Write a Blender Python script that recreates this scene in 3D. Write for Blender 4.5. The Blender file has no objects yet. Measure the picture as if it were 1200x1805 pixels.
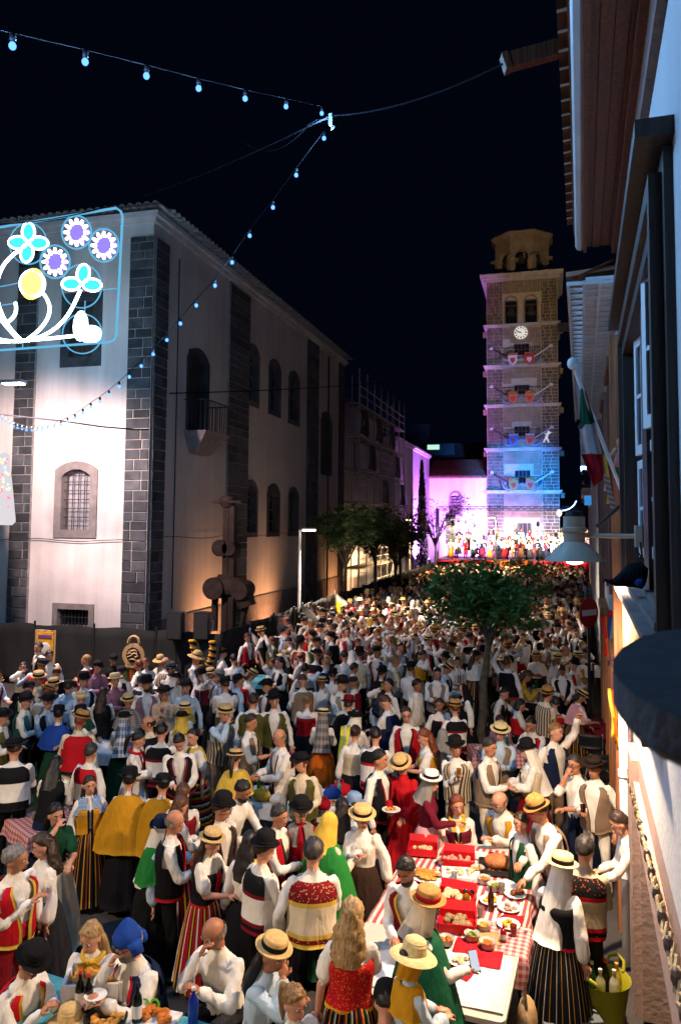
import bpy, bmesh, math, random
import numpy as np
from mathutils import Vector, Matrix, Euler, noise
R = math.radians
random.seed(7)
SC = bpy.context.scene
COL = SC.collection

# ------------------------------------------------------------------ camera
F_PX, PP_X, PP_Y, IMG_W, IMG_H = 1351.0, 600.0, 830.0, 1200.0, 1805.0
CAM_Z = 4.7
CAM_ROT = (Matrix.Rotation(R(15.35), 3, 'Z') @ Matrix.Rotation(R(93.85), 3, 'X') @ Matrix.Rotation(0.008, 3, 'Z'))
cam_data = bpy.data.cameras.new('camera')
cam = bpy.data.objects.new('camera', cam_data)
COL.objects.link(cam)
cam.matrix_world = Matrix.Translation((0, 0, CAM_Z)) @ CAM_ROT.to_4x4()
cam_data.sensor_fit = 'HORIZONTAL'
cam_data.sensor_width = 24.0
cam_data.lens = 24.0 * F_PX / IMG_W
cam_data.shift_x = 0.0
cam_data.shift_y = (PP_Y - IMG_H / 2) / IMG_W
cam_data.clip_start = 0.05
cam_data.clip_end = 600
cam_data.dof.use_dof = True
cam_data.dof.focus_distance = 9.5
cam_data.dof.aperture_fstop = 4.5
SC.camera = cam

# ------------------------------------------------------------------ night sky
world = bpy.data.worlds.new('World')
SC.world = world
world.use_nodes = True
wn = world.node_tree
wn.nodes.clear()
w_out = wn.nodes.new('ShaderNodeOutputWorld')
w_bg = wn.nodes.new('ShaderNodeBackground')
w_bg.inputs['Color'].default_value = (0.10, 0.20, 0.75, 1)
w_bg.inputs['Strength'].default_value = 0.0055
wn.links.new(w_bg.outputs[0], w_out.inputs[0])

SC.view_settings.view_transform = 'Standard'
SC.view_settings.look = 'None'
SC.view_settings.exposure = 0.0
SC.view_settings.gamma = 1.0
SC.view_settings.use_curve_mapping = False
SC.render.engine = 'CYCLES'
SC.cycles.use_denoising = True
SC.cycles.max_bounces = 5
SC.cycles.diffuse_bounces = 3
SC.cycles.glossy_bounces = 2
SC.cycles.transparent_max_bounces = 8
SC.cycles.sample_clamp_indirect = 4.0
SC.cycles.caustics_reflective = False
SC.cycles.caustics_refractive = False

# ------------------------------------------------------------------ measuring: photo pixel -> place in the world
def ray(px, py):
    return CAM_ROT @ Vector(((px - PP_X) / F_PX, -(py - PP_Y) / F_PX, -1.0))
CAM_P = Vector((0, 0, CAM_Z))
def at_d(px, py, d): return CAM_P + ray(px, py) * d
def at_z(px, py, z):
    v = ray(px, py); return CAM_P + v * ((z - CAM_Z) / v.z)
def at_x(px, py, x):
    v = ray(px, py); return CAM_P + v * (x / v.x)
def at_y(px, py, y):
    v = ray(px, py); return CAM_P + v * (y / v.y)
# the house wall on the right: a plane through WALL_0 running along WALL_U
WALL_0 = Vector((0.5, 0, 0)); WALL_U = Vector((0.0366, 0.99933, 0)); WALL_N = Vector((-0.99933, 0.0366, 0))
def W(t, out, z): return WALL_0 + WALL_U * t + WALL_N * out + Vector((0, 0, z))
def at_wall(px, py, out=0.0):
    v = ray(px, py); p0 = WALL_0 + WALL_N * out
    k = (p0 - CAM_P).dot(WALL_N) / v.dot(WALL_N)
    p = CAM_P + v * k
    return (p - WALL_0).dot(WALL_U), p.z
WALL_ANG = math.atan2(WALL_U.y, WALL_U.x)

# ------------------------------------------------------------------ materials
MATS = {}
def nodes_of(name):
    m = bpy.data.materials.new(name); m.use_nodes = True
    nt = m.node_tree
    return m, nt, nt.nodes['Principled BSDF']
def N(nt, t, **kw):
    n = nt.nodes.new(t)
    for k, v in kw.items():
        if k in n.inputs: n.inputs[k].default_value = v
        else: setattr(n, k, v)
    return n
def rgb(c): return (c[0], c[1], c[2], 1.0)
def mix_noise(nt, base, amount, scale, coord, detail=4.0):
    """colour that wanders a little round base"""
    nz = N(nt, 'ShaderNodeTexNoise', Scale=scale, Detail=detail)
    nt.links.new(coord, nz.inputs['Vector'])
    mp = N(nt, 'ShaderNodeMapRange')
    mp.inputs['From Min'].default_value = 0.3; mp.inputs['From Max'].default_value = 0.7
    mp.inputs['To Min'].default_value = 1 - amount; mp.inputs['To Max'].default_value = 1 + amount
    nt.links.new(nz.outputs['Fac'], mp.inputs['Value'])
    mul = N(nt, 'ShaderNodeVectorMath', operation='SCALE')
    mul.inputs[0].default_value = base
    nt.links.new(mp.outputs[0], mul.inputs['Scale'])
    return mul.outputs[0], nz
def mat(name, c, rough=0.7, vary=0.15, scale=3.0, bump=0.0, bscale=40.0, metal=0.0, spec=0.3, world=False):
    if name in MATS: return MATS[name]
    m, nt, b = nodes_of(name)
    tc = N(nt, 'ShaderNodeTexCoord')
    co = tc.outputs['Object']
    if world: co = N(nt, 'ShaderNodeNewGeometry').outputs['Position']
    col, _ = mix_noise(nt, c, vary, scale, co)
    nt.links.new(col, b.inputs['Base Color'])
    b.inputs['Roughness'].default_value = rough
    b.inputs['Metallic'].default_value = metal
    b.inputs['Specular IOR Level'].default_value = spec
    if bump:
        nz = N(nt, 'ShaderNodeTexNoise', Scale=bscale, Detail=5.0)
        nt.links.new(co, nz.inputs['Vector'])
        bp = N(nt, 'ShaderNodeBump', Strength=bump, Distance=0.02)
        nt.links.new(nz.outputs['Fac'], bp.inputs['Height'])
        nt.links.new(bp.outputs[0], b.inputs['Normal'])
    MATS[name] = m
    return m
def per_object(m, lo, hi):
    """each object of this material takes its own tone"""
    nt = m.node_tree; b = nt.nodes['Principled BSDF']; src = b.inputs['Base Color'].links[0].from_socket
    oi = N(nt, 'ShaderNodeObjectInfo'); mp = N(nt, 'ShaderNodeMapRange'); mp.inputs['To Min'].default_value = lo; mp.inputs['To Max'].default_value = hi
    nt.links.new(oi.outputs['Random'], mp.inputs['Value']); mul = N(nt, 'ShaderNodeVectorMath', operation='SCALE')
    nt.links.new(src, mul.inputs[0]); nt.links.new(mp.outputs[0], mul.inputs['Scale']); nt.links.new(mul.outputs[0], b.inputs['Base Color'])
    return m
def embroidered(name, base, thread, scale=58.0):
    """cloth sprinkled with stitched motifs"""
    m = cloth(name, base); nt = m.node_tree; b = nt.nodes['Principled BSDF']; src = b.inputs['Base Color'].links[0].from_socket
    vo = N(nt, 'ShaderNodeTexVoronoi', Scale=scale); nt.links.new(N(nt, 'ShaderNodeTexCoord').outputs['Object'], vo.inputs['Vector'])
    lt = N(nt, 'ShaderNodeMath', operation='LESS_THAN'); lt.inputs[1].default_value = .26; nt.links.new(vo.outputs['Distance'], lt.inputs[0])
    mx = N(nt, 'ShaderNodeMix', data_type='RGBA'); nt.links.new(lt.outputs[0], mx.inputs['Factor']); nt.links.new(src, mx.inputs['A']); mx.inputs['B'].default_value = rgb(thread)
    nt.links.new(mx.outputs['Result'], b.inputs['Base Color']); return m
def emit(name, c, s):
    if name in MATS: return MATS[name]
    m = bpy.data.materials.new(name); m.use_nodes = True
    nt = m.node_tree; nt.nodes.clear()
    o = nt.nodes.new('ShaderNodeOutputMaterial'); e = nt.nodes.new('ShaderNodeEmission')
    e.inputs['Color'].default_value = rgb(c); e.inputs['Strength'].default_value = s
    nt.links.new(e.outputs[0], o.inputs[0])
    MATS[name] = m
    return m
def glass(name, c, rough=0.05, trans=0.85):
    if name in MATS: return MATS[name]
    m, nt, b = nodes_of(name)
    b.inputs['Base Color'].default_value = rgb(c)
    b.inputs['Roughness'].default_value = rough
    b.inputs['Transmission Weight'].default_value = trans
    MATS[name] = m
    return m
def plaster(name, c, stain=0.12):
    """rendered wall: broad stains, fine grain, hairline unevenness"""
    m, nt, b = nodes_of(name)
    pos = N(nt, 'ShaderNodeNewGeometry').outputs['Position']
    col, _ = mix_noise(nt, c, stain, 0.5, pos, 6)
    st = N(nt, 'ShaderNodeMapping'); st.inputs['Scale'].default_value = (2.2, 2.2, 0.18)
    nt.links.new(pos, st.inputs['Vector'])
    n2 = N(nt, 'ShaderNodeTexNoise', Scale=1.0, Detail=5.0); nt.links.new(st.outputs[0], n2.inputs['Vector'])
    mp = N(nt, 'ShaderNodeMapRange'); mp.inputs['From Min'].default_value = 0.35; mp.inputs['From Max'].default_value = 0.65
    mp.inputs['To Min'].default_value = 1 - stain; mp.inputs['To Max'].default_value = 1.03
    nt.links.new(n2.outputs['Fac'], mp.inputs['Value'])
    mul = N(nt, 'ShaderNodeVectorMath', operation='SCALE'); nt.links.new(col, mul.inputs[0]); nt.links.new(mp.outputs[0], mul.inputs['Scale'])
    nt.links.new(mul.outputs[0], b.inputs['Base Color'])
    b.inputs['Roughness'].default_value = 0.9; b.inputs['Specular IOR Level'].default_value = 0.15
    n3 = N(nt, 'ShaderNodeTexNoise', Scale=18.0, Detail=6.0); nt.links.new(pos, n3.inputs['Vector'])
    bp = N(nt, 'ShaderNodeBump', Strength=0.35, Distance=0.02); nt.links.new(n3.outputs['Fac'], bp.inputs['Height'])
    nt.links.new(bp.outputs[0], b.inputs['Normal'])
    MATS[name] = m
    return m
def wood(name, c, rough=0.55):
    if name in MATS: return MATS[name]
    m, nt, b = nodes_of(name)
    pos = N(nt, 'ShaderNodeTexCoord').outputs['Object']
    st = N(nt, 'ShaderNodeMapping'); st.inputs['Scale'].default_value = (30, 30, 1.5); nt.links.new(pos, st.inputs['Vector'])
    col, nz = mix_noise(nt, c, 0.5, 1.0, st.outputs[0], 6)
    nt.links.new(col, b.inputs['Base Color']); b.inputs['Roughness'].default_value = rough
    bp = N(nt, 'ShaderNodeBump', Strength=0.3, Distance=0.01); nt.links.new(nz.outputs['Fac'], bp.inputs['Height'])
    nt.links.new(bp.outputs[0], b.inputs['Normal'])
    MATS[name] = m
    return m
def cloth(name, c, vary=0.12, rough=0.85, fold=0.4):
    """cloth: soft tone drift plus crease relief"""
    if name in MATS: return MATS[name]
    m, nt, b = nodes_of(name)
    co = N(nt, 'ShaderNodeTexCoord').outputs['Object']
    col, _ = mix_noise(nt, c, vary, 9.0, co)
    nt.links.new(col, b.inputs['Base Color'])
    b.inputs['Roughness'].default_value = rough; b.inputs['Specular IOR Level'].default_value = 0.15
    st = N(nt, 'ShaderNodeMapping'); st.inputs['Scale'].default_value = (1.5, 1.5, 0.38); nt.links.new(co, st.inputs['Vector'])
    nz = N(nt, 'ShaderNodeTexNoise', Scale=9.0, Detail=2.5, Distortion=0.8); nt.links.new(st.outputs[0], nz.inputs['Vector'])
    bp = N(nt, 'ShaderNodeBump', Strength=fold, Distance=0.05); nt.links.new(nz.outputs['Fac'], bp.inputs['Height'])
    nt.links.new(bp.outputs[0], b.inputs['Normal'])
    MATS[name] = m
    return m
def stripes(name, cols, n, axis='u', fold=0.3):
    """stripes: cols = [(share, colour)...] repeated n times along UV u (or v)"""
    if name in MATS: return MATS[name]
    m, nt, b = nodes_of(name)
    uv = N(nt, 'ShaderNodeUVMap'); sp = N(nt, 'ShaderNodeSeparateXYZ'); nt.links.new(uv.outputs[0], sp.inputs[0])
    mu = N(nt, 'ShaderNodeMath', operation='MULTIPLY'); mu.inputs[1].default_value = n
    nt.links.new(sp.outputs[0 if axis == 'u' else 1], mu.inputs[0])
    fr = N(nt, 'ShaderNodeMath', operation='FRACT'); nt.links.new(mu.outputs[0], fr.inputs[0])
    cr = N(nt, 'ShaderNodeValToRGB'); cr.color_ramp.interpolation = 'CONSTANT'
    tot = sum(c[0] for c in cols); p = 0.0
    els = cr.color_ramp.elements
    while len(els) < len(cols): els.new(0.5)
    for e, (sh, c) in zip(els, cols):
        e.position = p / tot; p += sh
    for e, (sh, c) in zip(els, cols): e.color = rgb(c)
    nt.links.new(fr.outputs[0], cr.inputs[0]); nt.links.new(cr.outputs[0], b.inputs['Base Color'])
    b.inputs['Roughness'].default_value = 0.85; b.inputs['Specular IOR Level'].default_value = 0.15
    MATS[name] = m
    return m
def checks(name, a, bcol, n):
    if name in MATS: return MATS[name]
    m, nt, b = nodes_of(name)
    co = N(nt, 'ShaderNodeUVMap').outputs[0]
    sp = N(nt, 'ShaderNodeSeparateXYZ'); nt.links.new(co, sp.inputs[0])
    outs = []
    for k in range(2):
        mu = N(nt, 'ShaderNodeMath', operation='MULTIPLY'); mu.inputs[1].default_value = n; nt.links.new(sp.outputs[k], mu.inputs[0])
        fr = N(nt, 'ShaderNodeMath', operation='FRACT'); nt.links.new(mu.outputs[0], fr.inputs[0])
        gt = N(nt, 'ShaderNodeMath', operation='GREATER_THAN'); gt.inputs[1].default_value = 0.5; nt.links.new(fr.outputs[0], gt.inputs[0])
        outs.append(gt.outputs[0])
    ad = N(nt, 'ShaderNodeMath', operation='ADD'); nt.links.new(outs[0], ad.inputs[0]); nt.links.new(outs[1], ad.inputs[1])
    hf = N(nt, 'ShaderNodeMath', operation='MULTIPLY'); hf.inputs[1].default_value = 0.5; nt.links.new(ad.outputs[0], hf.inputs[0])
    mx = N(nt, 'ShaderNodeMix', data_type='RGBA'); nt.links.new(hf.outputs[0], mx.inputs['Factor'])
    mx.inputs['A'].default_value = rgb(a); mx.inputs['B'].default_value = rgb(bcol)
    nt.links.new(mx.outputs['Result'], b.inputs['Base Color']); b.inputs['Roughness'].default_value = 0.8
    MATS[name] = m
    return m

# ------------------------------------------------------------------ mesh builder
def frame_z(d):
    """3x3 whose z column is d"""
    d = d.normalized()
    a = Vector((0, 0, 1)) if abs(d.z) < 0.95 else Vector((1, 0, 0))
    x = a.cross(d).normalized(); y = d.cross(x)
    return Matrix((x, y, d)).transposed()
class MB:
    def __init__(s): s.v = []; s.f = []; s.m = []; s.uv = {}
    def add(s, vs, fs, mi=0, uvs=None):
        o = len(s.v); s.v.extend([tuple(v) for v in vs])
        for k, f in enumerate(fs):
            if uvs is not None: s.uv[len(s.f)] = uvs[k]
            s.f.append(tuple(i + o for i in f)); s.m.append(mi)
        return s
    def box(s, c, size, rot=None, mi=0):
        hx, hy, hz = size[0] / 2, size[1] / 2, size[2] / 2
        vs = [Vector((x, y, z)) for z in (-hz, hz) for x, y in ((-hx, -hy), (hx, -hy), (hx, hy), (-hx, hy))]
        if rot is not None: vs = [rot @ v for v in vs]
        c = Vector(c)
        return s.add([v + c for v in vs], [(3, 2, 1, 0), (4, 5, 6, 7), (0, 1, 5, 4), (1, 2, 6, 5), (2, 3, 7, 6), (3, 0, 4, 7)], mi)
    def hull8(s, lo, hi, mi=0):
        return s.add(list(lo) + list(hi), [(3, 2, 1, 0), (4, 5, 6, 7), (0, 1, 5, 4), (1, 2, 6, 5), (2, 3, 7, 6), (3, 0, 4, 7)], mi)
    def tube(s, pts, r, n=6, cap=True, mi=0, squash=1.0):
        pts = [Vector(p) for p in pts]; k = len(pts)
        rs = r if isinstance(r, (list, tuple)) else [r] * k
        vs = []; X = None
        for i, p in enumerate(pts):
            d = (pts[min(i + 1, k - 1)] - pts[max(i - 1, 0)])
            if d.length < 1e-9: d = Vector((0, 0, 1))
            d.normalize()
            if X is None: M = frame_z(d); X = M.col[0].copy()
            X = (X - d * X.dot(d)).normalized(); Y = d.cross(X)
            for j in range(n):
                a = 2 * math.pi * j / n
                vs.append(p + (X * math.cos(a) + Y * math.sin(a) * squash) * rs[i])
        fs = [(i * n + j, i * n + (j + 1) % n, (i + 1) * n + (j + 1) % n, (i + 1) * n + j) for i in range(k - 1) for j in range(n)]
        if cap: fs += [tuple(reversed(range(n))), tuple(range((k - 1) * n, k * n))]
        return s.add(vs, fs, mi)
    def lathe(s, prof, n=16, c=(0, 0, 0), rot=None, mi=0, cap=True, arc=1.0, uv=False):
        """prof = [(r, z)...] turned round z"""
        c = Vector(c); vs = []
        full = arc >= 0.999; nn = n if full else n + 1
        for r, z in prof:
            for j in range(nn):
                a = 2 * math.pi * arc * j / n
                v = Vector((r * math.cos(a), r * math.sin(a), z))
                if rot is not None: v = rot @ v
                vs.append(v + c)
        fs = []; us = []
        for i in range(len(prof) - 1):
            for j in range(n):
                j2 = (j + 1) % nn
                fs.append((i * nn + j, i * nn + j2, (i + 1) * nn + j2, (i + 1) * nn + j))
                us.append(((j / n, i), ((j + 1) / n, i), ((j + 1) / n, i + 1), (j / n, i + 1)))
        k = len(prof)
        if cap and full:
            if prof[0][0] > 1e-5: fs.append(tuple(reversed(range(n)))); us.append([(0, 0)] * n)
            if prof[-1][0] > 1e-5: fs.append(tuple(range((k - 1) * nn, (k - 1) * nn + n))); us.append([(0, 0)] * n)
        return s.add(vs, fs, mi, us if uv else None)
    def ball(s, c, r, rot=None, nu=10, nv=7, mi=0):
        r = r if isinstance(r, (list, tuple)) else (r, r, r)
        c = Vector(c); vs = []
        for i in range(nv + 1):
            t = math.pi * i / nv
            for j in range(nu):
                a = 2 * math.pi * j / nu
                v = Vector((r[0] * math.sin(t) * math.cos(a), r[1] * math.sin(t) * math.sin(a), r[2] * math.cos(t)))
                vs.append((rot @ v if rot is not None else v) + c)
        fs = [(i * nu + j, (i + 1) * nu + j, (i + 1) * nu + (j + 1) % nu, i * nu + (j + 1) % nu) for i in range(nv) for j in range(nu)]
        return s.add(vs, fs, mi)
    def prism(s, pts, ext, mi=0):
        """closed outline pts (3-D, planar) pushed along ext"""
        pts = [Vector(p) for p in pts]; n = len(pts); ext = Vector(ext)
        vs = pts + [p + ext for p in pts]
        fs = [tuple(reversed(range(n))), tuple(range(n, 2 * n))] + [(i, (i + 1) % n, n + (i + 1) % n, n + i) for i in range(n)]
        return s.add(vs, fs, mi)
    def ring(s, outer, inner, ext, mi=0):
        """band between two outlines of equal count, pushed along ext"""
        n = len(outer); ext = Vector(ext)
        o = [Vector(p) for p in outer]; i_ = [Vector(p) for p in inner]
        vs = o + i_ + [p + ext for p in o] + [p + ext for p in i_]
        fs = []
        for k in range(n):
            k2 = (k + 1) % n
            fs += [(k, k2, n + k2, n + k), (2 * n + k, 3 * n + k, 3 * n + k2, 2 * n + k2), (k, 2 * n + k, 2 * n + k2, k2), (n + k, n + k2, 3 * n + k2, 3 * n + k)]
        return s.add(vs, fs, mi)
    def mesh(s, name, mats, smooth=False, fix=True):
        me = bpy.data.meshes.new(name)
        me.from_pydata(s.v, [], s.f)
        for m in (mats if isinstance(mats, (list, tuple)) else [mats]): me.materials.append(m)
        if s.m and max(s.m) > 0: me.polygons.foreach_set('material_index', s.m)
        if s.uv:
            ul = me.uv_layers.new(name='UVMap')
            for p in me.polygons:
                q = s.uv.get(p.index)
                if q:
                    for k, li in enumerate(p.loop_indices): ul.data[li].uv = q[k]
        if fix:
            bm = bmesh.new(); bm.from_mesh(me); bmesh.ops.recalc_face_normals(bm, faces=bm.faces); bm.to_mesh(me); bm.free()
        if smooth:
            me.polygons.foreach_set('use_smooth', [True] * len(me.polygons))
            if smooth != 'all':
                try: me.set_sharp_from_angle(angle=R(50))
                except Exception: pass
        me.update()
        return me
    def build(s, name, mats, parent=None, smooth=False, fix=True, loc=None):
        """link as ONE object; with loc the origin sits there (vertices given in world space)"""
        if loc is not None:
            L = Vector(loc); s.v = [tuple(Vector(v) - L) for v in s.v]
        o = bpy.data.objects.new(name, s.mesh(name, mats, smooth, fix))
        if loc is not None: o.location = loc
        COL.objects.link(o)
        if parent is not None: o.parent = parent
        return o
def place(me, name, parent=None, mw=None):
    o = bpy.data.objects.new(name, me); COL.objects.link(o)
    if parent is not None: o.parent = parent
    if mw is not None: o.matrix_local = mw
    return o
def tag(o, label=None, cat=None, group=None, kind=None):
    if label: o['label'] = label
    if cat: o['category'] = cat
    if group: o['group'] = group
    if kind: o['kind'] = kind
    return o
def thing(name, label, cat, loc=(0, 0, 0), rz=0.0, group=None):
    o = bpy.data.objects.new(name, None); COL.objects.link(o)
    o.empty_display_size = 0.1
    o.location = loc; o.rotation_euler = (0, 0, rz)
    return tag(o, label, cat, group)
def local(parent):
    """world -> parent space, for parts given in world coordinates"""
    return (Matrix.Translation(parent.location) @ parent.rotation_euler.to_matrix().to_4x4()).inverted()
def wpart(mb, name, mats, parent, smooth=False):
    """part whose vertices were given in world coordinates"""
    M = local(parent)
    mb.v = [tuple(M @ Vector(v)) for v in mb.v]
    return mb.build(name, mats, parent, smooth)
def lamp(name, kind, loc, power, color, parent=None, aim=None, size=0.1, angle=90, blend=0.5):
    L = bpy.data.lights.new(name, kind); L.energy = power; L.color = color
    if kind == 'SPOT': L.spot_size = R(angle); L.spot_blend = blend
    if kind in ('SPOT', 'POINT'): L.shadow_soft_size = size
    o = bpy.data.objects.new(name, L); COL.objects.link(o)
    o.location = loc
    if aim is not None: o.rotation_euler = (Vector(aim) - Vector(loc)).to_track_quat('-Z', 'Y').to_euler()
    if parent is not None:
        M = local(parent); mw = Matrix.Translation(o.location) @ o.rotation_euler.to_matrix().to_4x4()
        o.parent = parent; o.matrix_local = M @ mw
    return o
def wall_grid(mb, P, u0, u1, z0, z1, holes, depth, mi=0):
    """wall face with real openings: P(u, z, inward) -> world; holes = [(u0,u1,z0,z1)]; each hole gets its reveals"""
    us = sorted({u0, u1, *[h[0] for h in holes], *[h[1] for h in holes]}); zs = sorted({z0, z1, *[h[2] for h in holes], *[h[3] for h in holes]})
    for a, b in zip(us, us[1:]):
        for c, d in zip(zs, zs[1:]):
            mu, mz = (a + b) / 2, (c + d) / 2
            if any(h[0] < mu < h[1] and h[2] < mz < h[3] for h in holes): continue
            mb.add([P(a, c, 0), P(b, c, 0), P(b, d, 0), P(a, d, 0)], [(0, 1, 2, 3)], mi)
    for a, b, c, d in holes:
        q = [(a, c), (b, c), (b, d), (a, d)]
        for k in range(4):
            (x1, y1), (x2, y2) = q[k], q[(k + 1) % 4]
            mb.add([P(x1, y1, 0), P(x2, y2, 0), P(x2, y2, depth), P(x1, y1, depth)], [(0, 1, 2, 3)], mi)
def arch_outline(u0, u1, z0, z1, rise, n=8):
    """outline with a curved head: bottom-left, bottom-right, then over the arch"""
    c = (u0 + u1) / 2; w = (u1 - u0) / 2
    pts = [(u0, z0), (u1, z0)]
    if rise <= 0: return pts + [(u1, z1)] + [(c + w * math.cos(math.pi * k / n), z1) for k in range(1, n)] + [(u0, z1)]
    r = (w * w + rise * rise) / (2 * rise); zc = z1 - r; a0 = math.asin(min(1, w / r))
    return pts + [(c + r * math.sin(a0 - 2 * a0 * k / n), zc + r * math.cos(a0 - 2 * a0 * k / n)) for k in range(n + 1)]
# ------------------------------------------------------------------ people: colours
def lin(h):
    h = h.lstrip('#'); o = []
    for k in (0, 2, 4):
        c = int(h[k:k + 2], 16) / 255
        o.append(c / 12.92 if c <= 0.04045 else ((c + 0.055) / 1.055) ** 2.4)
    return tuple(o)
CLOTH = dict(white='#dcd6cc', cream='#cfc0a4', beige='#b8a68a', paleblue='#a9bccb', peach='#c9a98d', pink='#c98d8d', mauve='#7d5a68', red='#a8121c', darkred='#6d0d18',
    burgundy='#5a1024', crimson='#8c0a20', black='#121114', charcoal='#26262a', grey='#7a7873', darkgrey='#47464a', taupe='#7a6654', brown='#4a3324', darkbrown='#2b1d16',
    green='#1f6e2c', darkgreen='#103b25', emerald='#0c4a30', olive='#4c4a22', blue='#1b3f8c', navy='#141d3a', mustard='#b37f17', yellow='#c6a540', lemon='#d9d64a', orange='#b85a12',
    tan='#a3875f', purple='#4a2358', teal='#1e4a4c', denim='#6d86a6', gold='#c08a1c')
def C(n):
    if n in MATS: return MATS[n]
    return cloth(n, lin(CLOTH[n]))
_b, _y, _r, _g, _w, _o, _n = lin('#121012'), lin('#b98a20'), lin('#8f1420'), lin('#1e5a34'), lin('#c9c2b4'), lin('#a8501a'), lin('#2b1a14')
stripes('stripe_gold', [(5, _b), (1.2, _y), (3, _n), (1, _o), (2, _b), (.8, _y)], 11)
stripes('stripe_multi', [(3, _b), (1, _r), (1, _y), (2, _b), (1, _g), (1, _w), (2, _b), (1, _o)], 9)
stripes('stripe_thin', [(6, _b), (.6, _w), (5, _b), (.5, _y)], 16)
stripes('stripe_red', [(3, _r), (1, _b), (1.2, _y), (1, _b), (2, _r), (1, _w)], 10)
stripes('stripe_vest', [(2, lin('#3a342e')), (2, lin('#b3a58c'))], 22)
stripes('stripe_dark_vest', [(2, _b), (1, lin('#6a2a2a')), (2, _b), (1, lin('#8a8272'))], 20)
stripes('stripe_blue', [(1, lin('#1c4c8c')), (1, lin('#a8bccf'))], 14, 'v')
stripes('stripe_band', [(2, _r), (1.4, _y), (1.5, _b), (1.2, _o), (1, _w), (1.5, _b)], 5, 'v')
embroidered('embroidered_red', lin('#a8121c'), lin('#c08a1c')); embroidered('embroidered_black', lin('#121114'), lin('#a8481c'), 40); embroidered('embroidered_dark_red', lin('#6d0d18'), lin('#b39a5a'), 50)
checks('plaid', lin('#c4c0bc'), lin('#4a5a78'), 10)
checks('plaid_brown', lin('#8d8580'), lin('#4a423e'), 9)
SKINS = [mat('skin_' + k, lin(h), rough=0.5, vary=0.08, scale=20, spec=0.4) for k, h in (('fair', '#c08a70'), ('warm', '#b0785a'), ('tan', '#9a6448'), ('deep', '#7c4e38'))]
def hairmat(k, h):
    m, nt, b = nodes_of('hair_' + k)
    co = N(nt, 'ShaderNodeTexCoord').outputs['Object']
    mp = N(nt, 'ShaderNodeMapping'); mp.inputs['Scale'].default_value = (60, 60, 9); nt.links.new(co, mp.inputs['Vector'])
    col, nz = mix_noise(nt, lin(h), 0.55, 1.0, mp.outputs[0], 5)
    nt.links.new(col, b.inputs['Base Color']); b.inputs['Roughness'].default_value = 0.5; b.inputs['Specular IOR Level'].default_value = 0.4
    bp = N(nt, 'ShaderNodeBump', Strength=0.6, Distance=0.01); nt.links.new(nz.outputs['Fac'], bp.inputs['Height']); nt.links.new(bp.outputs[0], b.inputs['Normal'])
    return m
HAIRS = {k: hairmat(k, h) for k, h in dict(black='#120d0b', brown='#2e1d13', chestnut='#4a2a18', auburn='#6a3418', blond='#96784c', grey='#6e6a66', darkgrey='#2c2825', honey='#7a5a34').items()}
def strawmat(k, h):
    m, nt, b = nodes_of(k)
    co = N(nt, 'ShaderNodeTexCoord').outputs['Object']
    wv = N(nt, 'ShaderNodeTexWave', wave_type='RINGS', rings_direction='Z', Scale=38.0, Distortion=1.0); nt.links.new(co, wv.inputs['Vector'])
    col, nz = mix_noise(nt, lin(h), 0.18, 30, co)
    nt.links.new(col, b.inputs['Base Color']); b.inputs['Roughness'].default_value = 0.75; b.inputs['Specular IOR Level'].default_value = 0.2
    bp = N(nt, 'ShaderNodeBump', Strength=0.35, Distance=0.006); nt.links.new(wv.outputs['Fac'], bp.inputs['Height']); nt.links.new(bp.outputs[0], b.inputs['Normal'])
    MATS[k] = m
    return m
strawmat('straw', '#c2a067'); strawmat('palestraw', '#d3bd85'); strawmat('darkstraw', '#a87a42')
EYE = mat('eye_dark', (0.01, 0.007, 0.005), rough=0.2, vary=0); EYEW = mat('eye_white', (0.5, 0.45, 0.42), rough=0.3, vary=0); LIP = mat('lips', lin('#8f4a44'), rough=0.4, vary=0.1)
SHOE = mat('shoe_leather', (0.02, 0.016, 0.013), rough=0.4)

# ------------------------------------------------------------------ people: bodies
RINGS = {0: [(-.12, .150, .110), (-.04, .168, .12), (.06, .165, .122), (.14, .162, .12), (.25, .176, .127), (.35, .190, .125), (.42, .170, .10), (.465, .10, .075), (.50, .062, .062)],
         1: [(-.12, .165, .125), (-.04, .172, .125), (.06, .150, .112), (.13, .136, .105), (.24, .150, .122), (.32, .160, .132), (.41, .142, .095), (.455, .085, .068), (.49, .054, .056)]}
def tor(fem, az, z, k=1.0, off=0.0):
    rs = RINGS[fem]
    z_ = min(max(z, rs[0][0]), rs[-1][0])
    for (za, wa, da), (zb, wb, db) in zip(rs, rs[1:]):
        if z_ <= zb:
            t = (z_ - za) / (zb - za); t = t * t * (3 - 2 * t) if za > .3 else t
            w, d = wa + (wb - wa) * t, da + (db - da) * t; break
    return Vector(((w * k + off) * math.sin(az), -(d * k + off) * math.cos(az), z))
ARM = dict(down=(.29, .0, -.10), hang=(.25, -.06, -.09), hip=(.19, -.05, .08), front=(.07, -.34, .20), frontlow=(.10, -.30, .08), mouth=(.03, -.17, .55), chest=(.0, -.20, .30), reach=(.12, -.52, .14),
           up=(.26, -.18, .86), side=(.40, -.24, .20), back=(.06, .17, .06), lap=(.10, -.24, .02), drink=(.06, -.2, .58), cross=(-.03, -.20, .22), give=(.2, -.42, .28), point=(.5, -.3, .42))
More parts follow.
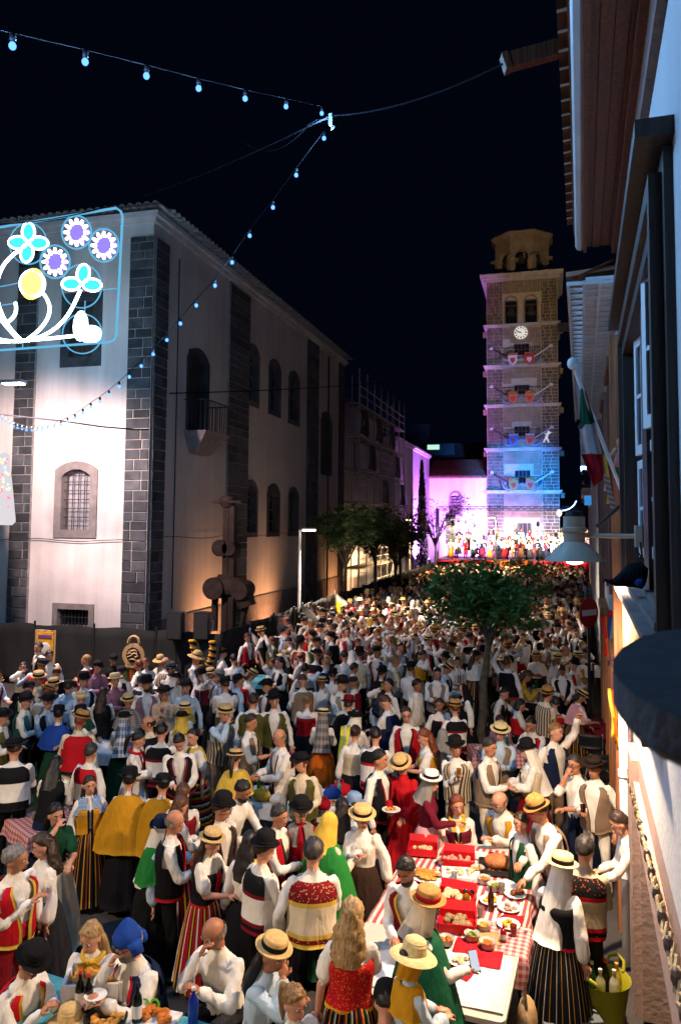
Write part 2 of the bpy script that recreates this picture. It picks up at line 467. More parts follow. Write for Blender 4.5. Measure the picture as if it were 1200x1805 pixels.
POSES = {  # left arm, right arm, head yaw, head pitch (+ looks down), lean, twist, seated
    'stand': ('down', 'hang', 8, 6, 1, 0, 0), 'hold': ('hang', 'front', -12, 10, 2, 5, 0), 'both': ('front', 'front', 10, 14, 4, 0, 0), 'eat': ('front', 'mouth', 6, 10, 3, -4, 0),
    'chest': ('down', 'chest', 25, 6, 2, 6, 0), 'talk': ('side', 'front', -25, 2, 0, 8, 0), 'hips': ('hip', 'hang', 20, 4, 0, -6, 0), 'reach': ('reach', 'front', -8, 18, 17, 8, 0),
    'backs': ('back', 'back', -18, 4, 0, 0, 0), 'wave': ('up', 'hang', 12, -6, 0, 0, 0), 'crossed': ('cross', 'cross', -10, 6, 1, 0, 0), 'drink': ('hang', 'drink', 0, -6, -2, 0, 0),
    'look': ('hang', 'frontlow', 40, 12, 3, 0, 0), 'lookl': ('frontlow', 'down', -42, 8, 3, 0, 0), 'down': ('frontlow', 'front', 0, 34, 8, 0, 0), 'give': ('give', 'hang', -15, 8, 6, -10, 0),
    'sit': ('lap', 'front', 12, 10, 6, 0, 1), 'sitreach': ('reach', 'lap', -12, 14, 14, 5, 1), 'siteat': ('front', 'mouth', -6, 16, 10, 0, 1), 'sittalk': ('side', 'lap', 38, 4, 3, 0, 1), 'sitdown': ('front', 'front', 0, 32, 14, 0, 1)}
ARCH = {}
def hand_mb(mb, wrist, d, side, mi=0, curl=0.5):
    """palm, four unequal bent fingers, thumb off the side"""
    d = d.normalized(); up = Vector((0, 0, 1)) if abs(d.z) < .9 else Vector((0, -1, 0))
    x = d.cross(up).normalized(); n = x.cross(d).normalized()
    x = x * side
    rot = Matrix((x, n, d)).transposed()
    mb.ball(wrist + d * .05, (.042, .018, .055), rot, 8, 6, mi)
    for k, (xo, ln) in enumerate(((-.030, .062), (-.010, .074), (.010, .070), (.029, .054))):
        p = wrist + d * .085 + x * xo
        d2 = (d - n * curl * .7).normalized(); d3 = (d - n * curl * 2.2).normalized()
        mb.tube([p, p + d2 * ln * .5, p + d2 * ln * .5 + d3 * ln * .5], [.0095, .009, .007], 5, True, mi)
    p = wrist + d * .03 - x * .034
    mb.tube([p, p + (d * .6 - x * .6 - n * .3) * .035, p + (d * .6 - x * .6 - n * .3) * .035 + (d - n * .6) * .028], [.012, .011, .008], 5, True, mi)
def archetype(pose, fem, sleeve, var=0):
    key = (pose, fem, sleeve, var)
    if key in ARCH: return ARCH[key]
    la, ra, hy, hp, lean, tw, sit = POSES[pose]
    rnd = random.Random(sum(map(ord, pose)) + fem * 7 + var * 131); roll = rnd.uniform(-3, 3)
    if var: hy += rnd.uniform(-28, 28); hp += rnd.uniform(-8, 10); lean += rnd.uniform(-3, 5); tw += rnd.uniform(-10, 10); roll *= 2
    T = Matrix.Translation((0, 0, .52 if sit else .93)) @ Matrix.Rotation(R(tw), 4, 'Z') @ Matrix.Rotation(R(lean), 4, 'X') @ Matrix.Rotation(R(roll), 4, 'Y')
    H = T @ Matrix.Translation((0, -.02, .655)) @ Matrix.Rotation(R(-lean * .5), 4, 'X') @ Matrix.Rotation(R(hy), 4, 'Z') @ Matrix.Rotation(R(hp), 4, 'X') @ Matrix.Rotation(R(roll * 1.6), 4, 'Y') @ Matrix.Scale(1.03, 4)
    mb = MB(); seg = []
    def cap(a, b, ra_, rb_, reg):
        a, b = Vector(a), Vector(b)
        mb.tube([a, a.lerp(b, .5), b], [ra_, (ra_ + rb_) / 2, rb_], 8); mb.ball(a, ra_ * .99, None, 8, 6); mb.ball(b, rb_ * .99, None, 8, 6)
        seg.append((a, b, ra_, rb_, reg))
    # torso
    nseg = 14; vs = []; zs = [-.12 + .62 * k / 16 for k in range(17)]
    for z in zs:
        for j in range(nseg): vs.append(T @ tor(fem, 2 * math.pi * j / nseg, z))
    n = len(zs)
    mb.add(vs, [(i * nseg + j, i * nseg + (j + 1) % nseg, (i + 1) * nseg + (j + 1) % nseg, (i + 1) * nseg + j) for i in range(n - 1) for j in range(nseg)] + [tuple(reversed(range(nseg))), tuple(range((n - 1) * nseg, n * nseg))])
    seg.append((T @ Vector((0, 0, .08)), T @ Vector((0, 0, .40)), .15, .15, 1)); seg.append((T @ Vector((0, 0, -.1)), T @ Vector((0, 0, -.04)), .14, .14, 2))
    # neck and head
    cap(T @ Vector((0, .01, .44)), H @ Vector((0, .01, -.05)), .056, .05, 0)
    hr = H.to_3x3()
    mb.ball(H @ Vector((0, 0, .022)), (.076, .096, .104), hr, 14, 10); mb.ball(H @ Vector((0, -.022, -.05)), (.058, .068, .066), hr, 12, 8)
    mb.tube([H @ Vector((0, -.088, .012)), H @ Vector((0, -.108, -.026))], [.009, .015], 6); mb.ball(H @ Vector((0, -.102, -.027)), (.017, .013, .012), hr, 6, 5)
    for s in (-1, 1): mb.ball(H @ Vector((s * .078, .008, -.008)), (.012, .02, .032), hr, 6, 5)
    seg.append((H @ Vector((0, 0, .03)), H @ Vector((0, -.02, -.06)), .1, .08, 0))
    # arms
    hands = {}; add = MB()
    for s, nm in ((1, la), (-1, ra)):
        ax, ay, az = ARM[nm]
        S = T @ Vector((s * (.172 if not fem else .150), .0, .415)); Hn = T @ Vector((s * ax, ay + rnd.uniform(-.02, .02), az + rnd.uniform(-.02, .02)))
        if nm in ('reach', 'give', 'front') and lean > 8: Hn.z = max(Hn.z, .85 if sit else 0)
        l1, l2 = (.285, .255) if not fem else (.265, .24)
        dv = Hn - S; L = min(dv.length, (l1 + l2) * .985); dv.normalize(); Hn = S + dv * L
        pole = T.to_3x3() @ Vector((s * .6, .5, -.7)); pole = (pole - dv * pole.dot(dv)).normalized()
        c = (l1 * l1 + L * L - l2 * l2) / (2 * l1 * L); c = max(-1, min(1, c))
        E = S + dv * (l1 * c) + pole * (l1 * math.sqrt(1 - c * c))
        fa = (Hn - E).normalized()
        if sleeve == 'long':
            cap(S, E, .060, .054, 1); cap(E, Hn - fa * .015, .054, .045, 1); mb.ball(Hn - fa * .05, .051, None, 8, 6)
        elif sleeve == 'bell':
            cap(S, E, .062, .066, 1); cap(E, Hn - fa * .06, .068, .066, 1); cap(Hn - fa * .03, Hn, .034, .032, 0)
        elif sleeve == 'roll':
            cap(S, E, .060, .056, 1); cap(E, E + fa * .06, .062, .058, 1); cap(E + fa * .08, Hn, .042, .032, 0)
        else:  # puff: short gathered sleeve, bare forearm
            M_ = S.lerp(E, .68)
            cap(S, M_, .072, .082, 1); cap(M_, E, .045, .041, 0); cap(E, Hn, .041, .03, 0)
        hand_mb(add, Hn, fa, s, 0, .35 if nm in ('down', 'hang', 'side', 'point') else .75)
        hands[s] = Hn + fa * .08
    # legs
    for s in (-1, 1):
        hip = T @ Vector((s * .085, 0, -.05))
        if sit: kn = Vector((s * .13, -.42, .50)); an = Vector((s * .12, -.40 + .05 * s, .09))
        else: kn = Vector((s * .105, -.03 + .03 * s * (1 if tw > 0 else -1), .49)); an = Vector((s * .115, .02 + .05 * s * (1 if tw > 0 else -1), .09))
        cap(hip, kn, .088, .062, 2); cap(kn, an, .06, .045, 2); cap(an + Vector((0, .02, -.04)), an + Vector((s * .03, -.15, -.045)), .046, .04, 3)
    me0 = mb.mesh('tmp', SKINS[0], fix=False)
    ob = bpy.data.objects.new('tmp', me0); COL.objects.link(ob)
    md = ob.modifiers.new('r', 'REMESH'); md.mode = 'VOXEL'; md.voxel_size = .0145
    sm = ob.modifiers.new('s', 'SMOOTH'); sm.factor = .5; sm.iterations = 2
    dm = ob.modifiers.new('d', 'DECIMATE'); dm.ratio = .42
    dg = bpy.context.evaluated_depsgraph_get()
    me = bpy.data.meshes.new_from_object(ob.evaluated_get(dg))
    bpy.data.objects.remove(ob); bpy.data.meshes.remove(me0)
    # regions by nearest limb
    nv = len(me.vertices); co = np.empty(nv * 3); me.vertices.foreach_get('co', co); co = co.reshape(-1, 3)
    A = np.array([s[0] for s in seg]); B = np.array([s[1] for s in seg]); ra_ = np.array([s[2] for s in seg]); rb_ = np.array([s[3] for s in seg]); reg = np.array([s[4] for s in seg])
    def classify(P):
        AB = B - A; t = ((P[:, None, :] - A[None]) * AB[None]).sum(2) / (AB * AB).sum(1)[None]; t = np.clip(t, 0, 1)
        d = np.linalg.norm(P[:, None, :] - (A[None] + AB[None] * t[..., None]), axis=2) - (ra_[None] + (rb_ - ra_)[None] * t)
        return reg[d.argmin(1)]
    vr = classify(co); nrm = np.empty(nv * 3); me.vertex_normals.foreach_get('vector', nrm); nrm = nrm.reshape(-1, 3)
    off = Vector((rnd.uniform(0, 50), rnd.uniform(0, 50), 0))
    for i in np.nonzero((vr == 1) | (vr == 2))[0]:   # folds in sleeves and trousers
        p = Vector(co[i]) * 15; p.z *= .38
        co[i] += nrm[i] * (noise.noise(p + off) * .019 + noise.noise(p * 2.1 + off) * .007)
    npoly = len(me.polygons); fc = np.empty(npoly * 3); me.polygons.foreach_get('center', fc); fr = classify(fc.reshape(-1, 3))
    # face details
    for s in (-1, 1):
        add.ball(H @ Vector((s * .031, -.0835, .012)), (.015, .008, .009), hr, 8, 5, 7); add.ball(H @ Vector((s * .031, -.0885, .012)), (.0075, .005, .0075), hr, 6, 4, 4)
        add.tube([H @ Vector((s * .013, -.094, .033)), H @ Vector((s * .032, -.092, .039)), H @ Vector((s * .05, -.078, .033))], [.005, .006, .003], 5, True, 6)
    add.ball(H @ Vector((0, -.0895, -.064)), (.024, .008, .0075), hr, 8, 5, 5)
    F = [tuple(p.vertices) for p in me.polygons]; mi = list(fr)
    V = [tuple(v) for v in co] + add.v; F += [tuple(i + nv for i in f) for f in add.f]; mi += add.m
    bpy.data.meshes.remove(me)
    out = bpy.data.meshes.new('body'); out.from_pydata(V, [], F)
    for m in (SKINS[0], C('white'), C('black'), SHOE, EYE, LIP, HAIRS['brown'], EYEW): out.materials.append(m)
    out.polygons.foreach_set('material_index', [int(k) for k in mi]); out.polygons.foreach_set('use_smooth', [True] * len(F)); out.update()
    ARCH[key] = dict(me=out, H=H, T=T, hands=hands, sit=sit, head=(H @ Vector((0, 0, 0))))
    return ARCH[key]

# ------------------------------------------------------------------ people: clothing pieces (shared meshes, head or torso space)
PIECE = {}
def piece(f):
    def g(*a):
        k = (f.__name__,) + a
        if k not in PIECE: PIECE[k] = f(*a)
        return PIECE[k]
    return g
def grid(mb, P, nu, nv, closed=False, mi=lambda i, j: 0):
    """sheet P(u, v) with u, v in 0..1"""
    vs = [P(j / nu, i / nv) for i in range(nv + 1) for j in range(nu + (0 if closed else 1))]; w = nu if closed else nu + 1
    for i in range(nv):
        for j in range(nu): pass
    fs = []; us = []; ms = []
    for i in range(nv):
        for j in range(nu):
            j2 = (j + 1) % w
            fs.append((i * w + j, i * w + j2, (i + 1) * w + j2, (i + 1) * w + j)); us.append(((j / nu, i / nv), ((j + 1) / nu, i / nv), ((j + 1) / nu, (i + 1) / nv), (j / nu, (i + 1) / nv))); ms.append(mi(i, j))
    o = len(mb.f); mb.add(vs, fs, 0, us)
    for k, m in enumerate(ms): mb.m[o + k] = m
    return mb
def sheet(mb, P, nu, nv, th=.008, mi=lambda i, j: 0, closed=False):
    """cloth with thickness: outer and inner face plus edges; P(u, v, k) with k the inset"""
    a = len(mb.v); grid(mb, lambda u, v: P(u, v, 0.0), nu, nv, closed, mi); b = len(mb.v)
    grid(mb, lambda u, v: P(u, v, th), nu, nv, closed, mi)
    w = nu if closed else nu + 1; n = b - a
    rim = []
    if closed:
        for i in (0, nv): rim += [(a + i * w + j, a + i * w + (j + 1) % w, i, j) for j in range(nu)]
    else:
        for i in (0, nv): rim += [(a + i * w + j, a + i * w + j + 1, min(i, nv - 1), j) for j in range(nu)]
        for j in (0, nu): rim += [(a + i * w + j, a + (i + 1) * w + j, i, min(j, nu - 1)) for i in range(nv)]
    for p, q, i, j in rim:
        mb.f.append((p, q, q + n, p + n)); mb.m.append(mi(min(i, nv - 1), j))
    return mb
WH = None
@piece
def vest_me(fem, style):
    """slots: cloth, trim, yoke"""
    mb = MB(); z0, z1 = (-.08, .455) if style != 'bodice' else (.02, .37)
    def P(u, v, k):
        z = z0 + (z1 - z0) * v
        if style == 'bodice': op = R(4)
        else: op = R(8 + 34 * max(0, v - .3))
        az = op + (2 * math.pi - 2 * op) * u
        if style != 'bodice': z += -.05 * (math.cos(az) > .6) * (1 - v) * (math.cos(az) - .6) * 2
        if style == 'bodice' and v > .8: z += .05 * abs(math.sin(az)) ** 8
        fl = .006 * math.sin(az * 5) * (1 - v)
        return tor(fem, az, z, 1.0, .036 + fl - k + (.012 * (1 - v) if not fem else 0))
    nu, nv = 44, 14
    def mi(i, j):
        if j in (0, nu - 1) or (i == 0 and style != 'plain'): return 1
        u = (j + .5) / nu
        if .3 < u < .7:
            if style == 'yoke' and i >= 9: return 2 if i > 9 else 1
            if style == 'yoke' and i <= 2: return 2 if i < 2 else 1
        return 0
    sheet(mb, P, nu, nv, .008, mi)
    if style != 'bodice':   # armholes
        keep = []
        for k, f in enumerate(mb.f):
            c = sum((Vector(mb.v[i]) for i in f), Vector()) / len(f)
            a = abs(math.atan2(c.x, -c.y)); keep.append(not (c.z > .25 and R(66) < a < R(110) and abs(c.x) > .1))
        uv = {}; F = []; M_ = []
        for k, f in enumerate(mb.f):
            if keep[k]:
                if k in mb.uv: uv[len(F)] = mb.uv[k]
                F.append(f); M_.append(mb.m[k])
        mb.f, mb.m, mb.uv = F, M_, uv
    return mb.mesh('vest', [C('black'), C('black'), C('black')], 'all', fix=False)
@piece
def skirt_me(long_):
    mb = MB(); zb = .10 if long_ else .42; rb = .34 if long_ else .27
    def P(u, v, k):
        az = 2 * math.pi * u; t = 1 - v
        w = .148 + (rb - .148) * (t ** .62); d = .115 + (rb - .115) * (t ** .62)
        pl = 1 + .055 * t * math.sin(az * 13 + 2.0 * math.sin(az * 3)) + .02 * t * math.sin(az * 29)
        return Vector(((w * pl - k) * math.sin(az), -(d * pl - k) * math.cos(az), zb + (1.04 - zb) * v))
    sheet(mb, P, 78, 9, .006, closed=True)
    return mb.mesh('skirt', [C('black')], 'all', fix=False)
@piece
def lap_me():
    """skirt or loose cloth over seated thighs"""
    mb = MB()
    def P(u, v, k):
        az = math.pi * (u - .5) * 2
        if v < .6:
            t = v / .6; c = Vector((0, -.44 * t, .52)); w, h = .19 + .05 * t, .13 - .01 * t
            return c + Vector(((w - k) * math.sin(az), 0, (h - k) * math.cos(az) + .004 * math.sin(az * 9)))
        t = (v - .6) / .4; pl = 1 + .05 * t * math.sin(az * 11)
        return Vector((.24 * pl * math.sin(az), -.44 - .05 * t - (.10 * math.cos(az) * (1 - t) * 0), .52 + (.12 * math.cos(az)) * (1 - t) - .40 * t * (1 if math.cos(az) > -.99 else 1)))
    grid(mb, lambda u, v: P(u, v, 0), 30, 10)
    return mb.mesh('lap_skirt', [C('black')], 'all', fix=False)
@piece
def apron_me():
    mb = MB()
    def P(u, v, k):
        az = R(-48 + 96 * u); t = 1 - v
        w = .155 + .175 * (t ** .62) * .85; d = .122 + .21 * (t ** .62) * .85
        pl = 1 + .03 * t * math.sin(az * 17)
        return Vector(((w * pl + .014 - k) * math.sin(az), -(d * pl + .014 - k) * math.cos(az), .34 + .70 * v))
    sheet(mb, P, 24, 8, .004)
    return mb.mesh('apron', [C('white')], 'all', fix=False)
@piece
def sash_me(fem):
    mb = MB()
    def P(u, v, k): return tor(fem, 2 * math.pi * u, -.05 + .13 * v, 1.0, .020 - k + .003 * math.sin(v * 18))
    sheet(mb, P, 28, 5, .008, closed=True)
    mb.box((.17, .02, -.14), (.012, .07, .24))
    return mb.mesh('sash', [C('red')], 'all', fix=False)
@piece
def shawl_me(kind):
    mb = MB(); zb = {'shawl': .16, 'cape': -.18, 'scarf': .30, 'long': -.5}[kind]
    def P(u, v, k):
        op = R(14); az = op + (2 * math.pi - 2 * op) * u; t = 1 - v
        drop = zb + (.06 if kind == 'shawl' else 0) * math.cos(az)
        w = .075 + (.235 if kind != 'scarf' else .15) * (t ** .45); d = .07 + (.13 if kind != 'scarf' else .10) * (t ** .55)
        if kind in ('cape', 'long'): w += .13 * t; d += .16 * t * (1 if math.cos(az) > 0 else .4)
        pl = 1 + .045 * t * math.sin(az * 9 + math.sin(az * 2) * 2)
        return Vector(((w * pl - k) * math.sin(az), .012 - (d * pl - k) * math.cos(az), .50 + (drop - .50) * (t ** 1.25)))
    sheet(mb, P, 56, 10, .007)
    return mb.mesh('shawl', [C('black')], 'all', fix=False)
@piece
def neckerchief_me():
    mb = MB()
    mb.tube([(.085 * math.sin(a), .01 - .08 * math.cos(a), .475 + .02 * math.cos(a + math.pi)) for a in [2 * math.pi * k / 14 for k in range(15)]], [.026] * 15, 7, False)
    def P(u, v, k):
        x = (u - .5) * .16 * (.3 + v); return Vector((x, -.145 + .06 * v - .018 * math.cos(u * 6) - k, .22 + .25 * v))
    sheet(mb, P, 8, 6, .01)
    return mb.mesh('neckerchief', [C('yellow')], 'all', fix=False)
@piece
def hair_me(style):
    mb = MB(); rn = random.Random(3)
    amp = {'curly': .02, 'curlylong': .022}.get(style, .014); k0 = 1.08 if 'curly' not in style else 1.16
    def lim(az):
        f = math.cos(az)      # 1 at the face
        if style == 'bald': return (R(62), R(112))
        base = 54 + (1 - f) * .5 * 68
        return (0, R(base if f > .3 else max(base, 84)))
    def P(u, v):
        az = 2 * math.pi * u; a, b = lim(az); t = a + (b - a) * v
        p = Vector((.079 * k0 * math.sin(t) * math.sin(az), -.099 * k0 * math.sin(t) * math.cos(az), .107 * k0 * math.cos(t)))
        n_ = noise.noise(p * 38) * amp + noise.noise(p * 85) * amp * .7
        return p * (1 + n_ / .1) + Vector((0, .006, .024))
    if style != 'bald': grid(mb, P, 28, 10, True)
    else:
        def Q(u, v):
            az = R(75 + 210 * u); t = R(78 + 40 * v)
            return Vector((.082 * math.sin(t) * math.sin(az), -.10 * math.sin(t) * math.cos(az) + .004, .107 * math.cos(t) + .02))
        grid(mb, Q, 16, 4)
    if style in ('long', 'curlylong', 'bob'):
        L = {'long': .40, 'curlylong': .36, 'bob': .16}[style]
        def Q(u, v):
            a = 2 * math.pi * u; t = 1 - v; w = (.092 + .03 * t) * (1 if t < .8 else 1 - (t - .8) * 1.6); d = .062 + .008 * t
            if 'curly' in style: w *= 1.18; d *= 1.35
            s_ = .6 + .4 * min(1, t * 3)
            p = Vector((w * math.sin(a) * s_, .052 + .018 * t - d * math.cos(a) * (1 if math.cos(a) < 0 else .5), .05 - L * t))
            k = noise.noise(p * (30 if 'curly' in style else 16) + Vector((3, 0, 0))) * (.03 if 'curly' in style else .012)
            k += math.sin(a * 11) * .004
            return p + Vector((math.sin(a) * k, -math.cos(a) * k, 0))
        grid(mb, Q, 26, 16, True)
        mb.ball((0, .06, .05 - L), (.07, .05, .03), None, 10, 6)
    if style == 'bun':
        mb.ball((0, .11, .05), (.05, .045, .048), None, 12, 8)
    if style == 'pony':
        mb.tube([(0, .10, .05), (0, .15, .03), (.01, .165, -.08), (.015, .15, -.2), (.01, .14, -.27)], [.025, .032, .036, .028, .008], 9)
    if style == 'beard': mb.ball((0, -.032, -.066), (.062, .068, .058), None, 12, 8)
    return mb.mesh('hair', [HAIRS['brown']], 'all', fix=False)
@piece
def beard_me():
    mb = MB(); mb.ball((0, -.036, -.074), (.060, .066, .052), None, 12, 8)
    return mb.mesh('beard', [HAIRS['grey']], 'all')
@piece
def glasses_me():
    mb = MB()
    for s in (-1, 1):
        c = Vector((s * .032, -.104, .012)); mb.tube([c + Vector((.021 * math.cos(a), 0, .016 * math.sin(a))) for a in [2 * math.pi * k / 10 for k in range(11)]], .0032, 4, False)
        mb.tube([(s * .053, -.102, .015), (s * .078, -.06, .015), (s * .082, .0, .01)], .003, 4)
    mb.tube([(-.011, -.104, .014), (.011, -.104, .014)], .003, 4)
    return mb.mesh('glasses', [mat('spectacle_frame', (.02, .02, .02), rough=.3)])
@piece
def hat_me(style):
    mb = MB(); n = 26
    if style == 'boater':
        mb.lathe([(.148, .072), (.148, .080), (.101, .082), (.095, .15), (.086, .157), (0, .158)], n); mb.lathe([(.148, .072), (.095, .070)], n, cap=False)
    elif style == 'widestraw':
        prof = [(.195, .045), (.175, .062), (.14, .078), (.105, .082), (.10, .13), (.085, .175), (.05, .195), (0, .2)]
        mb.lathe(prof, n); mb.lathe([(.195, .045), (.14, .07), (.10, .075)], n, cap=False)
    elif style in ('felt', 'flatfelt', 'fedora'):
        h = {'felt': .19, 'flatfelt': .15, 'fedora': .18}[style]; br = {'felt': .148, 'flatfelt': .168, 'fedora': .142}[style]
        prof = [(br, .078), (br - .02, .070), (.12, .068), (.102, .074), (.099, .12), (.094, h - .02), (.07, h), (0, h - (.018 if style != 'felt' else -.008))]
        a = len(mb.v); mb.lathe(prof, n); mb.lathe([(br, .078), (.13, .062), (.095, .062)], n, cap=False)
        for k in range(a, len(mb.v)):   # rolled brim, dented crown
            x, y, z = mb.v[k]; r = math.hypot(x, y)
            if r > .11: z += (abs(x) / r) ** 2 * (r - .11) * .5 - (r - .11) * .25 * (abs(y) / r)
            if style == 'fedora' and z > .12 and abs(x) < .04: z -= .012
            mb.v[k] = (x, y, z)
    elif style == 'cap':
        mb.lathe([(.097, .045), (.10, .07), (.098, .10), (.08, .125), (.045, .138), (0, .142)], n)
        mb.add([(-.07, -.075, .062), (.07, -.075, .062), (.055, -.155, .045), (0, -.172, .042), (-.055, -.155, .045), (-.07, -.075, .054), (.07, -.075, .054), (.055, -.155, .038), (0, -.172, .035), (-.055, -.155, .038)],
               [(0, 1, 2, 3, 4), (9, 8, 7, 6, 5), (0, 4, 9, 5), (4, 3, 8, 9), (3, 2, 7, 8), (2, 1, 6, 7)])
    elif style == 'beanie':
        mb.lathe([(.098, .03), (.103, .06), (.10, .10), (.085, .145), (.05, .17), (0, .178)], n)
    elif style == 'montera':
        a = len(mb.v); mb.lathe([(.098, .03), (.1, .06), (.09, .10), (.06, .15), (.025, .19), (0, .2)], n)
        for k in range(a, len(mb.v)):
            x, y, z = mb.v[k]; t = max(0, z - .08); mb.v[k] = (x + t * .1, y + t * .25, z)
        for s in (-1, 1): mb.hull8([(s * .09, -.05, .06), (s * .09, .06, .06), (s * .115, .05, .06), (s * .115, -.04, .06)], [(s * .092, -.03, -.05), (s * .092, .05, -.05), (s * .11, .045, -.05), (s * .11, -.03, -.05)])
        mb.ball((0, .10, .0), (.06, .035, .06), None, 10, 6)
    elif style == 'tricorn':
        mb.lathe([(.1, .07), (.098, .13), (.08, .165), (0, .172)], n)
        for k in range(3):
            a0 = R(90 + 120 * k); vs = []
            for t in range(7):
                a = a0 + R(-60 + 20 * t); r = .115 + .05 * abs(t - 3) / 3; vs.append((r * math.cos(a), r * math.sin(a), .07 + .045 * (1 - abs(t - 3) / 3)))
            lo = [(.098 * math.cos(a0 + R(-60 + 20 * t)), .098 * math.sin(a0 + R(-60 + 20 * t)), .062) for t in range(7)]
            mb.add(vs + lo, [(t, t + 1, 8 + t, 7 + t) for t in range(6)])
    return mb.mesh('hat', [C('black')], 'all' if style in ('cap', 'beanie', 'montera') else True)
@piece
def band_me(style):
    mb = MB()
    h = {'boater': .035, 'widestraw': .03, 'fedora': .03}.get(style, .025); r = .1035 if style != 'boater' else .1025
    mb.lathe([(r - .006, .083), (r + .001, .084), (r, .084 + h), (r - .008, .085 + h)], 24, cap=False)
    return mb.mesh('hat_band', [C('black')], 'all')
@piece
def hood_me(kind):
    """cloth over the head, falling behind: scarf to the shoulders, veil to the waist"""
    mb = MB(); L = {'scarf': .26, 'veil': .62, 'short': .12}[kind]
    def P(u, v, k):
        az = R(52) + (2 * math.pi - R(104)) * u
        if v > .5:
            t = (1 - v) / .5 * R(96); q = Vector(((.090 - k) * math.sin(t) * math.sin(az), -(.112 - k) * math.sin(t) * math.cos(az), (.122 - k) * math.cos(t) + .022))
            return q
        t = (.5 - v) / .5; w = .09 + (.075 if kind != 'short' else -.02) * t; d = .111 + (.06 if kind != 'short' else .0) * t
        fold = 1 + .05 * t * math.sin(az * 8)
        y = -(d * fold - k) * math.cos(az)
        if y < 0 and kind == 'veil': y *= 1 - .5 * t
        return Vector(((w * fold - k) * math.sin(az), y + .02 * t, .009 - L * t))
    sheet(mb, P, 40, 14, .006)
    return mb.mesh('headscarf', [C('white')], 'all', fix=False)
@piece
def strap_me():
    mb = MB()
    for s in (-1, 1): mb.tube([T_ for T_ in [tor(0, R(s * 28), .0, 1, .03), tor(0, R(s * 30), .3, 1, .03), Vector((s * .1, -.03, .47)), tor(0, R(s * 150), .3, 1, .03), tor(0, R(s * 168), .0, 1, .03)]], .014, 4, True, 0, .3)
    return mb.mesh('braces', [C('brown')], 'all')

PEOPLE = []
def part_of(root, me, name, mw, mats):
    o = bpy.data.objects.new(name, me); COL.objects.link(o); o.parent = root; o.matrix_local = mw
    for k, m in enumerate(mats):
        if m is None: continue
        o.material_slots[k].link = 'OBJECT'; o.material_slots[k].material = m
    return o
def person(pos, rz, d, label, group=None):
    """d: pose, fem, sleeve, skin, shirt, lower, vest=(style, main, trim, yoke), skirt, apron, sash, shawl=(kind, mat), neck, hair=(style, mat), hat=(style, main, band), hood=(kind, mat), glasses, beard, size, wide"""
    A = archetype(d.get('pose', 'stand'), d.get('fem', 0), d.get('sleeve', 'long'), d.get('var', 0))
    s = d.get('size', 1.0); wd = d.get('wide', 1.0)
    root = thing('person', label, 'person', pos, rz, group)
    root.scale = (s * wd, s * wd, s)
    fem = d.get('fem', 0); I = Matrix.Identity(4)
    hs, hm = d.get('hair', ('short', 'brown'))
    lower = d.get('lower', 'black')
    part_of(root, A['me'], 'body', I, [SKINS[d.get('skin', 0)], C(d.get('shirt', 'white')), C(lower), SHOE, None, None, HAIRS[hm if hm in HAIRS else 'brown'], None])
    T, H = A['T'], A['H']
    if d.get('vest'):
        st, m1, m2, m3 = d['vest']
        part_of(root, vest_me(fem, st), 'bodice' if st == 'bodice' else 'vest', T, [C(m1), C(m2), C(m3)])
    if d.get('skirt'):
        if A['sit']: part_of(root, lap_me(), 'skirt', I, [C(d['skirt'])])
        else: part_of(root, skirt_me(True), 'skirt', I, [C(d['skirt'])])
    if d.get('apron') and not A['sit']: part_of(root, apron_me(), 'apron', I, [C(d['apron'])])
    if d.get('sash'): part_of(root, sash_me(fem), 'sash', T, [C(d['sash'])])
    if d.get('shawl'): part_of(root, shawl_me(d['shawl'][0]), 'cape' if d['shawl'][0] in ('cape', 'long') else 'shawl', T, [C(d['shawl'][1])])
    if d.get('neck'): part_of(root, neckerchief_me(), 'neckerchief', T, [C(d['neck'])])
    if d.get('braces'): part_of(root, strap_me(), 'braces', T, [C(d['braces'])])
    if hs != 'none': part_of(root, hair_me(hs), 'hair', H, [HAIRS[hm]])
    if d.get('beard'): part_of(root, beard_me(), 'beard', H, [HAIRS[d['beard']]])
    if d.get('glasses'): part_of(root, glasses_me(), 'glasses', H, [])
    if d.get('hood'): part_of(root, hood_me(d['hood'][0]), 'headscarf' if d['hood'][0] != 'veil' else 'veil', H, [C(d['hood'][1])])
    if d.get('hat'):
        st, m1, m2 = d['hat']
        tilt = Matrix.Rotation(R(d.get('tilt', -6)), 4, 'X')
        ho = part_of(root, hat_me(st), 'hat', H @ tilt, [C(m1) if m1 in CLOTH else MATS[m1]])
        if m2 and st not in ('cap', 'beanie', 'montera', 'tricorn'): part_of(ho, band_me(st), 'hat_band', I, [C(m2)])
    PEOPLE.append((root, A, s))
    return root
def facing(pos, a):
    """a: 0 looks at the camera, 90 to the right of the photo, 180 away, -90 left"""
    c = Vector((-pos[0], -pos[1], 0)).normalized(); r = Vector((c.y, -c.x, 0)) * -1
    f = c * math.cos(R(a)) + r * math.sin(R(a))
    return math.atan2(f.x, -f.y)
def stand_at(px, py, d):
    """ground place whose head falls on the photo's pixel"""
    A = archetype(d.get('pose', 'stand'), d.get('fem', 0), d.get('sleeve', 'long')); hz = A['head'].z * d.get('size', 1.0)
    p = at_z(px, py, hz); a = d.get('face', 0); g = Vector((p.x, p.y, 0))
    rz = facing(g, a); off = Matrix.Rotation(rz, 3, 'Z') @ Vector((A['head'].x, A['head'].y, 0)) * d.get('size', 1.0)
    return (g.x - off.x, g.y - off.y, 0), rz
def hand_of(rec, side):
    root, A, s = rec
    h = A['hands'][side]; w = Matrix.Rotation(root.rotation_euler.z, 3, 'Z') @ Vector((h.x * root.scale.x, h.y * root.scale.y, h.z * root.scale.z))
    return Vector(root.location) + w
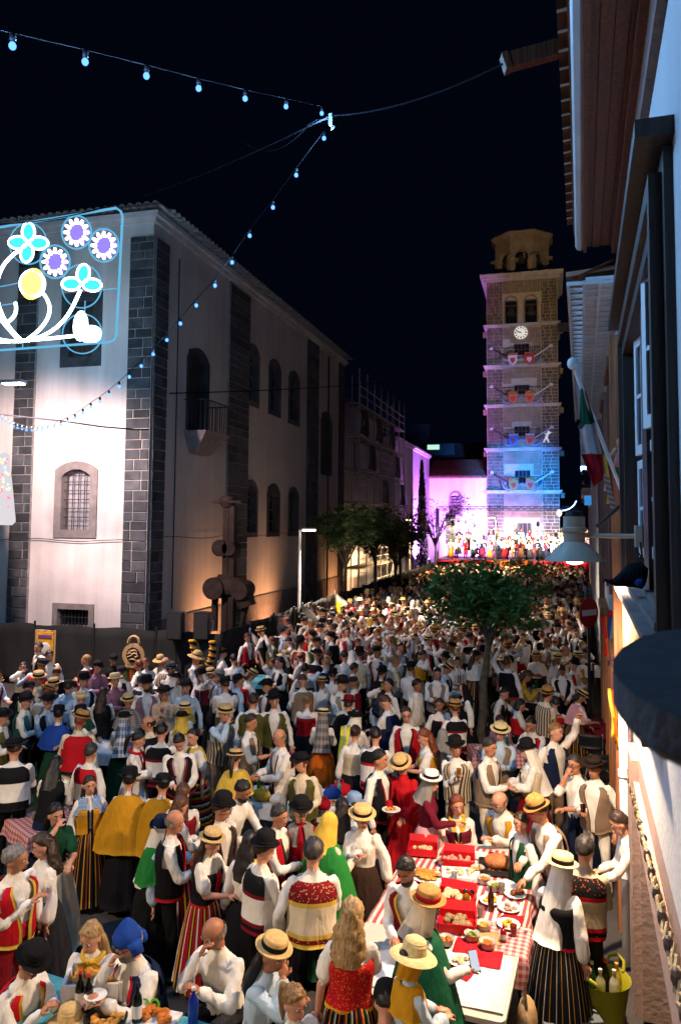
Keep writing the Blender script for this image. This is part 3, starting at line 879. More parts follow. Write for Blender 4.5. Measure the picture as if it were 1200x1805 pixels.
# ------------------------------------------------------------------ colours of the place
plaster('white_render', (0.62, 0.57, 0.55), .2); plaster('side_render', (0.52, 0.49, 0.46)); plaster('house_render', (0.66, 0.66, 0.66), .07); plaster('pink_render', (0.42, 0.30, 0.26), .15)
plaster('far_render', (0.62, 0.58, 0.60), .1)
BASALT = mat('basalt', (0.045, 0.048, 0.055), rough=0.85, vary=0.4, scale=2.5, bump=0.6, bscale=30, world=True)
MORTAR = mat('mortar', (0.25, 0.23, 0.22), rough=0.95, vary=0.2, scale=6, bump=0.5, bscale=60, world=True)
per_object(BASALT, .6, 1.5)
GREYSTONE = mat('grey_stone', (0.20, 0.175, 0.17), rough=0.9, vary=0.2, scale=4, bump=0.5, bscale=50, world=True)
TOWERSTONE = mat('tower_stone', (0.13, 0.095, 0.065), rough=0.9, vary=0.45, scale=1.6, bump=0.5, bscale=14, world=True)
TOWERSMOOTH = mat('dressed_stone', (0.27, 0.19, 0.12), rough=0.9, vary=0.25, scale=1.1, bump=0.4, bscale=12, world=True)
TOWERMORTAR = mat('tower_mortar', (0.46, 0.38, 0.28), rough=0.95, vary=0.2, scale=5, world=True)
LEDGE = mat('ledge_stone', (0.44, 0.38, 0.32), rough=0.9, vary=0.2, scale=2, world=True)
TERRA = mat('terracotta', (0.27, 0.12, 0.07), rough=0.85, vary=0.4, scale=4, bump=0.3, world=True)
PALETILE = mat('weathered_tile', (0.34, 0.30, 0.27), rough=0.9, vary=0.35, scale=4, bump=0.3, world=True)
RUST = mat('rusty_iron', (0.055, 0.026, 0.02), rough=0.8, vary=0.4, scale=8, bump=0.3)
IRON = mat('dark_iron', (0.02, 0.02, 0.022), rough=0.5, vary=0.2, metal=0.3)
STEEL = mat('painted_steel', (0.42, 0.42, 0.42), rough=0.45, vary=0.1)
DARKWOOD = wood('dark_wood', (0.045, 0.032, 0.026)); REDWOOD = wood('red_wood', (0.15, 0.055, 0.028)); ORANGEWOOD = wood('varnished_wood', (0.28, 0.10, 0.035))
PALEWOOD = wood('pale_plywood', (0.42, 0.27, 0.12))
WHITEPAINT = mat('white_paint', (0.72, 0.74, 0.76), rough=0.45, vary=0.06); BLACKPLASTIC = mat('black_plastic', (0.015, 0.015, 0.017), rough=0.45, vary=0.2)
DARKGLASS = mat('dark_pane', (0.012, 0.014, 0.02), rough=0.12, vary=0.1, spec=0.6); PALEPANE = mat('dusty_pane', (0.30, 0.30, 0.33), rough=0.35, vary=0.2, scale=2)
CLOTHBLACK = mat('fence_cloth', (0.011, 0.0125, 0.0125), rough=0.95, vary=0.35, scale=1.5, bump=0.3, bscale=6, world=True)
COPPER = mat('bell_bronze', (0.16, 0.13, 0.08), rough=0.5, metal=0.7, vary=0.3)
GROUND = mat('asphalt', (0.05, 0.046, 0.044), rough=0.85, vary=0.35, scale=0.8, bump=0.5, bscale=25, world=True)

g = MB().add([(-200, -60, 0), (200, -60, 0), (200, 300, 0), (-200, 300, 0)], [(0, 1, 2, 3)]).build('ground', GROUND)
tag(g, kind='structure')

# ------------------------------------------------------------------ pale convent church on the left
CX, CY, CZ = -11.3, 20.0, 14.0
conv = thing('convent_building', 'big pale convent with black stone quoins and tiled eaves behind the glowing flower sign', 'building', (CX, CY, 0))
PF = lambda u, z, k: Vector((CX - u, CY + k, z))           # front: u runs left from the corner
PS = lambda u, z, k: Vector((CX - k, CY + u, z))           # side along the street: u runs away
def fu(px, py): p = at_y(px, py, CY); return CX - p.x, p.z
def su(px, py): p = at_x(px, py, CX); return p.y - CY, p.z
SIDE_L = 21.6
def rect(fn, x0, y0, x1, y1):
    a, b = fn((x0 + x1) / 2, y0), fn((x0 + x1) / 2, y1); l, r = fn(x0, (y0 + y1) / 2), fn(x1, (y0 + y1) / 2)
    return min(l[0], r[0]), max(l[0], r[0]), min(a[1], b[1]), max(a[1], b[1])
fw_low = rect(fu, 97, 813, 172, 948); fw_up = rect(fu, 108, 515, 180, 646); fw_vent = rect(fu, 93, 1064, 166, 1114)
sw = [rect(su, 328, 613, 367, 762), rect(su, 433, 605, 456, 716), rect(su, 473, 632, 494, 733), rect(su, 508, 653, 527, 749), rect(su, 565, 725, 584, 838), rect(su, 429, 845, 453, 947), rect(su, 470, 852, 492, 946), rect(su, 507, 858, 525, 945)]
def shrink(r, a, b=None): b = a if b is None else b; return (r[0] + a, r[1] - a, r[2] + b, r[3] - a)
m = MB()
wall_grid(m, PF, 0, 16, 0, CZ - .35, [shrink(fw_low, .2), shrink(fw_up, .16), shrink(fw_vent, .14)], .34)
wpart(m, 'front_wall', MATS['white_render'], conv)
m = MB(); wall_grid(m, PS, 0, SIDE_L, 0, CZ - .35, [shrink(r, .13) for r in sw], .36)
wpart(m, 'side_wall', MATS['side_render'], conv)
m = MB(); m.box((CX - 8.2, CY + SIDE_L / 2 + .2, CZ / 2 - .3), (15.6, SIDE_L - .6, CZ - .8)); wpart(m, 'inner_walls', MATS['side_render'], conv)
def surround(P, r, rise, th, stone, name='window_frame', out=.05, deep=.30, lintel=None):
    """arched stone surround, proud of the wall and returning into the opening"""
    o = arch_outline(r[0], r[1], r[2], r[3], rise); i = arch_outline(r[0] + th, r[1] - th, r[2] + th, r[3] - th, max(0, rise * (1 - 1.2 * th / (r[1] - r[0]))) if rise else 0)
    mb = MB(); A = [P(u, z, -out) for u, z in o]; B = [P(u, z, -out) for u, z in i]
    mb.ring(A, B, P(0, 0, deep) - P(0, 0, -out))
    return wpart(mb, name, stone, conv), i
def pane(P, r, k, m_, name, par=None):
    mb = MB(); mb.hull8([P(r[0], r[2], k), P(r[1], r[2], k), P(r[1], r[2], k + .03), P(r[0], r[2], k + .03)], [P(r[0], r[3], k), P(r[1], r[3], k), P(r[1], r[3], k + .03), P(r[0], r[3], k + .03)])
    return wpart(mb, name, m_, par or conv)
# lower front window with its rusty grille
surround(PF, fw_low, .26, .24, GREYSTONE)
ri = shrink(fw_low, .22); pane(PF, ri, .30, PALEPANE, 'window_pane')
for k in range(5):
    u = ri[0] + (ri[1] - ri[0]) * (k + .5) / 5
    wpart(MB().tube([PF(u, ri[2], .12), PF(u, ri[3] + .04, .12)], .014, 6), 'grille_bar', RUST, conv)
for k in range(7):
    z = ri[2] + (ri[3] - ri[2]) * (k + .5) / 7
    wpart(MB().tube([PF(ri[0], z, .105), PF(ri[1], z, .105)], .013, 6), 'grille_bar', RUST, conv)
# upper front window: dark stone, closed shutters
surround(PF, fw_up, 0, .30, BASALT, out=.03)
ru = shrink(fw_up, .3); mu_ = (ru[0] + ru[1]) / 2
for a, b in ((ru[0], mu_ - .01), (mu_ + .01, ru[1])): pane(PF, (a, b, ru[2], ru[3]), .18, DARKWOOD, 'shutter')
# cellar vent
surround(PF, fw_vent, 0, .17, GREYSTONE)
rv = shrink(fw_vent, .17); pane(PF, rv, .30, DARKGLASS, 'vent_void')
for k in range(9):
    u = rv[0] + (rv[1] - rv[0]) * (k + .5) / 9
    wpart(MB().tube([PF(u, rv[2], .1), PF(u, rv[3], .1)], .018, 6), 'grille_bar', IRON, conv)
wpart(MB().tube([PF(rv[0], (rv[2] + rv[3]) / 2, .085), PF(rv[1], (rv[2] + rv[3]) / 2, .085)], .016, 6), 'grille_bar', IRON, conv)
for n_, r in enumerate(sw):
    surround(PS, r, .42 if n_ not in (4,) else .5, .2, BASALT, out=.05)
    rr = shrink(r, .2); mid = (rr[0] + rr[1]) / 2
    for a, b in ((rr[0], mid - .012), (mid + .012, rr[1])): pane(PS, (a, b, rr[2], rr[3]), .26, DARKWOOD if n_ in (0, 4) else DARKGLASS, 'shutter' if n_ in (0, 4) else 'window_pane')
    if n_ not in (0, 4):
        for q in range(1, 4):
            z = rr[2] + (rr[3] - rr[2]) * q / 4; wpart(MB().box(PS(mid, z, .23), (.05, rr[1] - rr[0], .05)), 'glazing_bar', DARKWOOD, conv)
# balcony on the first side window
r0 = sw[0]
bm_ = MB(); bm_.hull8([PS(r0[0] + .3, r0[2] - .75, 0), PS(r0[1] - .3, r0[2] - .75, 0), PS(r0[1] - .3, r0[2] - .75, -.25), PS(r0[0] + .3, r0[2] - .75, -.25)], [PS(r0[0] - .15, r0[2] - .05, 0), PS(r0[1] + .15, r0[2] - .05, 0), PS(r0[1] + .15, r0[2] - .05, -.8), PS(r0[0] - .15, r0[2] - .05, -.8)])
bal = wpart(bm_, 'balcony', GREYSTONE, conv)
def bpart(mb, name, m_, par):      # sub-part, world coordinates
    M = local(conv); mb.v = [tuple(M @ Vector(v)) for v in mb.v]; return mb.build(name, m_, par)
for k in range(11): u = r0[0] - .1 + (r0[1] - r0[0] + .2) * k / 10; bpart(MB().tube([PS(u, r0[2] - .05, -.74), PS(u, r0[2] + .95, -.74)], .014, 5), 'baluster', IRON, bal)
for k in range(5):
    for u in (r0[0] - .1, r0[1] + .1): bpart(MB().tube([PS(u, r0[2] - .05, -.12 - .15 * k), PS(u, r0[2] + .95, -.12 - .15 * k)], .014, 5), 'baluster', IRON, bal)
bpart(MB().tube([PS(r0[0] - .1, r0[2] + .95, 0), PS(r0[0] - .1, r0[2] + .95, -.74), PS(r0[1] + .1, r0[2] + .95, -.74), PS(r0[1] + .1, r0[2] + .95, 0)], .022, 6), 'handrail', IRON, bal)
# quoins: black stones laid in pale mortar, each stone a piece of its pilaster
rq = random.Random(5); STONES = {}
def stone_me(w, h):
    k = (round(w, 2), round(h, 2), rq.randrange(3))
    if k not in STONES:
        mb = MB(); b = .012; j = lambda: rq.uniform(-.006, .006)
        lo = [Vector((sx * w / 2 + j(), 0, sz * h / 2 + j())) for sx, sz in ((-1, -1), (1, -1), (1, 1), (-1, 1))]
        f_ = [Vector((v.x * (1 - 2 * b / w), -.03 + rq.uniform(-.006, .006), v.z * (1 - 2 * b / h))) for v in lo]
        bk = [Vector((v.x, .05, v.z)) for v in lo]
        mb.add(bk + lo + f_, [(0, 1, 5, 4), (1, 2, 6, 5), (2, 3, 7, 6), (3, 0, 4, 7), (4, 5, 9, 8), (5, 6, 10, 9), (6, 7, 11, 10), (7, 4, 8, 11), (8, 9, 10, 11)])
        STONES[k] = mb.mesh('stone', BASALT)
    return STONES[k]
def quoin(P, u0, u1, z0, z1, rz, backing=MORTAR, stuff=False):
    w = u1 - u0
    mb = MB(); mb.hull8([P(u0, z0, -.075), P(u1, z0, -.075), P(u1, z0, .0), P(u0, z0, .0)], [P(u0, z1, -.075), P(u1, z1, -.075), P(u1, z1, .0), P(u0, z1, .0)])
    pil = wpart(mb, 'pilaster', backing, conv)
    z = z0 + .02; k = 0; M = local(conv)
    while z < z1 - .12:
        h = min(rq.choice((.26, .28, .30, .33)), z1 - z - .005); cuts = [0, w]
        t = rq.random()
        if w > .7 and t < .75: cuts = [0, w * rq.choice((.3, .38, .62, .7)), w]
        elif w > .45 and t < .5: cuts = [0, w * rq.choice((.35, .6)), w]
        for a, b in zip(cuts, cuts[1:]):
            c = P((u0 + (a + b) / 2), z + h / 2, -.075)
            o = place(stone_me(max(.12, b - a - .03), h - .024), 'stone', pil, M @ Matrix.Translation(c) @ Matrix.Rotation(rz, 4, 'Z'))
        z += h; k += 1
qa = fu(232, 440)[0]; q_side = su(295, 450)[0]; qz = fu(250, 418)[1]
quoin(PF, -.06, qa, 0.0, qz, 0.0)
quoin(PS, 0.04, q_side, 0.0, qz, R(90))
ql = (fu(65, 640)[0], fu(30, 640)[0]); quoin(PF, ql[0], ql[1], 0, qz + .3, 0.0)
for (x0, x1, ya) in ((398, 434, 505), (540, 558, 598), (596, 604, 640)):
    a, b = su(x0, 800)[0], su(x1, 800)[0]
    z1 = su((x0 + x1) / 2, ya)[1]; z1 = min(z1, CZ - .4)
    quoin(PS, a, b, 0, z1, R(90), BASALT if x0 > 500 else MORTAR)
# dado along the side, cornice, tiled eaves
wpart(MB().hull8([PS(q_side, 0, -.05), PS(SIDE_L, 0, -.05), PS(SIDE_L, 0, 0), PS(q_side, 0, 0)], [PS(q_side, 1.75, -.05), PS(SIDE_L, 1.75, -.05), PS(SIDE_L, 1.75, 0), PS(q_side, 1.75, 0)]), 'stone_base', GREYSTONE, conv)
for d_, zz, hh in ((.12, CZ - .42, .14), (.24, CZ - .28, .14)):
    c = MB(); c.hull8([PF(-d_, zz, -d_), PF(16, zz, -d_), PF(16, zz, .3), PF(-d_, zz, .3)], [PF(-d_, zz + hh, -d_), PF(16, zz + hh, -d_), PF(16, zz + hh, .3), PF(-d_, zz + hh, .3)])
    c.hull8([PS(.303, zz, -d_ - .002), PS(SIDE_L + d_, zz, -d_ - .002), PS(SIDE_L + d_, zz, .3), PS(.303, zz, .3)], [PS(.303, zz + hh, -d_ - .002), PS(SIDE_L + d_, zz + hh, -d_ - .002), PS(SIDE_L + d_, zz + hh, .3), PS(.303, zz + hh, .3)])
    wpart(c, 'cornice', MATS['white_render'], conv)
rf = MB(); rf.add([PF(-.45, CZ - .1, -.45), PF(17, CZ - .1, -.45), PF(17, CZ + 2.6, 8), PS(8, CZ + 2.6, 8), PS(SIDE_L, CZ - .1, -.45), PS(SIDE_L, CZ + 2.6, 8)], [(0, 1, 2, 3), (0, 3, 5, 4)])
roof = wpart(rf, 'roof', PALETILE, conv)
tm = MB()   # one barrel tile, open end towards -Y
for k in range(2): pass
arc = [(.10 * math.cos(math.pi * k / 7), .085 * math.sin(math.pi * k / 7)) for k in range(8)]
tm.add([(x, -.32, z) for x, z in arc] + [(x * .88, .35, z * .88 + .06) for x, z in arc] + [(x * .78, -.32, z * .78) for x, z in arc], [(k, k + 1, 9 + k, 8 + k) for k in range(7)] + [(k, 16 + k, 17 + k, k + 1) for k in range(7)])
TILE = tm.mesh('roof_tile', PALETILE, 'all')
M = local(conv)
for k in range(44): place(TILE, 'roof_tile', roof, M @ Matrix.Translation(PF(-.35 + .27 * k, CZ - .12, -.30)))
for k in range(72): place(TILE, 'roof_tile', roof, M @ Matrix.Translation(PS(.1 + .30 * k, CZ - .12, -.30)) @ Matrix.Rotation(R(90), 4, 'Z'))
# cables clipped to the walls
def wall_cable(pts, r=.012): return wpart(MB().tube(pts, r, 5), 'cable', IRON, conv)
wall_cable([PF(u, fu(0, 950)[1] + .04 * math.sin(u * 2.1), -.09) for u in [k * .7 for k in range(18)]])
wall_cable([PS(u, su(300, 948)[1] + .05 * math.sin(u * 1.3), -.10) for u in [.9 + k * .8 for k in range(24)]])
wall_cable([PS(1.6, z, -.03) for z in (2, 6, 10, 13)], .02)
wpart(MB().tube([PS(18.2, z, -.14) for z in (.3, 13.4)], .05, 6), 'downpipe', IRON, conv)

# ------------------------------------------------------------------ scaffolded building, then the lilac-lit parish church
Y2 = 42.0
sc_top = at_x(640, 690, CX).z; sc_end = at_x(694, 780, CX + .1).y
wing = thing('scaffolded_wing', 'dark rendered wing hidden behind scaffolding beyond the convent', 'building', (-12.4, Y2, 0))
WZ = 12.2; WL = 15.5
PW = lambda u, z, k: Vector((-12.4 - k, Y2 + u, z))
m = MB(); wall_grid(m, PW, 0, WL, 0, WZ, [(2 + 4.4 * k, 3.3 + 4.4 * k, z, z + 2.4) for k in range(3) for z in (3.2, 7.8)], .3); m.box((-15.9, Y2 + WL / 2, WZ / 2), (6, WL - .02, WZ - .02)); wpart(m, 'wall', MATS['far_render'], wing)
for k in range(3):
    for z in (3.2, 7.8): wpart(MB().box(PW(2.65 + 4.4 * k, z + 1.2, .25), (.06, 1.28, 2.38)), 'window', DARKWOOD, wing)
wpart(MB().box((-13.2, Y2 + WL / 2, WZ + .12), (2.4, WL + .4, .24)), 'roof_edge', TERRA, wing)
scaf = thing('scaffolding', 'steel tube scaffolding with decks and netting on the dark wing', 'scaffolding', (CX, Y2 + .4, 0))
NB = 7; SX = (CX - .2, CX + .75)
for k in range(NB + 1):
    y = Y2 + .4 + 2.0 * k
    for x in SX: wpart(MB().tube([(x, y, 0), (x, y, 13.6)], .035, 6), 'standard', STEEL, scaf)
for lv in range(7):
    z = 1.9 * lv + .15
    for x in SX:
        for h in ((0, .55, 1.05) if x > CX else (0,)): wpart(MB().tube([(x, Y2 + .2, z + h), (x, Y2 + 14.6, z + h)], .028, 5), 'ledger', STEEL, scaf)
    if lv:
        for k in range(NB): wpart(MB().box(((SX[0] + SX[1]) / 2, Y2 + 1.4 + 2 * k, z + .06), (.86, 1.97, .05)), 'deck_plank', GREYSTONE, scaf)
        for k in range(NB + 1): wpart(MB().tube([(SX[0], Y2 + .4 + 2 * k, z), (SX[1], Y2 + .4 + 2 * k, z)], .028, 5), 'transom', STEEL, scaf)
        for k in (lv % 3, 3 + lv % 4): wpart(MB().tube([(SX[1] + .04, Y2 + .4 + 2 * k, z - 1.9), (SX[1] + .04, Y2 + 2.4 + 2 * k, z)], .024, 5), 'brace', STEEL, scaf)
        a = Vector((SX[0] + .3, Y2 + .9 + (lv % 3) * 2, z - 1.85))
        ld = MB(); ld.tube([a, a + Vector((0, .55, 1.9))], .02, 4); ld.tube([a + Vector((.3, 0, 0)), a + Vector((.3, .55, 1.9))], .02, 4)
        for q in range(7): t = (q + .5) / 7; ld.tube([a + Vector((0, .55, 1.9)) * t, a + Vector((0, .55, 1.9)) * t + Vector((.3, 0, 0))], .014, 4)
        wpart(ld, 'ladder', STEEL, scaf)
for k, lv in ((0, 6), (2, 6), (4, 6), (1, 5), (5, 5), (3, 4), (0, 3), (6, 4)):
    mb = MB(); z0 = 1.9 * lv - 1.6
    grid(mb, lambda u, v: Vector((SX[1] + .07 + .05 * math.sin(u * 7 + v * 3), Y2 + .4 + 2 * k + 2 * u, z0 + 1.5 * v)), 8, 5)
    wpart(mb, 'debris_net', CLOTHBLACK, scaf)
# parish church: nave wall along the street and the wall that closes it beside the tower
Y3 = at_x(697, 775, CX).y; Y4 = 73.6
z_a = at_x(700, 778, CX).z
pch = thing('parish_church', 'lilac-lit white church joined to the foot of the clock tower', 'church', (CX, Y3, 0))
PN = lambda u, z, k: Vector((CX - k, Y3 + u, z))
m = MB(); LN = Y4 - Y3; zN = z_a
m.hull8([PN(0, 0, 0), PN(LN, 0, 0), PN(LN, 0, 5), PN(0, 0, 5)], [PN(0, zN, 0), PN(LN, zN, 0), PN(LN, zN, 5), PN(0, zN, 5)]); wpart(m, 'nave_wall', MATS['far_render'], pch)
for d_, z_ in ((.12, 0), (.24, .16)): wpart(MB().hull8([PN(-.1, zN + z_, -d_), PN(LN, zN + z_, -d_), PN(LN, zN + z_, 5), PN(-.1, zN + z_, 5)], [PN(-.1, zN + z_ + .16, -d_), PN(LN, zN + z_ + .16, -d_), PN(LN, zN + z_ + .16, 5), PN(-.1, zN + z_ + .16, 5)]), 'cornice', MATS['far_render'], pch)
wpart(MB().box(PN(LN * .82, zN * .62, -.02), (.1, 1.0, 3.2)), 'window', REDWOOD, pch)
zE = at_y(800, 842, Y4).z; xE = at_y(858, 842, Y4).x
PE = lambda u, z, k: Vector((CX + u, Y4 + k, z)); WE = xE - CX
we = at_y(793, 885, Y4); we2 = at_y(812, 905, Y4); wz0, wz1 = at_y(800, 906, Y4).z, at_y(800, 868, Y4).z
hole = (we.x - CX + .1, we2.x - CX - .1, wz0, wz1 - .3)
m = MB(); wall_grid(m, PE, .003, WE, 0, zE, [hole], .35); wpart(m, 'end_wall', MATS['far_render'], pch)
m = MB(); o = arch_outline(hole[0] - .22, hole[1] + .22, hole[2] - .2, hole[3] + .45, .6); i = arch_outline(hole[0], hole[1], hole[2], hole[3] + .25, .5); m.ring([PE(u, z, -.06) for u, z in o], [PE(u, z, -.06) for u, z in i], (0, .3, 0)); wf = wpart(m, 'window_frame', GREYSTONE, pch)
for k in range(7): wpart(MB().box(PE((hole[0] + hole[1]) / 2, hole[2] + (hole[3] + .2 - hole[2]) * (k + .5) / 7, .2), (hole[1] - hole[0], .05, .2)), 'louvre', GREYSTONE, pch)
zR = at_y(800, 808, Y4 + 3).z
m = MB(); m.add([PE(-.2, zE + .05, -.4), PE(WE + .1, zE + .05, -.4), PE(WE + .1, zR, 4.5), PE(-.2, zR, 4.5), PE(-.2, zE - .1, -.4), PE(WE + .1, zE - .1, -.4)], [(0, 1, 2, 3), (0, 1, 5, 4)]); r3 = wpart(m, 'roof', TERRA, pch)
Mp = local(pch)
for k in range(26): place(TILE, 'roof_tile', r3, Mp @ Matrix.Translation(PE(.05 + (WE - .1) * k / 25, zE + .08, -.2)) @ Matrix.Scale(1.05, 4))
# far houses behind, one lit window
DARKR = mat('dark_render', (.07, .065, .06), rough=.9)
fh = thing('distant_house', 'dark house block with one lit window behind the lilac church', 'house', (-13, 96, 0))
pa, pb = at_y(722, 745, 96), at_y(752, 745, 96); pc, pd = at_y(690, 765, 96), at_y(755, 765, 96)
wpart(MB().box(((pc.x + pd.x) / 2, 99, pc.z / 2), (pd.x - pc.x, 6, pc.z)), 'wall', DARKR, fh); wpart(MB().box(((pa.x + pb.x) / 2, 100, (pa.z + pc.z) / 2 + .02), (pb.x - pa.x, 4, pa.z - pc.z)), 'stair_tower', DARKR, fh)
fh2 = thing('distant_house', 'low dark house with a small lit window right above the church ridge', 'house', (-9, 92, 0))
qa_, qb_ = at_y(752, 782, 92), at_y(856, 782, 92)
wpart(MB().box(((qa_.x + qb_.x) / 2, 95, qa_.z / 2), (qb_.x - qa_.x, 6, qa_.z)), 'wall', DARKR, fh2)
l1, l2 = at_y(753, 784, 91.9), at_y(774, 792, 91.9)
wpart(MB().box(((l1.x + l2.x) / 2, 91.97, (l1.z + l2.z) / 2), (l2.x - l1.x, .06, l1.z - l2.z)), 'lit_window', emit('lit_window_glow', (.45, .8, .7), 1.2), fh2)

# ------------------------------------------------------------------ clock tower
TX, TY, TW = -2.48, 73.0, 6.5
tz = lambda y: at_y(918, y, TY).z
tow = thing('clock_tower', 'tall dark stone bell tower with round white clock and coloured projection on its lower storeys', 'tower', (TX, TY, 0))
LV = [0] + [tz(y) for y in (868, 793, 716, 646, 574, 492)]
PT = lambda u, z, k: Vector((TX + u, TY + k, z))
hw = TW / 2
rt = random.Random(11)
twin = []
for a, b, y0, y1 in ((890, 911, 527, 570), (925, 946, 527, 570)): pa, pb = at_y(a, 550, TY), at_y(b, 550, TY); twin.append((pa.x - TX, pb.x - TX, tz(y1), tz(y0)))
wins = []
for y0, y1 in ((605, 625), (678, 694), (751, 768), (829, 851)): wins.append((-.72, .66, tz(y1), tz(y0)))
door = (-.85, .75, 2.2, tz(922))
m = MB(); wall_grid(m, PT, -hw, hw, 0, LV[-1], twin + wins + [door], .45)
m.add([PT(-hw, 0, 0), PT(-hw, LV[-1], 0), PT(-hw, LV[-1], TW), PT(-hw, 0, TW), PT(hw, 0, 0), PT(hw, LV[-1], 0), PT(hw, LV[-1], TW), PT(hw, 0, TW)], [(0, 1, 2, 3), (4, 7, 6, 5), (3, 2, 6, 7), (1, 5, 6, 2)])
wpart(m, 'wall', TOWERMORTAR, tow)
ms = MB(); md_ = MB()
for s_, (z0, z1) in enumerate(zip(LV, LV[1:])):
    z = z0 + .06; row = 0
    while z < z1 - .2:
        h = rt.uniform(.28, .36); h = min(h, z1 - z - .03)
        for sd in (-1, 1):
            x = hw - .02; inner = 1.75
            while x > inner:
                w = min(rt.uniform(.42, .8), x - inner)
                if w > .1: ms.box(PT(sd * (x - w / 2), z + h / 2, -.02 - rt.uniform(0, .02)), (w - .05, .1, h - .05))
                x -= w
        z += h
    z = z0 + .05; row = 0
    holes = twin + wins + [door]
    while z < z1 - .25:
        h = min(.52, z1 - z - .03); x = -1.74 + (.4 if row % 2 else 0); edges = [-1.74]
        while x < 1.74: x += rt.uniform(.7, 1.0); edges.append(min(x, 1.74))
        for a, b in zip(edges, edges[1:]):
            if b - a < .1: continue
            if any(a < H_[1] + .15 and b > H_[0] - .15 and z < H_[3] + (.45 if H_ in twin else .1) and z + h > H_[2] - .05 for H_ in holes): continue
            md_.box(PT((a + b) / 2, z + h / 2, -.05), (b - a - .03, .1, h - .03))
        z += h; row += 1
o = wpart(ms, 'rubble_masonry', TOWERSTONE, tow); o['kind'] = 'stuff'
o = wpart(md_, 'dressed_masonry', TOWERSMOOTH, tow); o['kind'] = 'stuff'
for k, z in enumerate(LV[1:-1]):
    c = MB(); c.box(PT(0, z, 3.2), (TW + .32, TW + .3, .16)); c.box(PT(0, z + .14, 3.2), (TW + .55, TW + .55, .13)); c.box(PT(0, z + .05, -.1), (3.8, .5, .3)); wpart(c, 'cornice', LEDGE, tow)
    for s in (-1, 1): wpart(MB().box(PT(s * (hw + .32), z - .2, 2.0), (.35, .4, .5)), 'gargoyle', TOWERSMOOTH, tow)
zt = LV[-1]
c = MB(); c.box(PT(0, zt, 3.2), (TW + .5, TW + .5, .3)); c.box(PT(0, zt + .25, 3.2), (TW + .9, TW + .9, .22)); c.box(PT(0, zt + .45, 3.2), (TW + 1.15, TW + 1.15, .2)); wpart(c, 'top_cornice', LEDGE, tow)
for k in range(9): wpart(MB().box(PT(-hw + .2 + k * (TW - .4) / 8, zt - .3, -.12), (.22, .25, .35)), 'corbel', TOWERSMOOTH, tow)
BELL = MB().lathe([(.36, 0), (.30, .08), (.24, .22), (.20, .42), (.17, .5), (.06, .58), (0, .6)], 14).mesh('bell', COPPER, True)
Mt = local(tow)
for r_ in twin:
    o = arch_outline(r_[0] - .14, r_[1] + .14, r_[2], r_[3] + .4, .75); i = arch_outline(r_[0], r_[1], r_[2] + .01, r_[3] + .22, .55)
    wpart(MB().ring([PT(u, z, -.12) for u, z in o], [PT(u, z, -.12) for u, z in i], (0, .4, 0)), 'bell_arch', TOWERSMOOTH, tow)
    wpart(MB().box(PT((r_[0] + r_[1]) / 2, (r_[2] + r_[3]) / 2, .5), (r_[1] - r_[0], .06, r_[3] - r_[2])), 'dark_void', DARKGLASS, tow)
    place(BELL, 'bell', tow, Mt @ Matrix.Translation(PT((r_[0] + r_[1]) / 2, r_[2] + 1.05, .15)) @ Matrix.Scale(1.15, 4))
    wpart(MB().box(PT((r_[0] + r_[1]) / 2, r_[2] + 1.78, .12), (1.0, .18, .16)), 'bell_yoke', DARKWOOD, tow)
    for k in range(8): wpart(MB().tube([PT(r_[0] + (r_[1] - r_[0]) * (k + .5) / 8, r_[2], .0), PT(r_[0] + (r_[1] - r_[0]) * (k + .5) / 8, r_[2] + .85, .0)], .022, 4), 'baluster', IRON, tow)
for n_, r_ in enumerate(wins + [door]):
    wpart(MB().box(PT((r_[0] + r_[1]) / 2, (r_[2] + r_[3]) / 2, .35), (r_[1] - r_[0], .06, r_[3] - r_[2])), 'window', DARKGLASS, tow)
    for q in range(1, 4): wpart(MB().box(PT(r_[0] + (r_[1] - r_[0]) * q / 4, (r_[2] + r_[3]) / 2, .25), (.07, .07, r_[3] - r_[2])), 'glazing_bar', REDWOOD, tow)
    wpart(MB().box(PT((r_[0] + r_[1]) / 2, (r_[2] + r_[3]) / 2, .24), (r_[1] - r_[0], .07, .08)), 'glazing_bar', REDWOOD, tow)
    if n_ < 4:
        wpart(MB().box(PT(0, r_[2] - .28, -.42), (3.3, .75, .14)), 'balcony_slab', TOWERSMOOTH, tow)
        for k in range(17): wpart(MB().tube([PT(-1.6 + .2 * k, r_[2] - .22, -.74), PT(-1.6 + .2 * k, r_[2] + .5, -.74)], .02, 4), 'baluster', IRON, tow)
        wpart(MB().box(PT(0, r_[2] + .52, -.74), (3.3, .06, .06)), 'handrail', IRON, tow)
# clock
ck = at_y(918, 587, TY); CKR = .62
wpart(MB().box((ck.x, TY - .08, ck.z), (2.0, .12, 1.8)), 'clock_panel', TOWERSMOOTH, tow)
m = MB(); m.lathe([(0, 0), (CKR - .04, 0), (CKR, .03), (CKR, .1)], 32, (0, 0, 0), Matrix.Rotation(R(-90), 3, 'X') @ Matrix.Rotation(R(180), 3, 'X'))
face = m.build('clock_face', emit('clock_glow', (1, .93, .85), 0.72), tow); face.location = (ck.x - TX, -.2, ck.z)
for k in range(12):
    a = R(30 * k); o = MB().box((.48 * math.sin(a), -.108, .48 * math.cos(a)), (.075 if k % 3 else .11, .012, .17), Matrix.Rotation(a, 3, 'Y')).build('hour_mark', IRON, face)
for a, L_, w_ in ((R(285), .32, .10), (R(292), .50, .07)):
    d_ = Vector((math.sin(a), 0, math.cos(a))); MB().box(d_ * (L_ / 2 - .04) + Vector((0, -.118, 0)), (w_, .014, L_), Matrix.Rotation(a, 3, 'Y')).build('clock_hand', IRON, face)
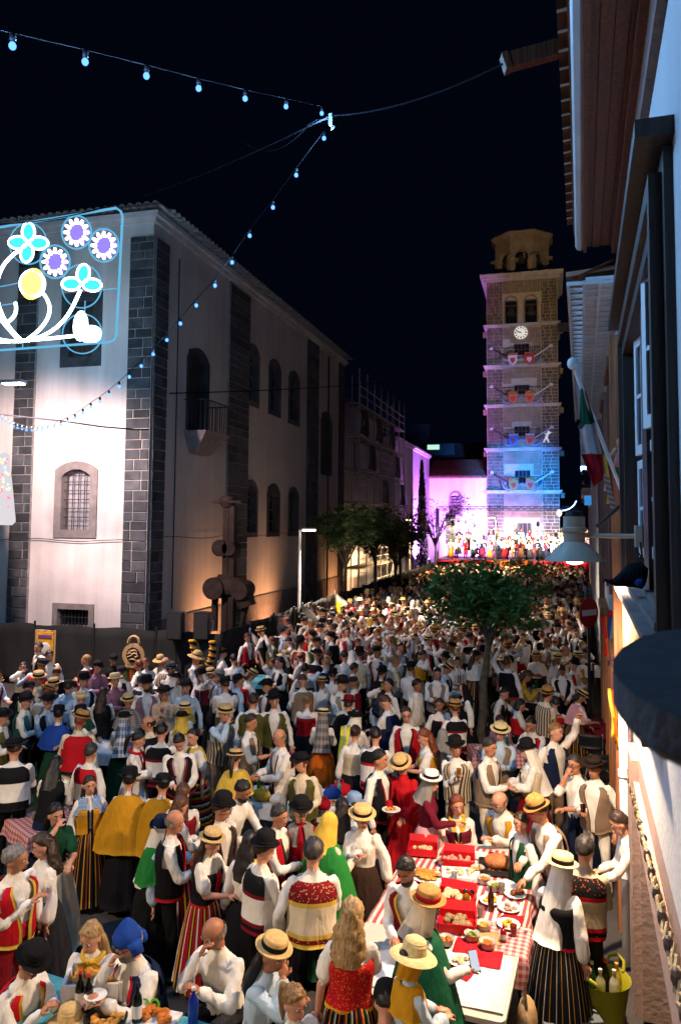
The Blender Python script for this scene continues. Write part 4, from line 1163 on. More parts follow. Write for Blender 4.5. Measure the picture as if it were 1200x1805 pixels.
# octagonal belfry
OC = Vector((TX, TY + 3.2, zt + .55)); OR_ = 2.75; OH = tz(404) - zt - .98
def arch_bay(mb, A, B, h, ow, spring, th, inward):
    """bay between corners A and B with an arched opening"""
    U = (B - A); L = U.length; U.normalize(); Z = Vector((0, 0, 1)); c = L / 2; n = 8; w = ow / 2
    def bx(x0, x1, zl0, zl1, zh0, zh1): mb.hull8([A + U * x0 + Z * zl0, A + U * x1 + Z * zl1, A + U * x1 + Z * zl1 + inward * th, A + U * x0 + Z * zl0 + inward * th], [A + U * x0 + Z * zh0, A + U * x1 + Z * zh1, A + U * x1 + Z * zh1 + inward * th, A + U * x0 + Z * zh0 + inward * th])
    bx(0, c - w, 0, 0, h, h); bx(c + w, L, 0, 0, h, h)
    for k in range(n):
        a0, a1 = math.pi * (1 - k / n), math.pi * (1 - (k + 1) / n)
        bx(c + w * math.cos(a0), c + w * math.cos(a1), spring + w * math.sin(a0), spring + w * math.sin(a1), h, h)
cor = [OC + Vector((OR_ * math.cos(R(-90 + 22.5 + 45 * k)), OR_ * math.sin(R(-90 + 22.5 + 45 * k)), 0)) for k in range(8)]
for k in range(8):
    A_, B_ = cor[k - 1], cor[k]; mid = (A_ + B_) / 2; inn = (OC - mid); inn.z = 0; inn.normalize()
    mb = MB(); arch_bay(mb, A_, B_, OH, 1.15, 2.0, .5, inn); wpart(mb, 'belfry_bay', TOWERSMOOTH, tow)
    wpart(MB().box(mid + Vector((0, 0, .35)) + inn * .2, (1.15, .06, .7), Matrix.Rotation(math.atan2((B_ - A_).y, (B_ - A_).x), 3, 'Z')), 'parapet', IRON, tow)
    if k in (0, 1, 2, 6, 7): place(BELL, 'bell', tow, Mt @ Matrix.Translation(mid + inn * .55 + Vector((0, 0, 1.5))) @ Matrix.Scale(1.2, 4))
    for q in (A_, B_): pass
    wpart(MB().box(A_ + (OC + Vector((0, 0, 0)) - A_) * -.01 + Vector((0, 0, 2.0)), (.62, .62, .16), Matrix.Rotation(R(45 * k), 3, 'Z')), 'capital', TOWERSMOOTH, tow)
rot8 = Matrix.Rotation(R(22.5 - 90), 3, 'Z')
wpart(MB().lathe([(OR_ + .05, OH), (OR_ + .12, OH + .15), (OR_ + .4, OH + .35), (OR_ + .4, OH + .5), (0, OH + .62)], 8, OC, rot8), 'belfry_cornice', TOWERSMOOTH, tow)
wpart(MB().lathe([(OR_ - .55, -.02), (OR_ - .55, .02), (0, .03)], 8, OC, rot8), 'belfry_floor', TOWERSTONE, tow)
# festive balcony decorations: two crests on a swag with crossed poles
def decoration(y, c1, c2, rim, label, dancer=False):
    z = tz(y); t = thing('balcony_decoration', label, 'decoration', (TX - .05, TY - .98, z), 0, 'crest decorations on the tower balconies')
    sw_ = MB(); pts = [(-1.85, 0, .55), (-1.6, 0, -.1), (-1.2, 0, -.35), (-.5, 0, .0), (0, 0, .28), (.5, 0, .0), (1.2, 0, -.35), (1.6, 0, -.1), (1.85, 0, .55)]
    sw_.tube(pts, [.05, .12, .15, .1, .09, .1, .15, .12, .05], 7); sw_.build('swag', MATS['swag_cloth'], t, 'all')
    for s, c in ((-1, c1), (1, c2)):
        out = [Vector((s * .75 + .42 * x, -.2, .1 + .5 * y_)) for x, y_ in ((-1, .9), (1, .9), (1, 0), (.75, -.6), (0, -1.0), (-.75, -.6), (-1, 0))]
        sh = MB().prism(out, (0, .1, 0)).build('crest_shield', MATS['crest_' + c], t)
        inn = [Vector((s * .75 + .22 * x, -.215, .05 + .26 * y_)) for x, y_ in ((-1, 1), (1, 1), (1, 0), (0, -1.0), (-1, 0))]
        MB().prism(inn, (0, .012, 0)).build('crest_emblem', MATS['crest_' + ('red' if c != 'red' else 'white')], sh)
        cr = MB(); cr.lathe([(.4, 0), (.42, .12)], 12, (s * .75, -.1, .58), cap=False); [cr.ball((s * .75 + .4 * math.cos(R(36 * q)), -.1 + .4 * math.sin(R(36 * q)) * .4, .74), .06, None, 6, 4) for q in range(10)]
        cr.build('crown_ornament', MATS[rim], t)
        po = MB(); po.tube([(s * 1.0, -.05, .25), (s * 2.6, -.1, 1.25)], .05, 5); po.build('pole', MATS['white_paint'] if s > 0 else IRON, t)
        tip = MB(); tip.ball((s * 2.68, -.1, 1.3), (.2, .08, .16), None, 8, 5); tip.build('pole_tip', MATS['crest_white'], t)
    return t
for k, c in dict(red='#c8321e', orange='#c86a48', white='#cfc8c4', blue='#2f6fb8', gold='#b07a3c').items(): mat('crest_' + k, lin(c), rough=.6, vary=.15, scale=5)
cloth('swag_cloth', lin('#8e86a0'))
decoration(640, 'white', 'red', 'crest_orange', 'topmost swag with one white and one red crest just under the tower clock')
decoration(707, 'orange', 'orange', 'crest_gold', 'swag with two orange crests on the second balcony below the clock')
decoration(781, 'blue', 'orange', 'crest_white', 'swag with a blue and an orange crest on the third balcony of the tower')
decoration(858, 'gold', 'orange', 'crest_gold', 'lowest swag and crests on the blue-lit storey of the tower')
d0 = at_y(963, 770, TY - .3)
dn = thing('dancer_figure', 'small bright cut-out dancing figure fixed on the tower wall beside the blue crest', 'figure', (d0.x, d0.y, d0.z))
mb = MB(); mb.ball((.18, 0, .42), (.12, .06, .14), None, 8, 6); mb.tube([(.1, 0, .3), (.0, 0, -.05)], [.09, .13], 6); mb.tube([(0, 0, 0), (-.28, 0, -.5)], [.1, .06], 6); mb.tube([(0, 0, 0), (.2, 0, -.52)], [.1, .06], 6); mb.tube([(.1, 0, .25), (-.2, 0, .32)], [.05, .03], 5); mb.tube([(.12, 0, .25), (.5, 0, .45)], [.05, .03], 5)
mb.build('cutout', emit('dancer_glow', (.75, .75, 1.0), .8), dn)
# ------------------------------------------------------------------ house on the right
hs = thing('street_house', 'pale house with dark wooden sash window and boarded eave along the right edge', 'house', (0.5, 0, 0), WALL_ANG - R(90))
PH = lambda t, z, k: W(t, -k, z)          # k > 0 goes into the wall
RZW = WALL_ANG - R(90)
def hbox(mb, t0, t1, o0, o1, z0, z1, mi=0):
    return mb.hull8([W(t0, o1, z0), W(t0, o0, z0), W(t1, o0, z0), W(t1, o1, z0)], [W(t0, o1, z1), W(t0, o0, z1), W(t1, o0, z1), W(t1, o1, z1)], mi)
def hpart(t0, t1, o0, o1, z0, z1, name, m_, par=None): return wpart(hbox(MB(), t0, t1, o0, o1, z0, z1), name, m_, par or hs)
TE = 9.3; EAVE = 8.06
win = (4.62, 8.3, 4.10, 6.55)
m = MB(); wall_grid(m, PH, -4, TE, 2.45, EAVE, [win], .32); wpart(m, 'upper_wall', MATS['house_render'], hs)
dr = (4.2, 8.1, 0, 1.92)
m = MB(); wall_grid(m, PH, -4, TE, 0, 2.45, [dr], .45); wpart(m, 'lower_wall', MATS['pink_render'], hs)
hpart(-4, 8.18, .0, .05, 1.92, 2.2, 'lintel_band', MATS['pink_render'])
hpart(8.15, 8.8, .0, .07, 0, 2.4, 'door_jamb', MATS['pink_render'])
hpart(dr[0], dr[1], -.42, -.36, 0, 1.92, 'shop_door', DARKWOOD)
m = MB(); hbox(m, -4, TE, -3.0, -.46, 0, EAVE - .02); wpart(m, 'inner_walls', MATS['house_render'], hs)
# dark wooden window: three stepped mouldings, two sash lights, shutter slats below
for k, (g0, o) in enumerate(((.0, .05), (.10, .12), (.22, .08))):
    a, b, c, d = win[0] - .24 + g0, win[1] + .24 - g0, win[2] - .10 + g0 * .3, win[3] + .22 - g0; th = .12
    fr = hpart(a, a + th, -.12, o, c, d, 'window_frame', DARKWOOD); hpart(b - th, b, -.12, o, c, d, 'window_frame', DARKWOOD); hpart(a + th, b - th, -.12, o, d - th, d, 'window_frame', DARKWOOD)
hpart(win[0] - .34, win[1] + .34, 0, .2, win[3] + .24, win[3] + .34, 'window_hood', DARKWOOD)
tm1 = at_wall(1140, 650)[0]
hpart(tm1 - .22, tm1 + .22, -.2, .03, win[2], win[3], 'mullion', DARKWOOD)
def leaf(t0, z0, z1, phi, wdt=.46):
    """white casement leaf standing ajar"""
    D = WALL_U * math.cos(R(phi)) + WALL_N * math.sin(R(phi)); Q = WALL_U * -math.sin(R(phi)) + WALL_N * math.cos(R(phi)); b0 = W(t0, -.08, 0)
    def bar(u0, u1, c, d, w0=-.02, w1=.02): return MB().hull8([b0 + D * u + Q * w + Vector((0, 0, c)) for u, w in ((u0, w0), (u1, w0), (u1, w1), (u0, w1))], [b0 + D * u + Q * w + Vector((0, 0, d)) for u, w in ((u0, w0), (u1, w0), (u1, w1), (u0, w1))])
    wpart(bar(.06, wdt - .06, z0 + .07, z1 - .07, -.004, .004), 'window_pane', DARKGLASS, hs)
    for u0, u1, c, d in ((0, .075, z0, z1), (wdt - .075, wdt, z0, z1), (.075, wdt - .075, z0, z0 + .09), (.075, wdt - .075, z1 - .08, z1)): wpart(bar(u0, u1, c, d), 'sash_frame', WHITEPAINT, hs)
    wpart(bar(wdt / 2 - .014, wdt / 2 + .014, z0 + .09, z1 - .08, -.014, .014), 'glazing_bar', WHITEPAINT, hs); wpart(bar(.075, wdt - .075, (z0 + z1) / 2 - .016, (z0 + z1) / 2 + .016, -.016, .016), 'glazing_bar', WHITEPAINT, hs)
leaf(5.35, 5.38, 6.5, 17); leaf(7.15, 5.34, 6.42, 9); leaf(5.75, 4.45, 5.33, 11); leaf(7.3, 4.4, 5.3, 6)
hpart(win[0] + .1, tm1 - .22, -.24, -.2, win[2] + .06, win[3] - .1, 'inner_pane', DARKGLASS); hpart(tm1 + .22, win[1] - .1, -.24, -.2, win[2] + .06, win[3] - .1, 'inner_pane', DARKGLASS)
for k, (o0, o1, z) in enumerate(((-.2, .06, 4.22), (-.1, .13, 4.17), (-.05, .19, 4.10))): hpart(win[0] - .1, win[1] + .55, o0, o1, z - .045, z, 'sill_board', GREYSTONE)
for k in range(19):
    t = 5.75 + k * .16; hpart(t, t + .075, .02, .10, 3.3, 4.05, 'baluster', MATS['crest_gold'] if False else PALEWOOD)
hpart(5.65, win[1] + .5, .0, .13, 3.2, 3.3, 'balustrade_rail', DARKWOOD); hpart(5.65, win[1] + .5, .0, .018, 3.3, 4.05, 'balustrade_back', DARKWOOD)
# eave: soffit boards, fascia, gutter, barrel tiles seen from below
hpart(-4, TE + .1, 0, .06, EAVE - .42, EAVE - .08, 'frieze_board', REDWOOD)
for k in range(4): hpart(-4, TE + .1, .06 + .095 * k, .15 + .095 * k, EAVE - .06 + .01 * (k % 2), EAVE - .03 + .01 * (k % 2), 'soffit_board', REDWOOD)
hpart(-4, TE + .1, .06, .12, EAVE - .16, EAVE - .07, 'moulding', REDWOOD); hpart(-4, TE + .1, .40, .44, EAVE - .12, EAVE + .1, 'fascia_board', REDWOOD)
gut = MB(); gut.tube([W(t, .47, EAVE - .03) for t in (-4, 0, 4, TE + .1)], .062, 8); wpart(gut, 'gutter', STEEL, hs)
hr_ = MB(); hr_.add([W(-4, .55, EAVE + .1), W(TE + .1, .55, EAVE + .1), W(TE + .1, -3, EAVE + 1.6), W(-4, -3, EAVE + 1.6)], [(0, 1, 2, 3)]); hroof = wpart(hr_, 'roof', TERRA, hs)
Mh = local(hs); tl2 = TILE.copy(); tl2.materials.clear(); tl2.materials.append(TERRA)
for k in range(56): place(tl2, 'roof_tile', hroof, Mh @ Matrix.Translation(W(-3.8 + .235 * k, .30, EAVE + .17)) @ Matrix.Rotation(RZW - R(90), 4, 'Z'))
def free_beam(a, b, w, name, label):
    a, b = Vector(a), Vector(b); c = (a + b) / 2; t = thing(name, label, 'beam', c)
    d = b - a; rot = frame_z(d); mb = MB(); mb.box((0, 0, 0), (w, w * 1.3, d.length), rot); mb.build('timber', REDWOOD, t)
    e = MB(); e.box(d.normalized() * -d.length * .46, (w * 1.12, w * 1.42, .06), rot); e.build('end_block', REDWOOD, t)
    return t
b1 = at_d(886, 112, 7.6); b1e = at_d(1030, 72, 7.6)
free_beam(b1, b1e, .12, 'timber_beam', 'wooden beam jutting from the near eave into the black sky')
# drain pipe, cables and garland on the wall
tp = at_wall(1107, 1600, .1)[0]
pp = thing('drain_pipe', 'pale grey drain pipe running down the pink wall', 'pipe', W(8.95, .1, 0))
wpart(MB().tube([W(8.95, .1, .05), W(8.95, .1, 2.9)], .048, 10), 'pipe', WHITEPAINT, pp, 'all')
for z in (.95, 2.0): wpart(MB().tube([W(8.95, .1, z), W(8.95, .1, z + .07)], .062, 10), 'collar', WHITEPAINT, pp)
gl = thing('rope_garland', 'dry rope garland hung along the pink wall under the black ledge', 'garland', W(7, .05, 2.1))
rg = random.Random(4)
for s_ in range(3):
    pts = [W(9.4 - .13 * k, .05 + .02 * math.sin(k * 1.7 + s_ * 2), 2.02 + .008 * k + .035 * math.cos(k * 1.9 + s_ * 2.1)) for k in range(48)]
    wpart(MB().tube(pts, .014, 5), 'rope', mat('straw_rope', lin('#8a7a5a'), vary=.4, scale=30), gl)
for k in range(17):
    c = W(9.3 - .37 * k, .06, 2.02 + .025 * k); wpart(MB().ball(c, (.03, .045, .05), None, 7, 5), 'knot', DARKWOOD, gl)
# the ledge close to the camera: a rounded black slab of the next balcony
lz = CAM_Z - .215
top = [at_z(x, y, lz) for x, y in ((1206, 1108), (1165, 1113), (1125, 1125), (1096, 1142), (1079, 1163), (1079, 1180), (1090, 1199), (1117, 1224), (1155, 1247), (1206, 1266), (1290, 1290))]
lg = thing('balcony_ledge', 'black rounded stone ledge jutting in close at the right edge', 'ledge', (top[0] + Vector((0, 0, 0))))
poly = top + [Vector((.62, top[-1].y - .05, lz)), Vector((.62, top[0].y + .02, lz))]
mb = MB(); mb.prism(poly, (0, 0, -.05)); mb.m = [0 if k < 2 else 1 for k in range(len(mb.m))]; wpart(mb, 'slab', [mat('black_slate', (.014, .015, .018), rough=.8, vary=.5, scale=20, bump=.4, bscale=90), mat('slate_lit_edge', (.075, .08, .095), rough=.7, vary=.4, scale=30, bump=.4, bscale=80)], lg)  # side faces paler: light from below is put into their colour
c0 = sum(poly, Vector()) / len(poly); und = [c0 + (p - c0) * .93 + Vector((0, 0, -.051)) for p in poly]
wpart(MB().prism(und, (0, 0, -.012)), 'underside_moulding', GREYSTONE, lg)
# black cloth bundle with a curled tip on the sill
bp_ = at_wall(1150, 1000, .14)
bn = thing('cloth_bundle', 'black felt bundle with a curled tip resting on the window sill', 'hat', W(6.0, .09, 4.225))
mb = MB(); mb.tube([(-.40, .02, .07), (-.385, .01, .10), (-.34, 0, .085), (-.28, 0, .075), (-.2, .0, .11), (-.1, .02, .15), (.0, .03, .16), (.06, .03, .15)], [.008, .014, .02, .035, .075, .115, .135, .08], 10, squash=1.15)
mb.v = [tuple(Vector(v) * (1 + .12 * noise.noise(Vector(v) * 9))) for v in mb.v]
mb.build('felt', C('black'), bn, 'all'); bn.rotation_euler.z = RZW; bn.scale = (.66, .66, .66)
MB().ball((-.02, -.10, .09), (.055, .05, .045), None, 10, 6).build('lining', C('blue'), bn, 'all')

# next house along the wall: tall wooden windows, whitewashed tile eave
TN = 22.0; EN = 7.55
nh = thing('street_house', 'narrower pale house with tall red-brown wooden windows behind the wall lamp', 'house', W(TE, 0, 0), RZW)
def npart(t0, t1, o0, o1, z0, z1, name, m_): return wpart(hbox(MB(), t0, t1, o0, o1, z0, z1), name, m_, nh)
NW = [(10.6, 11.7, 3.7, 6.6), (13.4, 14.6, 3.7, 6.6), (16.8, 18.2, 3.7, 6.6)]; ND = [(10.3, 11.8, 0, 2.75), (13.2, 14.8, 0, 2.75), (16.6, 18.4, 0, 2.75)]
m = MB(); wall_grid(m, PH, TE + .004, TN, 0, EN, NW + ND, .3); hbox(m, TE + .03, TN, -3, -.4, 0, EN - .01); wpart(m, 'wall', MATS['house_render'], nh)
for k, (a, b, c, d) in enumerate(NW + ND):
    wd_ = ORANGEWOOD if k >= 3 else REDWOOD
    npart(a, b, -.25, -.2, c, d, 'door_leaf' if k >= 3 else 'window_leaf', wd_)
    npart(a - .15, a + .02, -.1, .13, c, d + .15, 'frame_post', wd_); npart(b - .02, b + .15, -.1, .13, c, d + .15, 'frame_post', wd_); npart(a - .2, b + .2, -.1, .16, d + .15, d + .28, 'frame_head', wd_)
    for q in range(3): npart(a + .06, b - .06, -.2, -.16, c + .15 + (d - c) * q / 3, c - .1 + (d - c) * (q + 1) / 3, 'door_panel' if k >= 3 else 'pane', wd_ if k >= 3 else DARKGLASS)
npart(9.72, 10.02, 0, .15, 0, 7.0, 'timber_pilaster', ORANGEWOOD)
npart(19.2, 19.5, 0, .12, 0, 7.0, 'timber_pilaster', REDWOOD)
npart(TE, TN, .0, .42, EN, EN + .06, 'soffit', MATS['house_render'])
wpart(MB().add([W(TE, .5, EN + .1), W(TN, .5, EN + .1), W(TN, -3, EN + 1.5), W(TE, -3, EN + 1.5)], [(0, 1, 2, 3)]), 'roof', TERRA, nh)
Mn = local(nh)
for k in range(46): place(tl2, 'roof_tile', nh, Mn @ Matrix.Translation(W(TE + .15 + .27 * k, .32, EN + .1)) @ Matrix.Rotation(RZW - R(90), 4, 'Z'))
for k in range(46): npart(TE + .0 + .27 * k, TE + .045 + .27 * k, .1, .62, EN - .02, EN + .02, 'mortar_joint', WHITEPAINT)
for o in (.24, .42, .6): npart(TE, TN, o, o + .035, EN - .024, EN + .024, 'mortar_line', WHITEPAINT)
b2a = at_d(982, 578, 16.5); b2b = at_d(1050, 569, 16.5)
free_beam(b2a, b2b, .13, 'timber_beam', 'short wooden beam under the whitewashed eave beside the tower clock')
# last houses on the right, down to the tower
for n_, (t0, t1, h, lab) in enumerate(((22.2, 31, 7.0, 'third house on the right with white-edged eave behind the flag'), (31.2, 44, 7.6, 'far dark house on the right behind the metal lamp shade'), (44.5, 60, 6.6, 'farthest low house on the right beside the stage'))):
    h3 = thing('street_house', lab, 'house', W(t0, 0, 0), RZW)
    dd = [(t0 + 1.2 + 2.8 * q, t0 + 2.4 + 2.8 * q, z, z + 2.1) for q in range(int((t1 - t0) / 2.9)) for z in (.02, 3.6)]
    m = MB(); wall_grid(m, PH, t0, t1, 0, h, dd, .25); hbox(m, t0 + .02, t1 - .02, -5, -.3, 0, h - .02); wpart(m, 'wall', MATS['house_render'] if n_ < 2 else MATS['side_render'], h3)
    for a, b, c, d in dd: wpart(hbox(MB(), a + .02, b - .02, -.2, -.15, c, d), 'window' if c > 1 else 'door', DARKWOOD, h3)
    wpart(hbox(MB(), t0, t1, .0, .45, h, h + .12), 'eave', MATS['house_render'], h3)
    for k in range(int((t1 - t0) / .35)): wpart(hbox(MB(), t0 + .35 * k, t0 + .35 * k + .05, .1, .5, h - .04, h - .002), 'mortar_joint', WHITEPAINT, h3)
    wpart(MB().add([W(t0, .5, h + .13), W(t1, .5, h + .13), W(t1, -3, h + 1.5), W(t0, -3, h + 1.5)], [(0, 1, 2, 3)]), 'roof', TERRA, h3)
bx_ = at_d(1037, 882, 40)
sgn = thing('lit_shop_sign', 'small blue lit box sign on the far right house beside the lamp top', 'sign', bx_); MB().box((0, 0, 0), (.4, .3, .5)).build('sign_box', emit('blue_sign', (.05, .35, .9), .7), sgn)
nt_ = at_d(990, 900, 30)
neon = thing('neon_ornament', 'bright white neon tick on the street side above the metal lamp', 'light', nt_); MB().tube([(0, 0, 0), (.12, 0, .01), (.3, 0, .08), (.45, 0, .2), (.55, 0, .38)], .022, 6).build('tube', emit('neon_white', (.7, .85, 1), 4), neon)
MB().ball((-.1, 0, -.1), (.1, .08, .13), None, 8, 6).build('bulb_cluster', emit('warm_cluster', (1, .75, .5), 3), neon)

# ------------------------------------------------------------------ wall lamps with conical shades
WARM = (1.0, .72, .48)
LAMPS = []
def wall_lamp(p, tw, label, power):
    t = thing('wall_lamp', label, 'lamp', p, 0, 'metal wall lamps along the house fronts')
    grey = mat('lamp_enamel', lin('#b8ab9a'), rough=.4, vary=.08)
    MB().lathe([(.09, .235), (.10, .24), (.10, .14), (.118, .13), (.118, .10), (.10, .09), (.10, .0), (.13, -.02), (.275, -.17), (.28, -.18), (.27, -.18), (.12, -.03), (0, -.02)], 28).build('shade', grey, t, True)
    MB().lathe([(0, .30), (.075, .285), (.088, .235)], 20).build('cap', IRON, t, True)
    MB().ball((0, 0, -.165), (.095, .095, .05), None, 14, 8).build('bulb', emit('lamp_bulb', (1, .86, .7), 30), t, 'all')
    e = W(tw, .0, p.z + .06) - p
    MB().tube([(0.09, 0, .06), e], .022, 8).build('bracket', grey, t)
    MB().box(e, (.06, .16, .2), Matrix.Rotation(RZW, 3, 'Z')).build('wall_plate', grey, t)
    e2 = W(tw, .0, p.z + .38) - p
    wire = MB(); wire.tube([e, e + Vector((-.03, -.05, -.12)), e + Vector((.02, -.1, -.2)), e + Vector((0, -.15, -.05))], .01, 5); wire.build('cable', IRON, t)
    o = lamp('lamp_light', 'SPOT', p + Vector((0, 0, -.235)), power, WARM, t, p + Vector((0, 0, -5)), .09, 165, .35)
    LAMPS.append(o); return t
LP = at_d(1012, 955, 7.3)
wall_lamp(LP, 7.6, 'grey conical metal lamp glowing on its bracket at the right wall', 1700)
strut = thing('wall_strut', 'slanting iron stay bolted to the right wall above the lamp bracket', 'bracket', at_d(1108, 880, 8)); s0 = at_d(1110, 876, 8.2) - strut.location; s1 = at_d(1052, 928, 8.5) - strut.location
MB().tube([s0, s1], .022, 6).build('stay_rod', IRON, strut); MB().box(s0, (.05, .1, .18)).build('plate', IRON, strut)
wall_lamp(Vector((-.2, -1.2, 4.6)), -1.2, 'grey conical metal lamp on the house wall behind the viewer', 880)  # unseen lamp, assumed and added to light the foreground crowd and table

# ------------------------------------------------------------------ flag, ribbons, dolls, no-entry sign
f0 = at_d(1010, 645, 8.6); f1 = W(9.6, .05, at_wall(1075, 880, .05)[1])
fl = thing('flag', 'green white and red flag hanging from a slanted white pole with a knob', 'flag', f1)
a = f0 - f1; MB().tube([(0, 0, 0), a], .022, 8).build('pole', WHITEPAINT, fl); MB().ball(a * 1.02, (.055, .055, .07), None, 10, 7).build('finial', WHITEPAINT, fl, 'all')
m_ = MB(); q0 = a * .97; q1 = a * .40
L_ = [at_d(1023, 684, 8.6) - f1, at_d(1021, 752, 8.6) - f1, at_d(1024, 800, 8.6) - f1, at_d(1046, 858, 8.6) - f1]; R_ = [at_d(1032, 690, 8.7) - f1, at_d(1048, 745, 8.8) - f1, at_d(1060, 800, 8.8) - f1, at_d(1065, 845, 8.8) - f1]
def lerp_list(L, t): x = t * (len(L) - 1); i = min(int(x), len(L) - 2); return L[i].lerp(L[i + 1], x - i)
TRI = ('flag_green', 'flag_white', 'flag_red')
for n_, c in zip(TRI, ('#0f4a3a', '#b9b6bb', '#8f0f22')): cloth(n_, lin(c), fold=.2)
sheet(m_, lambda u, v, k: lerp_list(L_, 1 - v).lerp(lerp_list(R_, 1 - v), u) + Vector((.0, .05 * math.sin(u * 9 + v * 2) - k, 0)), 14, 15, .004, lambda i, j: 2 if i < 5 else (1 if i < 10 else 0))
m_.build('cloth', [MATS[n_] for n_ in TRI], fl, 'all', fix=False)
emb = MB(); ec = at_d(1024, 752, 8.5) - f1; emb.lathe([(.022, 0), (.036, .003), (.036, .006), (.022, .006)], 12, ec, Matrix.Rotation(R(90), 3, 'X'), cap=False, arc=.6); emb.ball(ec, (.022, .006, .03), None, 8, 5); emb.build('emblem', mat('flag_emblem', lin('#3d4a2c'), vary=.5, scale=40), fl)
sc_ = MB(); sheet(sc_, lambda u, v, k: (at_d(1062, 838, 8.7) - f1).lerp(at_d(1074, 842, 8.8) - f1, u) + (at_d(1078, 905, 8.9) - at_d(1062, 838, 8.7)) * (1 - v) + Vector((0, .02 * math.sin(u * 6 + v * 4) - k, 0)), 6, 8, .004); sc_.build('banner_tail', checks('scarf_print', lin('#a8a29c'), lin('#3a2a30'), 7), fl, 'all', fix=False)
def ribbons(px, py, h, t_, label, cols):
    p = at_d(px, py, t_); rb = thing('ribbon_bunch', label, 'ribbons', p, 0, 'ribbon bunches on the right wall')
    for k, c in enumerate(cols):
        mb = MB(); x0 = (k - len(cols) / 2) * .035; ln = h * (.8 + .25 * ((k * 7) % 5) / 5)
        sheet(mb, lambda u, v, kk: Vector((x0 + (u - .5) * .04 + .02 * math.sin(v * 5 + k), -.03 * k % .05 + .02 * math.sin(v * 7 + k * 2) - kk, -ln * (1 - v))), 2, 10, .003); mb.build('ribbon', C(c), rb, 'all', fix=False)
    MB().ball((0, 0, .03), (.05, .04, .05), None, 8, 6).build('knot', C(cols[0]), rb, 'all')
ribbons(1086, 800, .75, 9.2, 'green yellow red and blue ribbons hanging high beside the flag', ['yellow', 'red', 'blue', 'green', 'gold', 'red'])
ribbons(1076, 1085, .75, 11.4, 'red orange and sky-blue ribbons hanging below the lamp', ['red', 'orange', 'blue', 'denim', 'crimson'])
ribbons(1091, 1215, .7, 8.9, 'yellow orange and purple ribbons hanging low under the ledge', ['yellow', 'orange', 'gold', 'purple', 'orange'])
for px, py, t_, lab in ((1094, 798, 9.0, 'small pink rag doll pinned high on the wall'), (1076, 842, 9.4, 'small pale rag doll by the end of the flag')):
    p = at_d(px, py, t_); dl = thing('rag_doll', lab, 'doll', p); MB().ball((0, 0, .12), (.05, .05, .06), None, 8, 6).build('head', SKINS[0], dl, 'all'); b_ = MB(); b_.lathe([(.03, .08), (.06, -.02), (.085, -.16)], 10); b_.tube([(.04, 0, .05), (.12, 0, -.03)], .018, 5); b_.tube([(-.04, 0, .05), (-.12, 0, -.03)], .018, 5); b_.build('dress', C('pink'), dl, 'all')
mg = thing('street_bulb', 'bare bright bulb lighting the wall under the black ledge', 'lamp', W(8.6, .12, at_wall(1107, 1255, .1)[1])); MB().ball((0, 0, 0), (.05, .05, .09), None, 10, 8).build('bulb', emit('bare_bulb', (1, .85, .65), 14), mg, 'all'); MB().tube([(0, 0, .08), (0, 0, .2)], .025, 8).build('socket', IRON, mg)
lamp('bulb_light', 'POINT', mg.location + Vector((-.12, 0, 0)), 22, (1, .72, .42), mg, size=.06)
ns = at_d(1037, 1080, 17.0)
no = thing('no_entry_sign', 'round red no-entry sign with white bar on a dark post', 'sign', (ns.x, ns.y, 0))
MB().tube([(0, .04, 0), (0, .04, ns.z + .4)], .035, 8).build('post', IRON, no); rot = Matrix.Rotation(R(52), 3, 'Z') @ Matrix.Rotation(R(90), 3, 'X')
dsc = MB().lathe([(0, 0), (.33, 0), (.335, .01), (.33, .02), (0, .02)], 28, (0, 0, 0), rot).build('disc', mat('sign_red', lin('#9a0c16'), rough=.4, vary=.05), no); dsc.location = (0, 0, ns.z)
MB().box(rot @ Vector((0, 0, .024)), (.5, .13, .008), rot).build('bar', WHITEPAINT, dsc)

# ------------------------------------------------------------------ festoon lights, cables
BULB = MB().ball((0, 0, 0), (.027, .027, .030), None, 10, 8).mesh('bulb', emit('blue_bulb', (.09, .27, 1.0), 3.2), 'all')
CAPM = MB().lathe([(.018, .035), (.024, .04), (.022, .085), (0, .09)], 8).mesh('socket', BLACKPLASTIC, 'all')
def festoon(pts, depth, label, lstep, lpow):
    P_ = [at_d(x, y, d) for (x, y), d in zip(pts, depth)]
    t = thing('light_string', label, 'string lights', P_[0], 0, 'strings of blue bulbs')
    wire = MB(); wp = []
    for k, p in enumerate(P_): wp.append(p + Vector((0, 0, .10)))
    wire.tube(wp, .0055, 5); wpart(wire, 'wire', mat('black_wire', (.010, .010, .012), rough=1, spec=0), t)
    M = local(t)
    for p in P_:
        b = place(BULB, 'bulb', t, M @ Matrix.Translation(p)); place(CAPM, 'socket', b)
    for p in P_[::lstep]: lamp('bulb_glow', 'POINT', p + Vector((0, 0, -.2)), lpow, (.22, .52, 1.0), t, size=.05)
    return t, P_
up = [(-95, 56), (22, 80), (150, 108), (258, 133), (350, 155), (432, 173), (504, 187), (567, 199)]
festoon(up, [1 / (1 / 5.2 + (1 / 10.4 - 1 / 5.2) * k / 7) for k in range(8)], 'upper string of blue bulbs crossing the sky to the wire junction', 1, 112)
lo = [(571, 243), (522, 308), (481, 365), (440, 415), (409, 462), (379, 503), (346, 538), (318, 570), (294, 599), (270, 624), (249, 645), (228, 664), (210, 681), (192, 696), (176, 708), (160, 718), (146, 728), (132, 737), (119, 743), (107, 748), (96, 752), (84, 755), (74, 757), (65, 758), (56, 758), (47, 758), (39, 756), (31, 754), (24, 751), (17, 747), (10, 742), (4, 738), (-3, 733)]
fs2, P2 = festoon(lo, [1 / (1 / 10.2 + (1 / 18.6 - 1 / 10.2) * min(1, k / 20)) for k in range(len(lo))], 'sagging string of blue bulbs running down in front of the black quoin', 4, 80)
